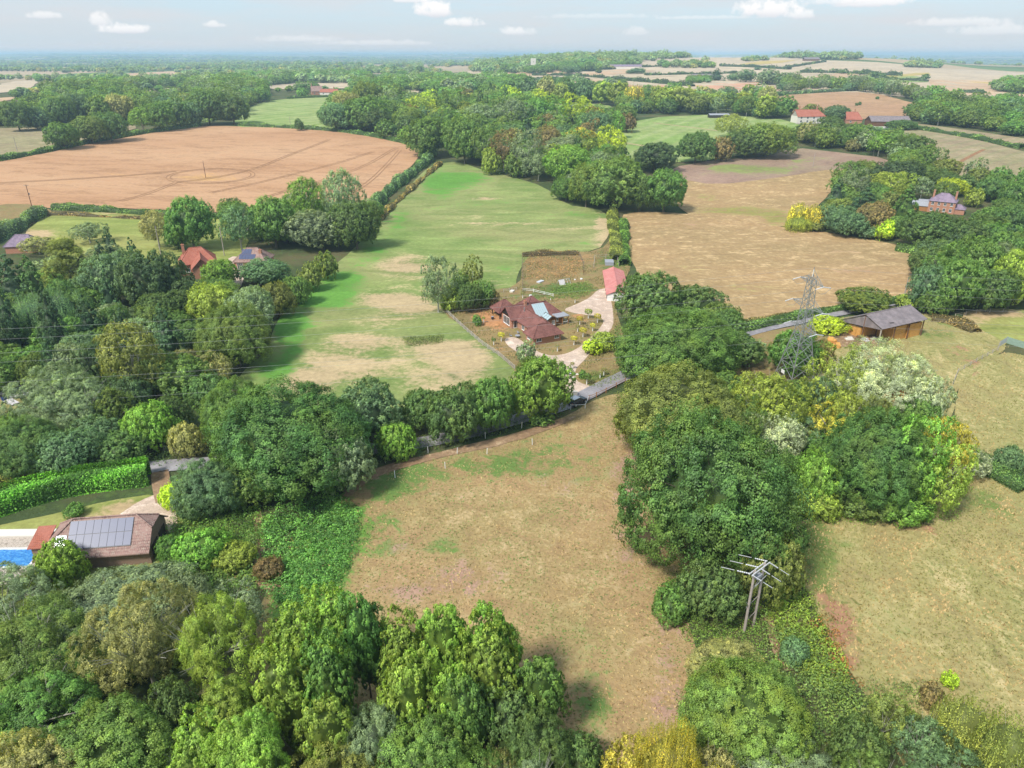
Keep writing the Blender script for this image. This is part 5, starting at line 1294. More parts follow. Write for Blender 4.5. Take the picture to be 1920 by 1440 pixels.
# ------------------------------------------------------------------ labels of the trees: each singled out
def label_trees():
    named = [t for t in ALL_TREES if t['region'] != 'fill']; used = {}
    for t in named:
        lb = t['label']
        if lb in used: lb += ', ' + ('the right one' if t['px'] > used[lb] else 'the left one')
        used[lb] = t['px']; tag(t['o'], lb, CATS[t['sp']])
    fills = sorted([t for t in ALL_TREES if t['region'] == 'fill'], key=lambda t: t['px']); todo = {}
    for t in fills:
        near = sorted(named, key=lambda n: math.hypot(n['px'] - t['px'], (n['py'] - t['py']) * 1.3) + (0 if len(n['label'].split()) < 10 else 500))[:3]
        what = WORDS[t['col']] + ' ' + {'conifer': 'conifer', 'shrub': 'bush', 'poplar': 'poplar', 'oak': 'broad tree', 'ash': 'open tree'}.get(t['sp'], 'tree'); ok = None
        for n in near:
            dx, dy = t['px'] - n['px'], t['py'] - n['py']
            rel = ('right of' if dx > 0 else 'left of') if abs(dx) > abs(dy) * 1.2 else ('behind' if dy < 0 else 'in front of')
            lb = what + ' ' + rel + ' the ' + n['label']
            if lb not in used and len(lb.split()) <= 16: ok = lb; break
        if ok: used[ok] = t['px']; tag(t['o'], ok, CATS[t['sp']], t['group'])
        else: todo.setdefault((what, t['group'], t['label'], CATS[t['sp']]), []).append(t)
    nth = ['leftmost', 'second from left', 'third from left', 'fourth from left', 'fifth from left', 'sixth from left', 'seventh from left', 'eighth from left', 'ninth from left', 'tenth from left', 'eleventh from left', 'twelfth from left']
    for (what, grp, lab, cat), L in todo.items():
        for i, t in enumerate(L):
            lb = what + ' among the ' + grp
            if len(L) > 1: lb = (nth[i] if i < 11 else 'rightmost') + ' ' + lb
            tag(t['o'], ' '.join(lb.split()[:16]), cat, grp)
label_trees()

# ------------------------------------------------------------------ distant woods: instanced, nobody could count them
def distant_wood():
    protos = []
    coll = bpy.data.collections.new('distant_tree_kinds')
    for i, (sp, col, lod) in enumerate([('oak', 'dark', 'x'), ('oak', 'greygreen', 'x'), ('oak', 'bluegreen', 'x'), ('ash', 'greygreen', 'x'), ('oak', 'yoak', 'x'), ('shrub', 'khaki', 'x'), ('oak', 'mid', 'l'), ('oak', 'dark', 'l'), ('ash', 'greygreen', 'm'), ('oak', 'dark', 'm'), ('oak', 'oak', 'm'), ('ash', 'oak', 'l')]):
        cr, _ = proto(sp, lod, 0)
        cr = cr.copy(); cr.materials.clear(); cr.materials.append(leaf_material(tuple(x * 1.35 for x in C_[col][:3]) + (C_[col][3],)))
        o = bpy.data.objects.new('kind_%02d' % i, cr); coll.objects.link(o); protos.append(o)
    rng = np.random.default_rng(11); pts = []
    def add(x, y, r): pts.append(np.column_stack([x, y, r]))
    # clumps given by their feet in the picture
    clumps = [([(880, 136), (900, 118), (980, 112), (1110, 112), (1190, 116), (1200, 126), (1110, 134), (990, 140)], 20, 9), ([(1080, 112), (1200, 106), (1290, 105), (1310, 107), (1285, 110), (1200, 118), (1120, 118)], 22, 9),
              ([(1310, 104.5), (1480, 103.5), (1520, 105), (1600, 108), (1612, 112), (1560, 113), (1480, 110), (1400, 108)], 20, 9), ([(1237, 124), (1290, 122), (1330, 123), (1345, 128), (1300, 129), (1240, 128)], 17, 8),
              ([(1695, 123), (1762, 125), (1762, 129), (1697, 127)], 13, 7.5), ([(1868, 165), (1900, 156), (2050, 158), (2050, 184), (1925, 178), (1870, 174)], 15, 8.5),
              ([(1390, 113), (1440, 112), (1444, 114), (1392, 116)], 14, 6), ([(700, 168), (720, 150), (800, 147), (940, 150), (1000, 158), (960, 172), (840, 175)], 17, 8.5),
              ([(340, 162), (440, 150), (600, 143), (690, 147), (700, 158), (560, 156), (480, 165), (380, 172)], 17, 9), ([(1290, 152), (1330, 150), (1330, 156), (1290, 157)], 12, 6)]
    for P, s, r in clumps:
        a = scatter(P, s, random.Random(int(s * 10)));
        if len(a): add(a[:, 0], a[:, 1], rng.uniform(.75, 1.25, len(a)) * r)
    # general wooded country
    n = 22000; D = 680 + (5600 - 680) * rng.random(n) ** 0.8; az = np.radians(rng.uniform(-40, 40, n)); x = D * np.sin(az); y = D * np.cos(az)
    w = np.sin(x / 170 + 1.7 * np.sin(y / 410)) + np.sin(y / 120 + 1.5 * np.sin(x / 300)) + .7 * np.sin((x + y) / 75)
    azd = np.degrees(az)
    hill = (azd > 0) & (D > 850) & (D < 2900)
    keep = (w > np.where(D > 1050, 1.2, 0.1)) & ~hill
    polys = [P for P in SHEETS]
    keep &= ~in_fields(x, y, polys)
    k = keep; rad = rng.uniform(6, 11, n); zz = height(x, y)
    for i in np.nonzero(k)[0]:
        if D[i] < 2600 and blocks(x[i], y[i], zz[i], rad[i], rad[i] * 1.4): k[i] = False
    add(x[k], y[k], rad[k])
    # hedgerow lines farther off
    for _ in range(520):
        D0 = rng.uniform(900, 9000); a0 = math.radians(rng.uniform(-40, 40))
        if 0 < math.degrees(a0) < 40 and D0 < 3000: continue
        x0, y0 = D0 * math.sin(a0), D0 * math.cos(a0); L = rng.uniform(150, 600); th = rng.choice([0.3, 1.85]) + rng.normal() * .2
        m = int(L / 13); s = np.linspace(0, L, m); xx = x0 + s * math.cos(th); yy = y0 + s * math.sin(th); kk = ~in_fields(xx, yy, polys)
        add(xx[kk], yy[kk], rng.uniform(4, 9, kk.sum()))
    # far blocks of wood up to the horizon
    n = 6500; D = 5600 + 16000 * rng.random(n) ** 1.3; az = np.radians(rng.uniform(-40, 40, n)); x = D * np.sin(az); y = D * np.cos(az)
    w = np.sin(x / 900 + 1.7 * np.sin(y / 1400)) + np.sin(y / 500 + 1.5 * np.sin(x / 1300)); k = w > .35
    add(x[k], y[k], rng.uniform(14, 30, k.sum()))
    P = np.vstack(pts); nd = len(P)
    ex = np.array([(b.x, b.y, r) for (_, _, b, r, _) in EXTRA]); P = np.vstack([P, ex]); isx = np.arange(len(P)) >= nd
    z = height(P[:, 0], P[:, 1]); n = len(P); big = (P[:, 2] > 13) & ~isx
    me = bpy.data.meshes.new('distant_wood'); me.vertices.add(n); me.vertices.foreach_set('co', np.column_stack([P[:, :2], z - .3]).astype(np.float32).ravel())
    sz = np.where(big, .42, rng.uniform(.75, 1.05, n))
    def at(nm, ty, arr, f):
        a = me.attributes.new(nm, ty, 'POINT'); a.data.foreach_set(f, np.ascontiguousarray(arr).ravel())
    at('scl', 'FLOAT_VECTOR', np.column_stack([P[:, 2], P[:, 2], P[:, 2] * sz]).astype(np.float32), 'vector')
    at('rotz', 'FLOAT_VECTOR', np.column_stack([np.zeros(n), np.zeros(n), rng.uniform(0, 6.28, n)]).astype(np.float32), 'vector')
    near = np.hypot(P[:, 0], P[:, 1]) < 1500
    ki = rng.choice([0, 1, 2, 3, 4, 5, 1, 2], n); ki = np.where(near & (rng.random(n) < .6), rng.choice([6, 7], n), ki); ki = np.where(isx, rng.choice([6, 7, 11], n), ki); ki = np.where(isx & (np.hypot(P[:, 0], P[:, 1]) < 320), rng.choice([8, 9, 10], n), ki)
    at('kindi', 'INT', ki.astype(np.int32), 'value')
    o = link_mesh('distant_wood', me); tag(o, 'far woods and hedgerow trees stretching to the horizon', 'woodland', kind='stuff')
    ng = bpy.data.node_groups.new('distant_trees', 'GeometryNodeTree'); ng.interface.new_socket('Geometry', in_out='INPUT', socket_type='NodeSocketGeometry'); ng.interface.new_socket('Geometry', in_out='OUTPUT', socket_type='NodeSocketGeometry')
    N = ng.nodes.new; L = ng.links.new; gi = N('NodeGroupInput'); go = N('NodeGroupOutput'); ip = N('GeometryNodeInstanceOnPoints'); ci = N('GeometryNodeCollectionInfo')
    ci.inputs['Collection'].default_value = coll; ci.inputs['Separate Children'].default_value = True; ci.inputs['Reset Children'].default_value = True
    def na(nm, ty):
        q = N('GeometryNodeInputNamedAttribute'); q.data_type = ty; q.inputs[0].default_value = nm; return q.outputs[0]
    L(gi.outputs[0], ip.inputs['Points']); L(ci.outputs[0], ip.inputs['Instance']); ip.inputs['Pick Instance'].default_value = True
    L(na('kindi', 'INT'), ip.inputs['Instance Index']); L(na('scl', 'FLOAT_VECTOR'), ip.inputs['Scale']); 
    er = N('FunctionNodeEulerToRotation'); L(na('rotz', 'FLOAT_VECTOR'), er.inputs[0]); L(er.outputs[0], ip.inputs['Rotation'])
    L(ip.outputs[0], go.inputs[0])
    md = o.modifiers.new('trees', 'NODES'); md.node_group = ng
    print('distant trees', n)
distant_wood()

# ------------------------------------------------------------------ ground cover
def cover(name, poly, col, label, hgt=0.9, clump=1.1, leaf=0.3, per=26, spacing=None, seed=0, alpha=None, cat=None, world=False, avoid=True, thresh=None, soft=True):
    rng = np.random.default_rng(seed); sp_ = spacing or clump * 0.9
    a = scatter(poly, sp_, random.Random(seed), world); n = len(a)
    if n == 0: return
    if thresh is not None:
        w = np.sin(a[:, 0] / 3.1 + 1.3 * np.sin(a[:, 1] / 4.3)) + np.sin(a[:, 1] / 2.7 + seed); a = a[w > thresh]; n = len(a)
    R = clump * rng.uniform(.55, 1.25, n); H = hgt * rng.uniform(.4, 1.2, n) * (1 + .4 * np.sin(a[:, 0] / 4 + seed) * np.sin(a[:, 1] / 5))
    d = unit(rng.normal(size=(n, per, 3)) + [0, 0, .6]); d[..., 2] = np.abs(d[..., 2])
    pos = np.empty((n, per, 3)); pos[..., 0] = a[:, None, 0] + d[..., 0] * R[:, None]; pos[..., 1] = a[:, None, 1] + d[..., 1] * R[:, None]
    pos[..., 2] = height(pos[..., 0], pos[..., 1]) + .06 + d[..., 2] * H[:, None] * rng.uniform(.7, 1.1, (n, per))
    nr = unit(d + rng.normal(size=d.shape) * .4 + [0, 0, .6]); cv = rng.uniform(0, 1, (n, 1)); v = np.clip(.55 * cv + .45 * rng.random((n, per)), 0, 1)
    b = np.array([a[0, 0], a[0, 1], float(height(a[0, 0], a[0, 1]))])
    V, F = quads(pos.reshape(-1, 3) - b, nr.reshape(-1, 3), leaf, leaf * .5, rng)
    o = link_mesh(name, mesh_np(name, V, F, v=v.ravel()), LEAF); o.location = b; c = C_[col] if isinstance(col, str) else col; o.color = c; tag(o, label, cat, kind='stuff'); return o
cover('bracken', [(490, 990), (540, 955), (620, 925), (670, 960), (660, 1050), (620, 1110), (560, 1150), (500, 1120)], (.085, .20, .05, .2), 'bright green bracken spreading from the lane oaks to the dry paddock', 1.3, 1.0, .34, 40, seed=1)
cover('bracken', [(370, 1090), (430, 1030), (480, 1010), (480, 1110), (440, 1160), (390, 1150)], (.10, .17, .045, .7), 'bracken left of the trodden path', 1.4, 1.0, .34, 40, seed=2)
cover('bracken', [(640, 960), (700, 990), (690, 1050), (640, 1100)], (.09, .19, .04, .2), 'thin bracken fronds creeping into the dry paddock', .4, .6, .2, 16, spacing=1.1, seed=3, thresh=-.2)
cover('bracken', [(1455, 1040), (1480, 1020), (1510, 1110), (1560, 1210), (1600, 1290), (1560, 1300), (1480, 1240), (1450, 1180), (1440, 1100)], (.17, .27, .05, 1.0), 'green and yellow bracken strip along the right pasture', .9, .9, .3, 40, seed=4)
cover('dead_bracken', [(1470, 1015), (1500, 1060), (1560, 1170), (1620, 1290), (1590, 1310), (1540, 1230), (1480, 1110), (1455, 1050)], (.30, .14, .05, .5), 'rust brown dead bracken mixed into the strip by the pasture', 1.3, .8, .28, 30, spacing=1.3, seed=5, thresh=-.4)
cover('undergrowth', [(1230, 1090), (1300, 1070), (1440, 1100), (1450, 1180), (1420, 1260), (1330, 1240), (1290, 1200)], (.10, .17, .035, .5), 'tangled green undergrowth round the twin-pole line', 1.3, 1.0, .22, 40, seed=6)
cover('undergrowth', [(1480, 960), (1800, 950), (1790, 975), (1500, 985)], (.11, .18, .03, .5), 'bright scrub along the front of the pylon wood', 1.2, 1.0, .22, 30, seed=7)
cover('undergrowth', [(1500, 1260), (1620, 1290), (1760, 1290), (1700, 1340), (1560, 1340)], (.11, .17, .05, .6), 'green undergrowth at the foot of the right pasture', 1.2, 1.0, .22, 36, seed=8)
cover('undergrowth', [(300, 985), (360, 975), (500, 960), (560, 990), (480, 1020), (380, 1060), (310, 1060)], (.085, .17, .035, .4), 'green scrub between the garage and the bracken', 1.4, 1.1, .24, 36, seed=9)
cover('undergrowth', [(1375, 650), (1470, 625), (1550, 610), (1560, 640), (1470, 740), (1390, 720)], (.15, .17, .055, .8), 'brambles in the rough ground below the lane', .9, 1.2, .28, 22, spacing=1.8, seed=10, thresh=-.4)
cover('undergrowth', [(1040, 540), (1100, 530), (1120, 545), (1090, 560), (1030, 562)], (.10, .17, .045, .5), 'green shrubs and weeds in the vegetable garden', 1.0, 1.0, .28, 24, seed=11)
cover('undergrowth', [(1085, 705), (1180, 690), (1185, 705), (1120, 728), (1100, 722)], (.10, .16, .045, .5), 'long green weeds beside the lane', .6, .8, .22, 20, seed=12)
cover('dead_stalks', [(985, 485), (1085, 482), (1090, 500), (1080, 520), (990, 525)], (.26, .15, .085, .2), 'reddish brown dead stalks filling the vegetable garden', .7, .7, .25, 16, spacing=1.1, seed=13)
cover('undergrowth', [(755, 634), (830, 630), (825, 645), (765, 650)], (.10, .13, .05, .3), 'dark sedge patch in the meadow', .6, .7, .25, 20, seed=14)
cover('undergrowth', [(700, 868), (830, 840), (960, 806), (1060, 780), (1060, 768), (940, 790), (800, 822), (700, 850)], (.06, .11, .035, .3), 'low growth at the foot of the lane tree row', 1.1, 1.1, .26, 26, seed=15)
cover('undergrowth', [(0, 860), (150, 850), (280, 830), (340, 850), (330, 870), (200, 885), (60, 890)], (.055, .10, .035, .2), 'dark thicket behind the laurel hedge', 1.6, 1.4, .3, 26, seed=16)
cover('undergrowth', [(1820, 845), (1870, 850), (1930, 880), (1930, 925), (1870, 890)], (.07, .11, .05, .3), 'scrub along the pasture ditch', .9, 1.0, .26, 24, seed=17)
# grass and tufts
def tuft_material():
    m, nt, N, L = newmat('grass_blades'); at = N('ShaderNodeAttribute'); at.attribute_name = 'v'; oi = N('ShaderNodeObjectInfo')
    P = npos(nt); nz = nnoise(nt, P, 0.12, 4); f = nmath(nt, 'ADD', nmath(nt, 'MULTIPLY', at.outputs['Fac'], .6), nmath(nt, 'MULTIPLY', nz, .5))
    col = nmix(nt, nramp(nt, f, .35, .75), (0.50, 0.36, 0.17), oi.outputs['Color']); finish(nt, col, .9, .05); return m
TUFT = tuft_material()
def grass(poly, n_per_m2, hgt, col, label, seed, exclude=None, patch=-9):
    rng = np.random.default_rng(seed); P = [G(*p).to_2d() for p in poly]; P = [p.to_2d() if len(p) > 2 else p for p in P]
    xs = [p[0] for p in P]; ys = [p[1] for p in P]; A = (max(xs) - min(xs)) * (max(ys) - min(ys)); n = int(min(A * n_per_m2, 130000))
    x = rng.uniform(min(xs), max(xs), n); y = rng.uniform(min(ys), max(ys), n); k = inside(P, x, y) & (y > 30)
    w = np.sin(x / 2.3 + 2 * np.sin(y / 5.1)) + np.sin(y / 1.9 + x / 7) + .8 * np.sin((x - y) / 1.1); k &= w > patch
    for E_ in (exclude or []): k &= ~inside(E_, x, y)
    x = x[k]; y = y[k]; w = w[k]; n = len(x); z = height(x, y) + .05
    a = rng.uniform(0, 6.28, n); s = rng.uniform(.5, 1.3, n); dx = np.cos(a) * .13 * s; dy = np.sin(a) * .13 * s; h = hgt * s; lx = rng.normal(size=n) * .12; ly = rng.normal(size=n) * .12
    V = np.stack([np.stack([x - dx, y - dy, z], 1), np.stack([x + dx, y + dy, z], 1), np.stack([x + lx, y + ly, z + h], 1)], 1).reshape(-1, 3)
    b = np.array([x[0], y[0], z[0]]); v = np.clip((w + 2) / 4 * .7 + rng.random(n) * .4, 0, 1)
    o = link_mesh('grass', mesh_np('grass', V - b, np.arange(n * 3).reshape(-1, 3), v=v), TUFT); o.location = b; o.color = (*col, 1); tag(o, label, 'grass', kind='stuff')
DRIVE = [[G(*p).to_2d() for p in [(945, 636), (965, 630), (1010, 658), (1065, 662), (1100, 635), (1130, 604), (1122, 596), (1075, 590), (1050, 582), (1085, 566), (1118, 540), (1140, 540), (1155, 612), (1135, 636), (1114, 660), (1082, 694), (1082, 715), (1170, 700), (1180, 722), (1090, 760), (1060, 740), (1050, 695), (1000, 682), (950, 650)]],
         [G(*p).to_2d() for p in [(925, 597), (960, 580), (1060, 580), (1066, 640), (1005, 652), (960, 630)]]]
grass(P_PADDOCK, 9, .15, (.20, .25, .08), 'straw coloured and green tufts in the dry paddock', 1)
grass([p for p in P_PAST if True], 10, .26, (.27, .27, .10), 'long bleached tufts in the right pasture', 2)
grass(P_PAST2, 5, .26, (.27, .27, .10), 'bleached tufts in the upper right pasture', 3)
grass(P_YARD, 5, .26, (.27, .27, .10), 'rough grass round the hay barn', 4)
grass(P_PLOT, 6, .4, (.13, .16, .05), 'long dry grass in the cottage garden', 5, exclude=DRIVE, patch=-.5)

cover('undergrowth', [(1440, 1180), (1500, 1190), (1570, 1280), (1640, 1340), (1600, 1440), (1480, 1380), (1420, 1260)], (.105, .17, .05, .6), 'dark brambles below the bracken strip', 1.3, 1.1, .32, 34, seed=21)
cover('undergrowth', [(330, 960), (480, 940), (500, 1000), (420, 1100), (330, 1080)], (.09, .16, .04, .4), 'mixed scrub between the garage and the lane oaks', 1.1, 1.1, .32, 30, seed=22)

cover('dead_bracken', [(400, 1070), (470, 1010), (560, 1000), (600, 1060), (540, 1110), (440, 1130)], (.20, .13, .06, .5), 'brown tops showing through the bracken by the path', 1.6, .8, .26, 24, spacing=3.2, seed=31, thresh=.2)
cover('bracken', [(480, 985), (560, 950), (650, 930), (660, 1040), (600, 1110), (500, 1110)], (.12, .24, .055, .4), 'taller light green bracken tufts below the lane oaks', 2.0, 1.0, .3, 40, spacing=2.6, seed=32, thresh=-.3)
# ------------------------------------------------------------------ buildings
def rot2(x, y, a): return x * math.cos(a) - y * math.sin(a), x * math.sin(a) + y * math.cos(a)
def ridge_roof(root, name, x0, x1, y0, y1, ze, zr, mat, axis='x', hip0=0.0, hip1=0.0, over=0.4, t=0.14, half0=False, half1=False, yr=None):
    """roof with its ridge along axis; hip0 / hip1 = inset of the ridge at either end"""
    b = MB(); sl = (zr - ze)
    if axis == 'y': X0, X1, Y0, Y1 = y0, y1, x0, x1
    else: X0, X1, Y0, Y1 = x0, x1, y0, y1
    yr = (Y0 + Y1) / 2 if yr is None else yr
    hw0 = yr - Y0; dz0 = over * sl / hw0
    X0o, X1o, Y0o, Y1o = X0 - over, X1 + over, Y0 - over, Y1 + over; z = ze - dz0
    A = (X0o, Y0o, z); B = (X1o, Y0o, z); Cc = (X1o, Y1o, z); D = (X0o, Y1o, z); R0 = (X0o + (hip0 + over if hip0 else 0), yr, zr); R1 = (X1o - (hip1 + over if hip1 else 0), yr, zr)
    q = (lambda p: (p[1], p[0], p[2])) if axis == 'y' else (lambda p: p)
    b.slab([q(A), q(B), q(R1), q(R0)], t); b.slab([q(R0), q(R1), q(Cc), q(D)], t)
    if hip0: b.slab([q(A), q(R0), q(D)], t)
    if hip1: b.slab([q(B), q(Cc), q(R1)], t)
    r = b.build('roof', mat, root)
    c = MB(); c.beam(Vector(q(R0)) + Vector((0, 0, .03)), Vector(q(R1)) + Vector((0, 0, .03)), .13, n=6)
    if hip0:
        for e in (A, D): c.beam(Vector(q(e)) + Vector((0, 0, .02)), Vector(q(R0)) + Vector((0, 0, .02)), .1, n=5)
    if hip1:
        for e in (B, Cc): c.beam(Vector(q(e)) + Vector((0, 0, .02)), Vector(q(R1)) + Vector((0, 0, .02)), .1, n=5)
    c.build('ridge_tiles', mat, r); return r
def gable_fill(b, x, y0, y1, ze, zr, axis='x'):
    ym = (y0 + y1) / 2
    for s in (0, ):
        P = [(x, y0, ze), (x, y1, ze), (x, ym, zr - .12)]
        if axis == 'y': P = [(p[1], p[0], p[2]) for p in P]
        b.face(P); b.face(P[::-1])
def window(root, x, y, z, w, h, face, frame='white', bars=1, name='window'):
    """face '-y' '+y' '-x' '+x'; x, y, z = lower middle of the opening on the wall plane"""
    f = MB(); g = MB(); t = .07
    def bx(m, u0, u1, z0, z1, d0, d1):
        if face == '-y': m.box(x + u0, x + u1, y - d1, y - d0, z0, z1)
        elif face == '+y': m.box(x + u0, x + u1, y + d0, y + d1, z0, z1)
        elif face == '-x': m.box(x - d1, x - d0, y + u0, y + u1, z0, z1)
        else: m.box(x + d0, x + d1, y + u0, y + u1, z0, z1)
    bx(f, -w / 2, -w / 2 + t, z, z + h, .004, .08); bx(f, w / 2 - t, w / 2, z, z + h, .004, .08); bx(f, -w / 2 + t, w / 2 - t, z, z + t, .004, .08); bx(f, -w / 2 + t, w / 2 - t, z + h - t, z + h, .004, .08)
    for i in range(bars): u = -w / 2 + w * (i + 1) / (bars + 1); bx(f, u - .035, u + .035, z + t, z + h - t, .004, .075)
    bx(f, -w / 2 - .08, w / 2 + .08, z - .08, z - .003, .004, .12)
    fr = f.build(name, M[frame], root); bx(g, -w / 2 + t, w / 2 - t, z + t, z + h - t, .003, .03); g.build('pane', M['window'], fr); return fr
def chimney(root, x, y, z0, z1, mat='brick', w=.6):
    b = MB(); b.box(x - w / 2, x + w / 2, y - w / 2, y + w / 2, z0, z1); b.box(x - w / 2 - .06, x + w / 2 + .06, y - w / 2 - .06, y + w / 2 + .06, z1 + .002, z1 + .15); c = b.build('chimney', M[mat], root)
    p = MB(); p.beam((x, y, z1 + .15), (x, y, z1 + .5), .14, .11, 8); p.build('chimney_pot', M['tile_red'], c)

def cottage():
    r = empty('cottage', (5.1, 149.4, float(height(5.1, 149.4))), math.radians(26.6)); tag(r, 'red brick cottage with dark clay roofs and pale glass skylights', 'cottage')
    def wall(x0, x1, y0, y1, ze, mat='brick', gx=None, gy=None, zr=None, h=0):
        b = MB(); b.box(x0, x1, y0, y1, -.3, ze)
        if gx is not None:
            for x in gx: gable_fill(b, x, y0, y1, ze, zr)
        if gy is not None:
            for y in gy: gable_fill(b, y, x0, x1, ze, zr, 'y')
        return b.build('wall', M[mat], r)
    # front wing
    wall(0, 7.0, .3, 4.3, 2.4); ridge_roof(r, 'roof', 0, 7, .3, 4.3, 2.45, 4.2, M['tile'], hip0=2.0, hip1=2.0, over=.55)
    window(r, 1.25, .3, .85, 1.35, 1.25, '-y'); window(r, 5.9, .3, .95, 1.15, 1.15, '-y'); window(r, 0, 2.4, .85, 1.9, 1.25, '-x', bars=3)
    # link to the main block
    wall(1.9, 7.4, 4.302, 12.2, 2.4); ridge_roof(r, 'roof', 1.9, 7.4, 3.2, 13.0, 2.46, 4.35, M['tile'], axis='y', over=.45)
    window(r, 1.9, 6.3, .9, 1.0, 1.2, '-x'); window(r, 1.9, 9.2, .6, 1.2, 1.6, '-x', bars=1)
    # left gabled block with big white window
    wall(.3, 7.0, 12.21, 17.6, 2.6, gx=(.3,), zr=4.9); ridge_roof(r, 'roof', .3, 8.6, 12.2, 17.6, 2.62, 4.95, M['tile'], over=.4)
    g = MB(); g.face([(.22, 12.6, 2.75), (.22, 17.2, 2.75), (.22, 14.9, 4.65)]); g.face([(.22, 12.6, 2.75), (.22, 14.9, 4.65), (.22, 17.2, 2.75)]); g.build('gable_boarding', M['timber'], r)
    window(r, .3, 14.9, .55, 3.3, 1.95, '-x', bars=3); window(r, 1.3, 12.21, .2, .9, 1.9, '-y', bars=0)
    # east block
    wall(7.0, 13.4, 11.4, 17.6, 2.6, 'oak'); ridge_roof(r, 'roof', 7.0, 13.4, 11.4, 17.6, 2.62, 4.9, M['tile'], hip1=2.6, over=.45)
    gl = MB()
    def on(x, y, up=.1): return (x, y, 2.62 + (y - 11.4) / 3.1 * 2.28 + up)
    fr = MB(); fr.slab([on(6.6, 11.1, .09), on(10.0, 11.1, .09), on(10.0, 14.2, .09), on(6.6, 14.2, .09)], .05); rf = fr.build('roof_light', M['lead'], r)
    for i in range(6):
        p = MB(); x = 6.68 + i * .555; p.slab([on(x, 11.2, .13), on(x + .48, 11.2, .13), on(x + .48, 14.1, .13), on(x, 14.1, .13)], .03); p.build('pane', M['glassroof'], rf)
    # small glazed cross gable with timber front
    b = MB(); b.box(8.0, 10.4, 8.4, 11.39, -.3, 2.3); b.face([(8.0, 8.39, 2.3), (10.4, 8.39, 2.3), (9.2, 8.39, 3.1)]); b.face([(8.0, 8.39, 2.3), (9.2, 8.39, 3.1), (10.4, 8.39, 2.3)]); b.build('wall', M['oak'], r)
    b = MB(); b.slab([(7.7, 8.0, 2.15), (9.2, 8.0, 3.2), (9.2, 11.6, 3.2), (7.7, 11.6, 2.15)], .1); b.slab([(9.2, 8.0, 3.2), (10.7, 8.0, 2.15), (10.7, 11.0, 2.15), (9.2, 11.6, 3.2)], .1); rf = b.build('roof', M['timber'], r)
    for i in range(3):
        p = MB(); y = 8.3 + i * 1.02; p.slab([(7.95, y, 2.39), (9.05, y, 3.16), (9.05, y + .9, 3.16), (7.95, y + .9, 2.39)], .03); p.build('pane', M['glassroof'], rf)
    window(r, 9.6, 8.39, .9, .8, 1.1, '-y'); 
    # flat lead porch with posts
    b = MB(); b.box(10.75, 14.2, 8.6, 11.6, 2.35, 2.52); b.build('porch_roof', M['lead'], r)
    b = MB(); b.box(10.41, 13.3, 10.2, 11.38, -.3, 2.34); b.build('wall', M['oak'], r); window(r, 11.6, 10.2, .9, .8, 1.1, '-y')
    for x, y in ((14.0, 8.8), (12.4, 8.8), (14.0, 11.3)): b = MB(); b.box(x - .07, x + .07, y - .07, y + .07, -.2, 2.34); b.build('post', M['oak'], r)
    b = MB(); b.beam((12.4, 8.8, 1.0), (14.0, 8.8, 1.0), .05); b.beam((14.0, 8.8, 1.0), (14.0, 11.3, 1.0), .05); b.build('rail', M['white'], r)
    # pavilion at the back and connecting flat glass
    wall(7.2, 12.2, 17.61, 22.4, 2.5); ridge_roof(r, 'roof', 7.2, 12.2, 17.4, 22.4, 2.5, 4.75, M['tile'], hip0=2.3, hip1=2.3, over=.45)
    b = MB(); b.box(4.4, 7.1, 17.62, 20.0, -.2, 2.5); b.build('wall', M['brick'], r); b = MB(); b.slab([(4.2, 17.7, 2.75), (7.1, 17.7, 2.75), (7.1, 20.2, 2.6), (4.2, 20.2, 2.6)], .1); b.build('roof_light', M['glassroof'], r)
    # open hut on the left
    ridge_roof(r, 'roof', .6, 5.4, 19.4, 24.0, 2.3, 4.3, M['tile'], hip0=2.1, hip1=2.1, over=.4)
    for x, y in ((.7, 19.5), (.7, 23.8), (5.3, 23.8), (5.3, 19.5)): b = MB(); b.box(x - .1, x + .1, y - .1, y + .1, -.2, 2.26); b.build('post', M['timber'], r)
    b = MB(); b.box(3.2, 5.2, 20.6, 23.7, -.2, 2.24); b.build('wall', M['timber'], r)
    chimney(r, 5.2, 14.6, 4.4, 5.6); b = MB(); b.beam((3.9, 12.6, 3.6), (3.9, 12.6, 4.9), .12, n=8); b.build('flue', M['steel'], r)
    b = MB(); b.box(9.9, 10.5, 21.0, 21.5, 3.6, 4.6); b.build('chimney', M['white'], r)
    b = MB(); b.beam((12.2, 14.5, 4.9), (12.2, 14.5, 5.4), .08, n=6); b.build('flue', M['white'], r)
    return r
cottage()
def in_cottage(x, y):
    a = math.radians(26.6); X, Y = rot2(x, y, a); return Vector((5.1 + X, 149.4 + Y, 0))
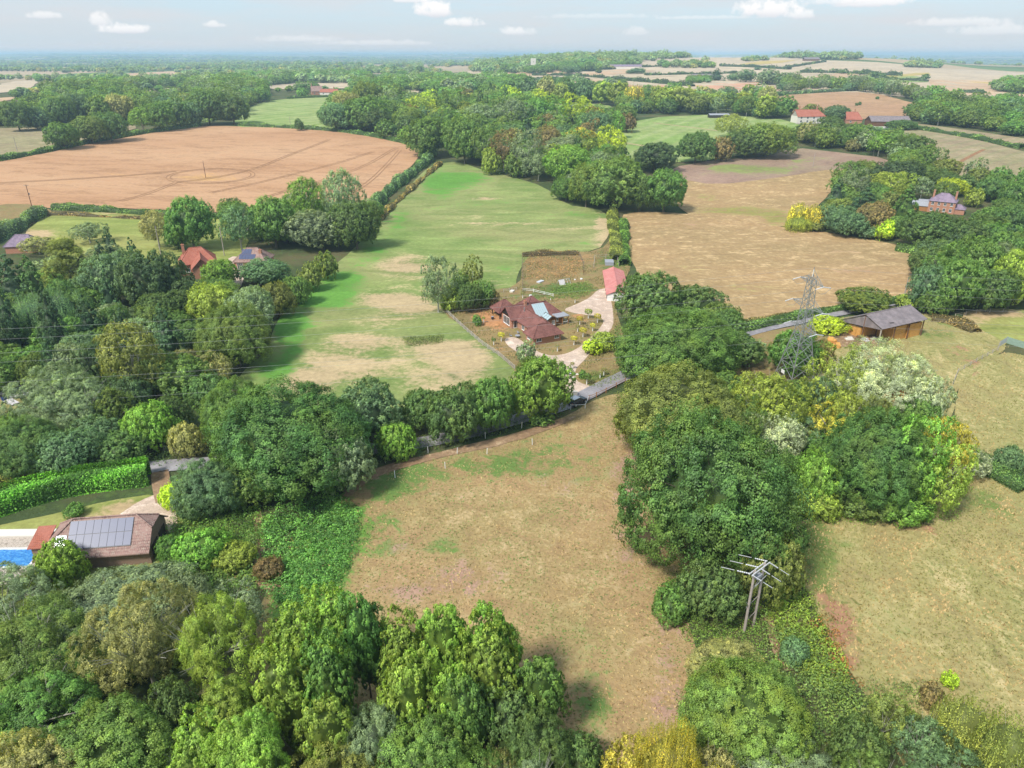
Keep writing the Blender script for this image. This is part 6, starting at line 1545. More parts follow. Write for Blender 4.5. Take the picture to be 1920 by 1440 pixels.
# patio things west of the wing
def patio():
    for i, (x, y) in enumerate([(-1.1, 6.3), (-2.2, 7.6), (.2, 8.4)]):
        p = in_cottage(x, y); r = empty('patio_table' if i == 0 else 'patio_chair', p, .4 + i)
        tag(r, ['round grey table on the cottage patio', 'grey garden chair left of the patio table', 'grey garden chair between patio table and cottage wall'][i], 'table' if i == 0 else 'chair')
        if i == 0:
            b = MB(); b.beam((0, 0, .7), (0, 0, .75), .6, n=14); b.build('tabletop', M['lead'], r)
            for k in range(4): b = MB(); b.beam((.4 * math.cos(k * 1.57), .4 * math.sin(k * 1.57), 0), (.3 * math.cos(k * 1.57), .3 * math.sin(k * 1.57), .698), .03); b.build('leg', M['lead'], r)
        else:
            b = MB(); b.box(-.25, .25, -.25, .25, .42, .47); b.build('seat', M['lead'], r); b = MB(); b.box(-.25, .25, .2, .25, .472, .95); b.build('backrest', M['lead'], r)
            for sx in (-.22, .22):
                for sy in (-.22, .2): b = MB(); b.box(sx - .02, sx + .02, sy - .02, sy + .02, 0, .418); b.build('leg', M['lead'], r)
    p = in_cottage(-1.0, 20.2); r = empty('barrel', p); tag(r, 'black water barrel by the open hut', 'barrel'); b = MB(); b.beam((0, 0, 0), (0, 0, .9), .35, .32, 12); b.build('body', M['black'], r); b = MB(); b.beam((0, 0, .902), (0, 0, .95), .34, n=12); b.build('lid', M['lead'], r)
patio()

def stable():
    o = Vector((25.3, 181.3, 0)); d = Vector((26.9 - 25.3, 203.2 - 181.3)); a = math.atan2(d.y, d.x) - math.pi / 2
    r = empty('stable_block', (o.x, o.y, float(height(o.x, o.y))), a); tag(r, 'long low stable with faded red sheet roof beside the drive', 'stable')
    L = 22.5; W_ = 5.6
    b = MB(); b.box(.05, W_, 0, L, -.2, 2.1); gable_fill(b, 0, .05, W_, 2.1, 3.2, 'y'); gable_fill(b, L, .05, W_, 2.1, 3.2, 'y'); b.build('wall', M['white'], r)
    ridge_roof(r, 'roof', 0, W_, 0, L, 2.12, 3.25, M['red_sheet'], axis='y', over=.3)
    for i in range(6):
        b = MB(); y = 1.6 + i * 3.6; b.box(-.03, .045, y, y + 1.3, .05, 1.95); dd = b.build('door', M['timber'], r); b = MB(); b.box(-.06, -.032, y + 1.1, y + 1.2, 1.0, 1.15); b.build('handle', M['steel'], dd)
        window(r, .05, y + 2.2, 1.0, .7, .6, '-x', bars=0)
stable()

def barn():
    ox, oy = 82.7, 149.4; a = math.atan2(155.8 - 149.4, 95.8 - 82.7)
    r = empty('hay_barn', (ox, oy, float(height(ox, oy))), a); tag(r, 'open-sided hay barn with grey corrugated roof stacked with bales', 'barn')
    L = 14.6; Ze, Zr, Zf, yr, yf = 4.5, 6.3, 3.1, 4.5, 11.0
    b = MB(); b.slab([(-.3, -.4, Ze - .15), (L + .3, -.4, Ze - .15), (L + .3, yr, Zr), (-.3, yr, Zr)], .08); b.build('roof', M['asbestos'], r)
    b = MB(); b.slab([(-.3, yr, Zr), (L + .3, yr, Zr), (L + .3, yf, Zf), (-.3, yf, Zf)], .08); rf = b.build('roof', M['asbestos'], r)
    b = MB(); b.beam((-.35, yr, Zr + .03), (L + .35, yr, Zr + .03), .14, n=6); b.build('ridge_cap', M['asbestos'], rf)
    b = MB(); b.box(9.2, 10.3, 1.0, 1.6, 0, 0); b = MB(); z = lambda y: Ze + (y) / yr * (Zr - Ze)
    b.slab([(3.4, .6, z(.6) + .02), (4.7, .5, z(.5) + .02), (4.7, .8, z(.8) + .02), (3.4, .95, z(.95) + .02)], .02); b.build('gap_shade_patch', M['timber'], r)  # dark slab laid on the roof, its colour stands for the shade in a gap
    for x in (0.02, L - .1):
        b = MB(); P = [(x, 0, Ze - .55), (x, 0, Ze - .2), (x, yr, Zr - .12), (x, yf - .1, Zf - .12), (x, yf - .1, Zf - .6)]
        Q = [(p[0] + .06, p[1], p[2]) for p in P]; b.face(P[::-1]); b.face(Q)
        for i in range(5): b.face([P[i], P[(i + 1) % 5], Q[(i + 1) % 5], Q[i]])
        b.build('gable_sheet', M['asbestos'], r)
    for x in (0.1, 4.8, 9.6, L - .15):
        for y in (0, yr, yf - .3):
            zt = Ze - .2 if y == 0 else Zr - .14 if y == yr else Zf - .08
            b = MB(); b.box(x - .1, x + .1, y - .1 + .1, y + .2, -.2, zt); b.build('post', M['weather'] if y == 0 and x < 1 else M['rust'], r)
    b = MB(); b.box(.2, L, yf - .25, yf - .15, -.2, Zf - .15); b.build('back_wall', M['rust'], r)
    for k in range(5): b = MB(); b.beam((L * k / 4, .05, Ze - .25), (L * k / 4, yr, Zr - .2), .07); b.build('rafter', M['rust'], r)
    rng = random.Random(4)
    bale = MB().box(0, 2.3, 0, 1.15, 0, .86).mesh('bale')
    bale.materials.append(M['hay'])
    def stack(name, label, x0, nx, y0, ny, nz, base=r):
        s = empty(name, r.matrix_basis @ Vector((x0, y0, 0)) if False else Matrix.Translation(Vector(r.location)) @ Matrix.Rotation(a, 4, 'Z') @ Vector((x0, y0, 0)), a); tag(s, label, 'hay stack', 'straw stacks in the barn')
        for i in range(nx):
            for j in range(ny):
                for k in range(nz):
                    if 0 < j < ny - 1 and k < nz - 1 and 0 < i < nx - 1: continue
                    o = bpy.data.objects.new('bale', bale); COL.objects.link(o); o.parent = s; o.location = (i * 2.32 + rng.uniform(-.03, .03), j * 1.17 + rng.uniform(-.06, .05), k * .87)
    stack('straw_stack', 'deep orange straw stack filling the right bays of the hay barn', 9.85, 2, .45, 6, 4)
    stack('straw_stack', 'orange straw stack in the middle bay of the hay barn', 5.05, 2, .7, 5, 4)
    stack('straw_stack', 'set-back straw stack in the left bay of the hay barn', .6, 2, 5.6, 3, 3)
    c = G(1563, 652); s = empty('straw_heap', c, .4); tag(s, 'broken orange straw heap at the left end of the hay barn', 'hay stack')
    for i in range(7):
        o = bpy.data.objects.new('bale', bale); COL.objects.link(o); o.parent = s; o.location = (rng.uniform(-1.5, 1.5), rng.uniform(-1.2, 1.2), .86 * (i > 4)); o.rotation_euler = (rng.uniform(-.15, .15), rng.uniform(-.2, .2), rng.uniform(0, 3)); o.scale = (.8, .9, .8)
    for i, (px, py) in enumerate([(1592, 632), (1608, 630), (1622, 634), (1640, 632)]):
        c = G(px, py + 6); b = MB(); b.box(-.9, .9, -.5, .5, 0, .45); b.box(-.5, .6, -.3, .3, .452, .8); o = b.build('farm_crate', M[['cream', 'rust', 'tarp', 'weather'][i]]); o.location = c; o.rotation_euler = (0, 0, i); tag(o, ['pale crate at the mouth of the hay barn', 'brown box left inside the open barn end', 'grey sheeted load in the hay barn mouth', 'weathered pallet load beside the barn post'][i], 'crate')
barn()

def garage():
    a = math.radians(7.5); r = empty('garage', (-46.4, 73.6, float(height(-46.4, 73.6))), a); tag(r, 'mossy tiled garage carrying a large solar array', 'garage')
    X0, X1, Y0, Y1, ze, zr = -13.6, 0, 0, 7.4, 2.5, 5.5
    b = MB(); b.box(X0 + .3, X1 - .25, Y0 + .3, Y1 - .3, -.3, ze - .05); b.face([(X1 - .25, Y0 + .3, ze - .05), (X1 - .25, Y1 - .3, ze - .05), (X1 - .25, 5.2, 4.15), (X1 - .25, 2.2, 4.15)]); b.build('wall', M['brick_dark'], r)
    b = MB(); b.box(X1 - .24, X1 - .16, 1.2, 3.4, -.1, 2.1); d = b.build('door', M['timber'], r); b = MB(); b.box(X1 - .24, X1 - .16, 4.1, 6.3, -.1, 2.1); b.build('door', M['timber'], r)
    sl = (zr - ze) / 3.7; yc = 3.7; t = .15; zq = 4.3; yq = yc - (zr - zq) / sl
    z = lambda y: ze + y * sl if y < yc else ze + (Y1 - y) * sl
    R0, R1 = (-9.9, yc, zr), (-2.2, yc, zr); o = .35
    b = MB(); b.slab([(X0 - o, Y0 - o, z(-o)), (X1, Y0 - o, z(-o)), (X1, yq, zq), R1, R0], t); b.build('roof_slope', M['tile_pink'], r)
    b = MB(); b.slab([R0, R1, (X1, Y1 - yq, zq), (X1, Y1 + o, z(Y1 + o)), (X0 - o, Y1 + o, z(Y1 + o))], t); b.build('roof_slope', M['tile_pink'], r)
    b = MB(); b.slab([(X1 + .02, yq, zq), (X1 + .02, Y1 - yq, zq), R1], t); b.build('roof_hip', M['tile_pink'], r)
    b = MB(); b.slab([(X0 - o, Y0 - o, z(-o)), R0, (X0 - o, Y1 + o, z(Y1 + o))], t); b.build('roof_hip', M['tile_pink'], r)
    c = MB()
    for p, q in ((R0, R1), (R1, (X1, yq, zq)), (R1, (X1, Y1 - yq, zq)), (R0, (X0 - o, Y0 - o, z(-o))), (R0, (X0 - o, Y1 + o, z(Y1 + o)))): c.beam(Vector(p) + Vector((0, 0, .04)), Vector(q) + Vector((0, 0, .04)), .12, n=6)
    c.build('ridge_tiles', M['tile_pink'], r)
    # 8 x 2 solar panels
    ya, yb_ = .55, 3.35; fr = MB(); fr.slab([(-10.1, ya - .05, z(ya - .05) + .1), (-2.35, ya - .05, z(ya - .05) + .1), (-2.35, yb_ + .05, z(yb_ + .05) + .1), (-10.1, yb_ + .05, z(yb_ + .05) + .1)], .05); arr = fr.build('solar_array', M['black'], r)
    for i in range(8):
        for j in range(2):
            x = -10.06 + i * .965; y0 = ya + j * 1.42; y1 = y0 + 1.36; p = MB(); p.slab([(x, y0, z(y0) + .15), (x + .92, y0, z(y0) + .15), (x + .92, y1, z(y1) + .15), (x, y1, z(y1) + .15)], .03); p.build('solar_panel', M['solar'], arr)
    # skylight panel left and lean-to with red tiles
    p = MB(); p.slab([(-11.6, .6, z(.6) + .12), (-10.3, .6, z(.6) + .12), (-10.3, 2.0, z(2.0) + .12), (-11.6, 2.0, z(2.0) + .12)], .05); p.build('skylight', M['glassroof'], r)
    b = MB(); b.box(-15.6, -13.31, 2.9, 6.2, -.3, 2.1); b.build('wall', M['brick_dark'], r); b = MB(); b.slab([(-15.9, 2.6, 2.15), (-13.7, 2.6, 2.15), (-13.7, 6.4, 3.0), (-15.9, 6.4, 3.0)], .12); b.build('lean_to_roof', M['tile_red'], r)
garage()

def pool():
    z = float(height(-66, 75)) + .12; a = math.radians(1)
    r = empty('swimming_pool', (-66, 74.8, z), a); tag(r, 'rectangular swimming pool under a bright blue cover', 'pool')
    m, nt, N, L = newmat('pool_cover'); P = nobj(nt, (1.2, 2.2, 1)); n1 = nnoise(nt, P, 1.3, 5, .6, 1.5); col = nmix(nt, nramp(nt, n1, .4, .65), (0.02, 0.17, 0.50), (0.10, 0.36, 0.70)); finish(nt, col, .25, .6, n1, .8, .15)
    m2, nt, N, L = newmat('stone_paving'); P = nobj(nt); v = N('ShaderNodeTexVoronoi'); v.inputs['Scale'].default_value = 2.2; L(P, v.inputs['Vector']); ve = N('ShaderNodeTexVoronoi'); ve.feature = 'DISTANCE_TO_EDGE'; ve.inputs['Scale'].default_value = 2.2; L(P, ve.inputs['Vector'])
    c = nmix(nt, nnoise(nt, P, 3, 3), (0.42, 0.35, 0.29), (0.55, 0.48, 0.41)); c = nmix(nt, nramp(nt, ve.outputs['Distance'], .0, .09), (0.24, 0.20, 0.16), c); finish(nt, c, .9, .1, ve.outputs['Distance'], .5, .03)
    b = MB(); n = 40; X = np.linspace(-8, 3.6, n); Y = np.linspace(-1.75, 1.75, 12)
    V = [(x, y, .05 + .035 * math.sin(x * 3.1 + y * 2) * math.cos(y * 2.7 + x)) for y in Y for x in X]; F = [(j * n + i, j * n + i + 1, (j + 1) * n + i + 1, (j + 1) * n + i) for j in range(11) for i in range(n - 1)]
    me = bpy.data.meshes.new('cover'); me.from_pydata(V, [], F); me.update(); link_mesh('pool_cover', me, m, r)
    b = MB(); b.box(-8.3, 3.9, -2.05, -1.75, -.1, .14); b.box(-8.3, 3.9, 1.75, 2.05, -.1, .14); b.box(3.6, 3.9, -1.748, 1.748, -.1, .14); b.box(-8.3, -8.0, -1.748, 1.748, -.1, .14); b.build('coping', M['white'], r)
    for nm, x0, x1, y0, y1, mt, h in (('paving', -10, 6.2, 2.1, 4.3, m2, .1), ('paving', -10, 5.0, -5.2, -2.1, m2, .1), ('paving', 4.0, 6.2, -2.1, 2.1, m2, .1), ('terrace', -10, 6.6, 4.35, 5.9, M['cream'], .35)):
        b = MB(); b.box(x0, x1, y0, y1, -.2, h); o = b.build(nm, mt); o.location = (-66, 74.8, z); o.rotation_euler = (0, 0, a); tag(o, kind='structure')
pool()

def simple_house(name, label, cat, px, py, ang, L, Wd, ze, zr, roof, wall, hip=(0, 0), wins=(), chim=(), loc=None, over=.35, axis='x', wmat='white'):
    p = Vector(loc) if loc else G(px, py); p.z = float(height(p.x, p.y)); r = empty(name, p, math.radians(ang)); tag(r, label, cat)
    b = MB(); b.box(0, L, 0, Wd, -.6, ze)
    if not hip[0]: gable_fill(b, .002, 0, Wd, ze, zr)
    if not hip[1]: gable_fill(b, L - .002, 0, Wd, ze, zr)
    b.build('wall', M[wall], r); ridge_roof(r, 'roof', 0, L, 0, Wd, ze + .02, zr, M[roof], hip0=hip[0], hip1=hip[1], over=over)
    for (x, y, z, w, h, f, k) in wins: window(r, x, y, z, w, h, f, wmat, k)
    for (x, y, z0, z1) in chim: chimney(r, x, y, z0, z1, 'brick', .8)
    return r
# house with orange tiles: two blocks
rh = simple_house('red_house', 'orange-tiled brick house with steep hipped roofs among the trees', 'house', 0, 0, 24, 10, 8.5, 3.6, 7.2, 'tile_red', 'brick', (3.2, 3.4), [(2, 0, 1, 1.2, 1.2, '-y', 1), (8.5, 0, 1, 1.2, 1.2, '-y', 1)], [(1.6, 4.6, 5.5, 8.2)], loc=(-98, 205, 0))
b = MB(); b.box(3.2, 8.6, -5.2, -.002, -.3, 3.3); gable_fill(b, -5.2, 3.2, 8.6, 3.3, 5.9, 'y'); b.build('wall', M['brick'], rh); ridge_roof(rh, 'roof', 3.2, 8.6, -5.2, 3.0, 3.32, 6.0, M['tile_red'], axis='y', over=.35)
window(rh, 5.9, -5.2, .9, 1.6, 1.3, '-y', bars=2); window(rh, 8.6, -2.6, .8, 1.2, 1.5, '+x', bars=1)
sh = simple_house('solar_house', 'small brown hipped house with eight solar panels', 'house', 0, 0, 0, 9.6, 8.0, 2.9, 6.0, 'tile_pink', 'brick', (3.2, 3.2), [(1.8, 0, .4, 1.8, 1.9, '-y', 2), (5, 0, .4, 1.8, 1.9, '-y', 2), (8, 0, .9, 1.1, 1.2, '-y', 1)], [(7.6, 2.6, 4.2, 5.6)], loc=(-84.6, 211.6, 0))
for i in range(8):
    row = 0 if i < 5 else 1; x = (1.5 + i * .98) if row == 0 else (2.0 + (i - 5) * .98); y0 = .5 + row * 1.55; z_ = lambda y: 2.92 + y / 4 * 3.08; p = MB(); p.slab([(x, y0, z_(y0) + .1), (x + .92, y0, z_(y0) + .1), (x + .92, y0 + 1.45, z_(y0 + 1.45) + .1), (x, y0 + 1.45, z_(y0 + 1.45) + .1)], .05); p.build('solar_panel', M['solar'], sh)
simple_house('purple_house', 'purple-roofed house half hidden at the left edge of the garden lawn', 'house', 12, 476, 10, 9, 7, 2.6, 5.4, 'slate', 'brick', (2.5, 2.5), [(6, 0, .9, 1, 1, '-y', 1)])
gh = simple_house('brick_house', 'two-storey pink brick house with a hipped slate roof', 'house', 0, 0, -35, 11, 8.5, 5.6, 8.6, 'slate', 'brick', (3.8, 3.8), [(x, 0, z, 1.1, 1.5, '-y', 1) for x in (1.6, 4.2, 6.8, 9.4) for z in (.9, 3.6)], [(1.0, 4.2, 6.0, 9.6), (10.2, 4.2, 6.0, 9.6)], loc=(168.5, 291.5, 0)); gh.scale = (.86, .86, .86)
b = MB(); b.box(-7, -.002, 1, 6.5, -.5, 2.6); b.build('wall', M['oak'], gh); ridge_roof(gh, 'roof', -7, -.3, 1, 6.5, 2.62, 4.2, M['lead'], over=.3)
b = MB(); b.box(11.002, 15, 1, 6.5, -.5, 2.6); b.build('wall', M['brick'], gh); ridge_roof(gh, 'roof', 11.3, 15, 1, 6.5, 2.62, 4.2, M['slate'], hip1=2, over=.3)
gc = simple_house('garden_room', 'grey glass-roofed outbuilding behind the pink brick house', 'outbuilding', 1722, 392, -20, 12, 5, 2.4, 3.6, 'lead', 'cream', (0, 0), [(3, 0, .6, 1.5, 1.4, '-y', 1), (7, 0, .6, 1.5, 1.4, '-y', 1)])
fw = simple_house('white_farmhouse', 'white-walled farmhouse with red tiled roof beyond the ploughed field', 'farmhouse', 1494, 232, 8, 22, 10, 5.2, 9.5, 'tile_red', 'cream', (0, 4), [(x, 0, z, 1.4, 1.5, '-y', 1) for x in (3, 8, 13, 18) for z in (.9, 3.3)], [(3, 5, 8.5, 11.5), (17, 5, 8.5, 11.5)])
simple_house('red_cottage', 'small red-roofed house between the farmhouse and the farm barn', 'cottage', 1586, 232, -10, 11, 9, 3.2, 8, 'tile_red', 'brick', (0, 3), [(3, 0, 1, 1.2, 1.2, '-y', 1)], [(6, 4.5, 7, 9.6)])
fb = simple_house('farm_shed', 'grey-roofed open farm shed with a white yard wall', 'barn', 1632, 240, -8, 26, 15, 4.5, 7.5, 'asbestos', 'rust', (0, 0), [])
b = MB(); b.box(-2, 27, -6, -5.6, -.6, 1.6); b.build('yard_wall', M['white'], fb)
simple_house('far_cottage', 'brick cottage with tall gable beyond the left green field', 'cottage', 585, 178, 20, 12, 9, 4, 9, 'tile_pink', 'brick', (0, 0), [(3, 0, 1, 1.4, 1.4, '-y', 1), (8, 0, 1, 1.4, 1.4, '-y', 1)], [(1, 4.5, 8, 11.5)])
simple_house('far_house', 'long low red-roofed house beside the far brick cottage', 'house', 600, 178, -5, 20, 9, 3, 6, 'tile_red', 'cream', (0, 0), [(4, 0, 1, 1.4, 1.2, '-y', 1), (12, 0, 1, 1.4, 1.2, '-y', 1)], [(15, 4.5, 5, 8)])
simple_house('hill_farmhouse', 'pale farmhouse with pink roof among the far hill copse', 'farmhouse', 1428, 158, 0, 26, 12, 6, 11, 'tile_red', 'cream', (0, 5), [(5, 0, 1, 2, 2, '-y', 1), (14, 0, 1, 2, 2, '-y', 1)], [(6, 6, 9, 13)])
simple_house('hill_barn', 'white-walled barn left of the far hill farmhouse', 'barn', 1300, 150, 5, 34, 14, 5, 8, 'asbestos', 'white', (0, 0), [])
simple_house('ridge_barn', 'dark barn on the skyline of the far hill', 'barn', 1508, 115, 0, 34, 12, 5, 8, 'asbestos', 'rust', (0, 0), [])
simple_house('hill_shed', 'row of pale sheds at the foot of the far hill wood', 'barn', 1142, 130, 0, 60, 14, 5, 8, 'slate', 'cream', (0, 0), [])
simple_house('field_shelter', 'pale blue-grey field shelter at the edge of the far green field', 'shelter', 1331, 222, 5, 16, 6, 2.6, 3.4, 'lead', 'timber', (0, 0), [])
def church():
    p = G(996, 131); r = empty('church', p, .1); tag(r, 'pale stone church tower in front of the far wood', 'church')
    b = MB(); b.box(0, 9, 0, 9, -1, 19); t = b.build('tower', M['cream'], r)
    for k in range(4):
        for j in range(3):
            b = MB(); u = k * 2.6; 
            if j == 0: b.box(u, u + 1.2, 0, .8, 19.002, 20.4)
            elif j == 1: b.box(u, u + 1.2, 8.2, 9, 19.002, 20.4)
            else: continue
            b.build('battlement', M['cream'], t)
    window(r, 4.5, 0, 13.5, .9, 2, '-y', 'cream', 0); b = MB(); b.box(-16, -.002, 1, 8, -1, 6); gable_fill(b, -16, 1, 8, 6, 10); b.build('nave', M['cream'], r); ridge_roof(r, 'roof', -16, -.3, 1, 8, 6.02, 10, M['slate'], over=.2)
church()

# ------------------------------------------------------------------ pylon, poles and cables
def pylon():
    cx, cy = 56.1, 128.7; z0 = float(height(cx, cy)); ax = math.atan2(125.2 - 131.7, 56.8 - 55.0)   # direction of the cross-arms
    r = empty('pylon', (cx, cy, z0), ax); tag(r, 'tall grey lattice electricity pylon rising from the trees', 'pylon')
    def hw(z): return 2.9 + (1.0 - 2.9) * min(z, 12) / 12 if z < 12 else 1.0 + (.55 - 1.0) * (z - 12) / 10.5
    lv = [0, 2.6, 5.0, 7.2, 9.2, 11, 12.6, 14.1, 15.6, 17.1, 18.6, 20.0, 21.3, 22.5]
    cs = [(-1, -1), (1, -1), (1, 1), (-1, 1)]
    P = lambda c, z: Vector((c[0] * hw(z), c[1] * hw(z), z))
    for c in cs:
        b = MB(); b.beam(P(c, -.3), P(c, 12), .11, .09); b.beam(P(c, 12), P(c, 22.5), .08, .06); b.build('leg', M['steel'], r)
    for i in range(len(lv) - 1):
        a_, b_ = lv[i], lv[i + 1]; w = .055 if i < 5 else .042
        for k in range(4):
            c, d = cs[k], cs[(k + 1) % 4]
            for (u, v) in ((c, d), (d, c)):
                b = MB(); b.beam(P(u, a_), P(v, b_), w); b.build('brace', M['steel'], r)
            if i % 2 == 1 or i == 4: b = MB(); b.beam(P(c, b_), P(d, b_), w); b.build('cross_rail', M['steel'], r)
    b = MB(); [b.beam(P(c, 22.5), (0, 0, 23.7), .05) for c in cs]; b.beam((0, 0, 23.4), (0, 0, 24.1), .06); b.build('peak', M['steel'], r)
    tips = []
    for (z, L) in ((21.3, 3.4), (16.6, 4.6), (12.2, 3.9)):
        for s in (-1, 1):
            b = MB(); tip = Vector((s * L, 0, z)); h = hw(z)
            for q in (-1, 1): b.beam((s * h, q * h, z - .15), tip, .055); b.beam((s * h, q * h, z + 1.2), tip, .045)
            for k in (1, 2, 3):
                t = k / 4; y = h * (1 - t); x = s * (h + (L - h) * t); b.beam((x, -y, z), (x, y, z), .03); b.beam((x, -y, z), (x - s * .5, y, z + 1.2 * (1 - t)), .03); b.beam((x, y, z), (x, y, z + 1.2 * (1 - t)), .03)
            arm = b.build('cross_arm', M['steel'], r)
            for q in (-1, 1):
                b = MB(); e = tip + Vector((0, q * 1.7, -.35))
                for k in range(6): u = tip.lerp(e, k / 6); v = tip.lerp(e, (k + .8) / 6); b.beam(u, v, .11, .05, 7)
                b.build('insulator', M['pale_steel'], arm)
            b = MB(); b.beam(tip + Vector((0, 1.7, -.35)), tip + Vector((0, .5, -1.3)), .03); b.beam(tip + Vector((0, .5, -1.3)), tip + Vector((0, -.5, -1.3)), .03); b.beam(tip + Vector((0, -.5, -1.3)), tip + Vector((0, -1.7, -.35)), .03); b.build('jumper_wire', M['wire'], arm)
            tips.append((Matrix.Translation(r.location) @ Matrix.Rotation(ax, 4, 'Z') @ tip, s, z))
    b = MB(); b.box(-.5, .5, -2.95, -2.9, 3.0, 3.7); b.build('warning_plate', M['white'], r)
    tips.append((r.location + Vector((0, 0, 24.0)), 0, 24.5))
    words = {21.3: 'upper', 16.6: 'middle', 12.2: 'lower', 24.5: 'topmost'}
    for tip, s, z in tips:
        for side, T, sag, seg in ((-1, Vector((-300, -37, 0)), 5.6, 60), (1, Vector((300, 16, 0)), 6.5, 60)):
            b = MB(); n = 44; pts = []
            off = Vector((side * 1.7, side * .1, -.35)) if s else Vector((0, 0, 0))
            for i in range(n + 1):
                t = i / n; p = tip + off + T * t; p.z = tip.z + off.z - 4 * sag * t * (1 - t); pts.append(p)
            V = []; F = []; tube(V, F, pts, [.013] * len(pts), 4); me = bpy.data.meshes.new('cable'); me.from_pydata(V, [], F); me.update(); o = link_mesh('power_cable', me, M['wire'])
            tag(o, ('%s cable from the %s of the pylon towards the %s' % (words[z], 'far arm' if s < 0 else 'near arm' if s > 0 else 'peak', 'left edge' if side < 0 else 'right edge')), 'cable', 'cables strung from the pylon')
pylon()
def twin_pole():
    z = float(height(27, 62)); r = empty('twin_pole', (27.2, 62.3, z), math.atan2(1.3, 1.55)); tag(r, 'twin-legged wooden power pole with pale steel crossarm', 'power pole')
    for s in (-1, 1):
        b = MB(); b.beam((s * .95, 0, -.3), (s * .95, 0, 9.0), .17, .13, 9); b.build('pole', M['greywood'], r)
    for y in (-.17, .17): b = MB(); b.box(-1.75, 1.75, y - .05, y + .05, 8.7, 8.85); b.build('crossarm', M['pale_steel'], r)
    for i, z_ in enumerate((1.8, 4.1, 6.2)): b = MB(); b.beam((-.95, 0, z_), (.95, 0, z_ + .35), .045); b.build('tie_bar', M['greywood'], r)
    b = MB(); b.beam((-.95, 0, 6.3), (.95, 0, 7.4), .04); b.build('tie_bar', M['greywood'], r)
    for i, x in enumerate((-1.65, 0, 1.65)):
        for d, e in ((1, Vector((-1.5, 2.6, .05))), (-1, Vector((1.1, -1.9, -1.1)))):
            s = Vector((x, d * .2, 8.8)); b = MB(); q = s + e * .45
            for k in range(6): b.beam(s.lerp(q, k / 6), s.lerp(q, (k + .8) / 6), .09, .05, 7)
            ins = b.build('insulator', M['pale_steel'], r); b = MB(); b.beam(q + e * .08, s + e, .035); b.build('dead_end', M['pale_steel'], ins)
    b = MB(); b.box(-.45, .45, -.25, .2, 7.5, 7.9); b.beam((-1.1, -.4, 7.1), (1.1, -.4, 7.5), .04); b.beam((-.6, .3, 7.6), (-.6, .3, 8.2), .05); b.beam((.3, .3, 7.6), (.3, .3, 8.2), .05); b.build('switch_gear', M['lead'], r)
    b = MB(); b.beam((-.95, .2, 4.2), (-1.3, .7, 5.1), .03); b.box(-1.1, -.8, .14, .2, 3.6, 4.0); b.build('sign_plate', M['pale_steel'], r)
twin_pole()
def pole(px, py, h, label, arm=True):
    p = G(px, py); r = empty('telegraph_pole', p, random.Random(px).uniform(0, 3)); tag(r, label, 'pole'); b = MB(); b.beam((0, 0, -.3), (0, 0, h), .16, .11, 8); b.build('post', M['rust'] if arm else M['greywood'], r)
    if arm:
        b = MB(); b.box(-.9, .9, -.06, .06, h - .5, h - .36); a_ = b.build('crossarm', M['greywood'], r)
        for x in (-.8, 0, .8): b = MB(); b.beam((x, 0, h - .358), (x, 0, h - .1), .06, n=6); b.build('insulator', M['pale_steel'], a_)
        b = MB(); b.box(.14, .45, -.15, .15, h * .55, h * .62); b.build('junction_box', M['lead'], r)
pole(60, 388, 9, 'wooden pole at the left corner of the wheat field'); pole(386, 334, 8.2, 'lone pole inside the ring in the wheat'); pole(1524, 313, 7.5, 'dark bare pole in the ploughed field', False)
pole(302, 478, 9.5, 'slim pole on the garden lawn left of the tall oak', False); pole(421, 480, 9.5, 'slim pole between the two tiled houses', False); pole(33, 285, 8, 'pole in the striped field at the left edge', False)
pole(1637, 292, 8, 'pale pole before the trees of the red-roofed farm', False); pole(1106, 205, 9, 'pale pole before the far shelter belt', False); pole(545, 238, 7, 'pole in the hedge at the top of the wheat field', False); pole(1694, 560, 6, 'short white-topped post at the corner of the hay barn field', False)

# ------------------------------------------------------------------ fences, gates, posts
def fence(pts, step, h, rails, mat, label, postw=.07, railw=.045, railmat=None, name='fence', mesh=None):
    P = [G(*p).to_2d() for p in pts]; Q = resample(P, step); r = empty(name, (Q[0].x, Q[0].y, float(height(*Q[0])))); tag(r, label, 'fence'); o = Vector(r.location)
    W3 = [Vector((q.x, q.y, float(height(q.x, q.y)) + .04)) - o for q in Q]
    pm = None
    for p in W3:
        if pm is None: pm = MB().box(-postw, postw, -postw, postw, -.25, h).mesh('post'); pm.materials.append(M[mat])
        k = bpy.data.objects.new('post', pm); COL.objects.link(k); k.parent = r; k.location = p
    for i in range(len(W3) - 1):
        for z in rails:
            b = MB(); b.beam(W3[i] + Vector((0, 0, z)), W3[i + 1] + Vector((0, 0, z)), railw); b.build('rail', M[railmat or mat], r)
    return r
fence([(838, 588), (870, 618), (905, 648), (935, 668), (965, 694)], 2.2, 1.15, (.35, .7, 1.02), 'weather', 'grey post-and-rail fence from the tree clump down to the lane', .08, .055)
fence([(980, 547), (1000, 549), (1020, 554), (1037, 558)], 2.4, 1.1, (.55, .95), 'white', 'white post-and-rail fence behind the cottage', .07, .05)
fence([(944, 549), (955, 547), (968, 545)], 2.2, 1.0, (.5, .85), 'weather', 'short broken rail fence behind the open hut')
fence([(1104, 751), (1118, 745), (1136, 737), (1155, 727), (1172, 718)], 1.9, 1.1, (.45, .85), 'oak', 'ochre wooden rail fence along the lane beside the paddock')
fence([(1070, 768), (1097, 767), (1104, 751)], 2.6, 1.0, (.9,), 'white', 'white paddock gateway rails next to the dark car', .06, .04)
fence([(980, 548), (979, 484), (1086, 480), (1094, 500), (1094, 516)], 3.0, 1.6, (1.5, .8), 'rust', 'tall thin wire fence round the vegetable garden', .05, .02, 'steel')
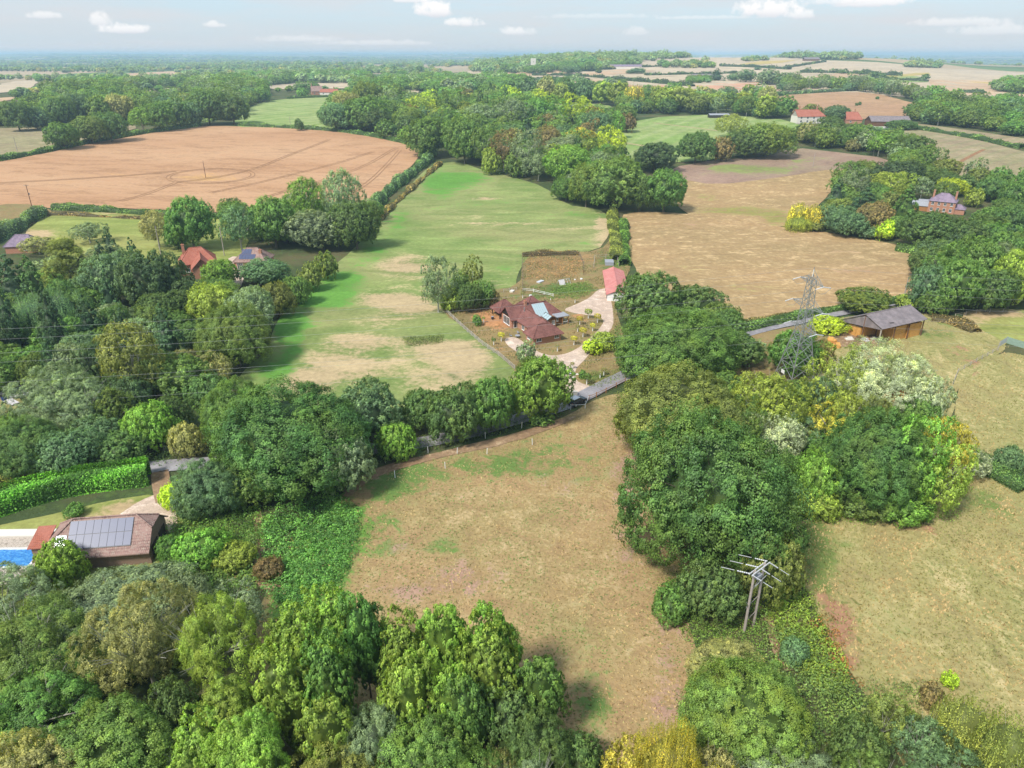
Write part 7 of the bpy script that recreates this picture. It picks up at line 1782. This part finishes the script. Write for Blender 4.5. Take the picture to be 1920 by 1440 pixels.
fence([(1113, 503), (1115, 486), (1156, 484), (1160, 500)], 2.5, 1.4, (1.3, .7), 'weather', 'grey fenced pen behind the stable', .06, .03)
fence([(1786, 722), (1795, 700), (1830, 680), (1870, 658)], 2.6, 1.1, (.95, .5), 'weather', 'weathered fence between the barn yard and the right pasture', .06, .03)
fence([(1790, 596), (1830, 588), (1880, 586), (1925, 592)], 3, 1.1, (.95, .5), 'weather', 'curving fence at the top of the green paddock', .05, .02)
fence([(308, 846), (322, 850), (342, 856)], 1.3, 1.2, (.3, .6, .9, 1.1), 'weather', 'grey five-bar field gate by the lane at the left', .06, .04, name='field_gate')
fence([(240, 866), (270, 856), (300, 848)], 2.2, 1.0, (.5, .9), 'rust', 'rough green-brown rail fence left of the field gate')
fence([(1250, 231), (1330, 240), (1400, 250)], 9, 1.2, (), 'weather', 'row of thin posts along the far mown path', .06)
def net():
    P = [G(*p) for p in [(1872, 652), (1886, 643), (1925, 655), (1990, 680)]]; b = MB()
    r = empty('netting_fence', P[0]); tag(r, 'green windbreak netting fence at the corner of the green paddock', 'fence')
    for i in range(3):
        a, c = P[i] - P[0], P[i + 1] - P[0]; b = MB(); d = (c - a).normalized().cross(Vector((0, 0, 1))) * .02
        b.face([a + d, c + d, c + d + Vector((0, 0, 1.5)), a + d + Vector((0, 0, 1.5))]); b.face([a - d, a - d + Vector((0, 0, 1.5)), c - d + Vector((0, 0, 1.5)), c - d]); b.build('net', M['greennet'] if i else M['pale_steel'], r)
        q = MB(); q.box(a.x - .06, a.x + .06, a.y - .06, a.y + .06, a.z - .2, a.z + 1.6); q.build('post', M['weather'], r)
net()
post_me = MB().box(-.045, .045, -.045, .045, -.3, 1.25).mesh('post'); post_me.materials.append(M['white'])
stakes = [(723, 868, 'leftmost white stake along the foot of the lane oaks'), (803, 850, 'white stake left of the pair below the lane row'), (857, 852, 'leaning white stake standing just out in the paddock'), (910, 822, 'white stake below the broad dark row tree'),
          (978, 803, 'white stake below the bright maple'), (998, 835, 'white stake alone in the upper paddock'), (913, 852, 'white stake out on the green paddock patch'), (835, 879, 'brown stubby stake in the upper paddock'), (741, 897, 'tilted white stake in the left corner of the paddock')]
for i, (px, py, lb) in enumerate(stakes):
    o = bpy.data.objects.new('stake', post_me); COL.objects.link(o); o.location = G(px, py); o.rotation_euler = (random.Random(i).uniform(-.08, .08), .45 if 'tilted' in lb else random.Random(i + 9).uniform(-.08, .08), i); tag(o, lb, 'stake', 'white stakes in the dry paddock')
# young trees in the cottage garden
sap = [(1103, 598, 1.1, 'ygreen', 'bushy yellow sapling on the gravel turning circle'), (1120, 606, 1.0, 'gold', 'yellow sapling at the right rim of the round bed'), (1087, 610, .9, 'gold', 'yellow sapling at the top left of the round bed'), (1111, 622, .8, 'gold', 'yellow sapling in the middle of the round bed'),
       (1083, 623, .6, 'khaki', 'bare sapling with white guard in the round bed'), (1093, 633, 1.0, 'gold', 'yellow sapling at the lower side of the round bed'), (1076, 648, .9, 'gold', 'bright yellow sapling right of the cottage wing'), (940, 641, .9, 'gold', 'bright yellow sapling on the left lawn of the cottage'),
       (926, 648, .6, 'mid', 'small green sapling by the long grey fence'), (1045, 660, .5, 'khaki', 'white-guarded sapling below the cottage wing'), (1100, 722, 1.0, 'mid', 'green sapling with white guard by the drive mouth'), (1078, 569, .5, 'khaki', 'white guard stake beside the drive behind the cottage'),
       (1132, 705, .6, 'khaki', 'slim guarded sapling above the lane'), (1125, 710, .5, 'khaki', 'second slim guarded sapling above the lane'), (980, 560, .5, 'khaki', 'thin guarded sapling behind the cottage roof'), (907, 606, .5, 'ygreen', 'tiny sapling near the clipped round bush'), (1073, 693, .5, 'khaki', 'white guard at the edge of the lower drive'), (893, 575, .6, 'yoak', 'small sapling beside the tree clump')]
for px, py, r_, col, lb in sap:
    p = G(px, py); r = empty('sapling', p); tag(r, lb, 'sapling', 'young guarded trees round the cottage'); cr, _ = proto('ash', 'l', 0)
    o = bpy.data.objects.new('crown', cr); COL.objects.link(o); o.parent = r; o.scale = (r_, r_, r_ * .9); o.location = (0, 0, .9); c = C_[col]; o.color = (*c[:3], .2)
    if not cr.materials: cr.materials.append(LEAF)
    b = MB(); b.beam((0, 0, 0), (0, 0, 2.0), .04, .025, 6); b.build('trunk', M['weather'], r); b = MB(); b.beam((0, 0, 0), (0, 0, 1.25), .1, .1, 8); b.build('guard', M['white'], r)

# ------------------------------------------------------------------ car and small things
def car():
    d = (G(1125, 731) - G(1060, 760)).to_2d(); a = math.atan2(d.y, d.x); p = Vector((12.3, 120.3, 0)); p.z = float(height(p.x, p.y)) + .09
    r = empty('parked_car', p, a); tag(r, 'dark hatchback with sky reflection coloured onto its roof parked on the lane by the gateway', 'car')
    pr = [(-2.05, .35), (-2.08, .75), (-1.95, .98), (-1.55, 1.0), (.75, .98), (1.85, .82), (2.05, .6), (2.05, .35)]
    b = MB(); w = .87; k = 0
    n = len(pr); b.V = [(x, -w, z) for x, z in pr] + [(x, w, z) for x, z in pr]; b.F = [tuple(range(n))[::-1], tuple(range(n, 2 * n))] + [(i, (i + 1) % n, n + (i + 1) % n, n + i) for i in range(n)]
    o = b.build('body', M['car'], r); bv = o.modifiers.new('b', 'BEVEL'); bv.width = .06; bv.segments = 2
    cb = [(-1.95, .985), (-1.55, 1.42), (.1, 1.45), (.85, .985)]; b = MB(); b.V = [(x, -.78 + (.12 if z > 1.2 else 0), z) for x, z in cb] + [(x, .78 - (.12 if z > 1.2 else 0), z) for x, z in cb]; b.F = [(3, 2, 1, 0), (4, 5, 6, 7), (0, 1, 5, 4), (1, 2, 6, 5), (2, 3, 7, 6)]; b.build('windows', M['window'], r)
    b = MB(); b.box(-1.58, .12, -.66, .66, 1.43, 1.49); b.build('roof', M['pale_steel'], r)  # pale top panel: the sky's reflection put into the colour
    for x in (-1.3, 1.3):
        for y in (-.82, .82): b = MB(); b.beam((x, y - .1, .33), (x, y + .1, .33), .33, n=14); q = b.build('wheel', M['tyre'], r); b = MB(); b.beam((x, y - .11 if y < 0 else y + .101, .33), (x, y - .101 if y < 0 else y + .11, .33), .2, n=10); b.build('rim', M['pale_steel'], q)
    for y in (-.7, .7): b = MB(); b.box(2.04, 2.09, y - .15, y + .15, .6, .72); b.build('headlight', M['white'], r); b = MB(); b.box(-2.1, -2.05, y - .12, y + .12, .7, .92); b.build('tail_light', M['tile_red'], r)
car()
def small():
    for i, (px, py, mat, sz, nm, lb, ct) in enumerate([
        (1070, 703, 'black', (1.1, .7, .5), 'log_box', 'black box with a glint coloured onto its lid beside the drive mouth', 'box'), (1081, 704, 'cream', (.7, .5, .3), 'stone_block', 'small pale block right of the black box', 'stone block'), (1074, 711, 'cream', (.7, .5, .3), 'stone_block', 'pale block in front of the black box', 'stone block'),
        (1013, 530, 'pale_steel', (2.3, 1.0, .5), 'water_trough', 'pale metal trough in the vegetable garden', 'trough'), (960, 548, 'cream', (1.5, .9, .5), 'garden_table', 'small white table behind the open hut', 'table'), (1142, 496, 'lead', (3.6, 2.6, 1.2), 'trailer', 'grey sheeted trailer in the pen behind the stable', 'trailer'),
        (327, 943, 'cream', (.4, .4, 1.0), 'gate_post', 'pale brick gatepost by the dark blue-green tree', 'gatepost'), (325, 958, 'cream', (.9, .5, .3), 'stone_block', 'pale stone at the edge of the gravel yard', 'stone block'), (1090, 525, 'white', (.6, .5, .5), 'garden_bag', 'white sack among the vegetable beds', 'sack'),
        (1078, 526, 'white', (.4, .4, .4), 'garden_bag', 'small white sack left of the other sack', 'sack'), (1078, 742, 'cream', (.9, .4, 1.0), 'house_sign', 'white name board half hidden under the bright maple', 'sign')]):
        r = empty(nm, G(px, py), .3 * i); tag(r, lb, ct); x, y, z = sz; b = MB(); b.box(-x / 2, x / 2, -y / 2, y / 2, 0, z * .85); b.build('body', M[mat], r)
        b = MB(); b.box(-x / 2 - .05, x / 2 + .05, -y / 2 - .05, y / 2 + .05, z * .85 + .002, z); b.build('lid' if 'box' in nm else 'top', M['pale_steel'] if mat == 'black' else M[mat], r)  # on the black box the pale lid colour stands for a glint
    # net cage in the vegetable garden
    r = empty('net_cage', G(1057, 533), .5); tag(r, 'collapsed grey net cage in the vegetable garden', 'cage')
    for k in range(5): b = MB(); b.beam((k * .9 - 1.8, -1, 0), (k * .9 - 1.8, 0, 1.5), .04); b.beam((k * .9 - 1.8, 0, 1.5), (k * .9 - 1.8, 1, 0), .04); b.build('hoop', M['pale_steel'], r)
    b = MB(); b.beam((-1.8, 0, 1.5), (1.8, 0, 1.5), .04); b.build('ridge_bar', M['pale_steel'], r); b = MB(); b.slab([(-1.8, -1, .1), (0, -1, .1), (0, 0, 1.5), (-1.8, 0, 1.5)], .02); b.build('net', M['tarp'], r)
    # scrap pile at the left edge
    rng = random.Random(8)
    for i, (px, py, w, l, mat, lb) in enumerate([(20, 735, 2.6, 1.8, 'white', 'white sheet lying on the scrap pile'), (33, 744, 2.6, 1.8, 'tarp', 'pinkish pallet sheet at the front of the scrap pile'), (22, 757, 3.2, 1.6, 'tarp', 'pale torn sheet before the scrap pile'), (5, 742, 1.6, 1.0, 'cream', 'straw-coloured board at the left edge of the scrap pile'), (35, 733, 2.2, 1.2, 'greennet', 'greenish sheet in the middle of the scrap pile')]):
        r = empty('scrap_sheet', G(px, py), rng.uniform(-.6, .6)); tag(r, lb, 'sheet')
        V = []; F = []; n = 7
        for a in range(n):
            for c in range(n): V.append(((a / (n - 1) - .5) * w, (c / (n - 1) - .5) * l, .25 + rng.uniform(0, .16) + .05 * i))
        for a in range(n - 1):
            for c in range(n - 1): F.append((a * n + c, (a + 1) * n + c, (a + 1) * n + c + 1, a * n + c + 1))
        me = bpy.data.meshes.new('sheet'); me.from_pydata(V, [], F); me.update(); link_mesh('sheet', me, M[mat], r)
        for k in range(3): b = MB(); b.box(-w / 2 + k * (w / 2 - .1), -w / 2 + .15 + k * (w / 2 - .1), -l / 2, l / 2, -.05, .2); b.build('bearer', M['weather'], r)
    r = empty('barrel', G(9, 751)); tag(r, 'dark blue barrel beside the scrap pile', 'barrel'); b = MB(); b.beam((0, 0, 0), (0, 0, 1.0), .5, .5, 14); b.build('body', M['blue'], r); b = MB(); b.beam((0, 0, 1.002), (0, 0, 1.06), .52, n=14); b.build('rim', M['black'], r)
    r = empty('rubble_heap', G(52, 742)); tag(r, 'heap of white broken pots at the right end of the scrap pile', 'heap')
    for k in range(16): b = MB(); x, y = rng.uniform(-1, 1), rng.uniform(-.8, .8); s = rng.uniform(.15, .3); z = max(0, .6 - math.hypot(x, y) * .5); b.beam((x, y, z), (x + rng.uniform(-.3, .3), y + rng.uniform(-.3, .3), z + s), s, s * .7, 7); b.build('pot', M['white' if k % 3 else 'lead'], r)
    r = empty('tin_hut', G(38, 722), .3); tag(r, 'dark low tin hut behind the scrap pile', 'hut'); b = MB(); b.box(-.8, .8, -.6, .6, 0, 1.1); b.build('wall', M['black'], r); b = MB(); b.slab([(-.95, -.75, 1.12), (.95, -.75, 1.12), (.95, .75, 1.4), (-.95, .75, 1.4)], .06); b.build('roof', M['lead'], r)
small()
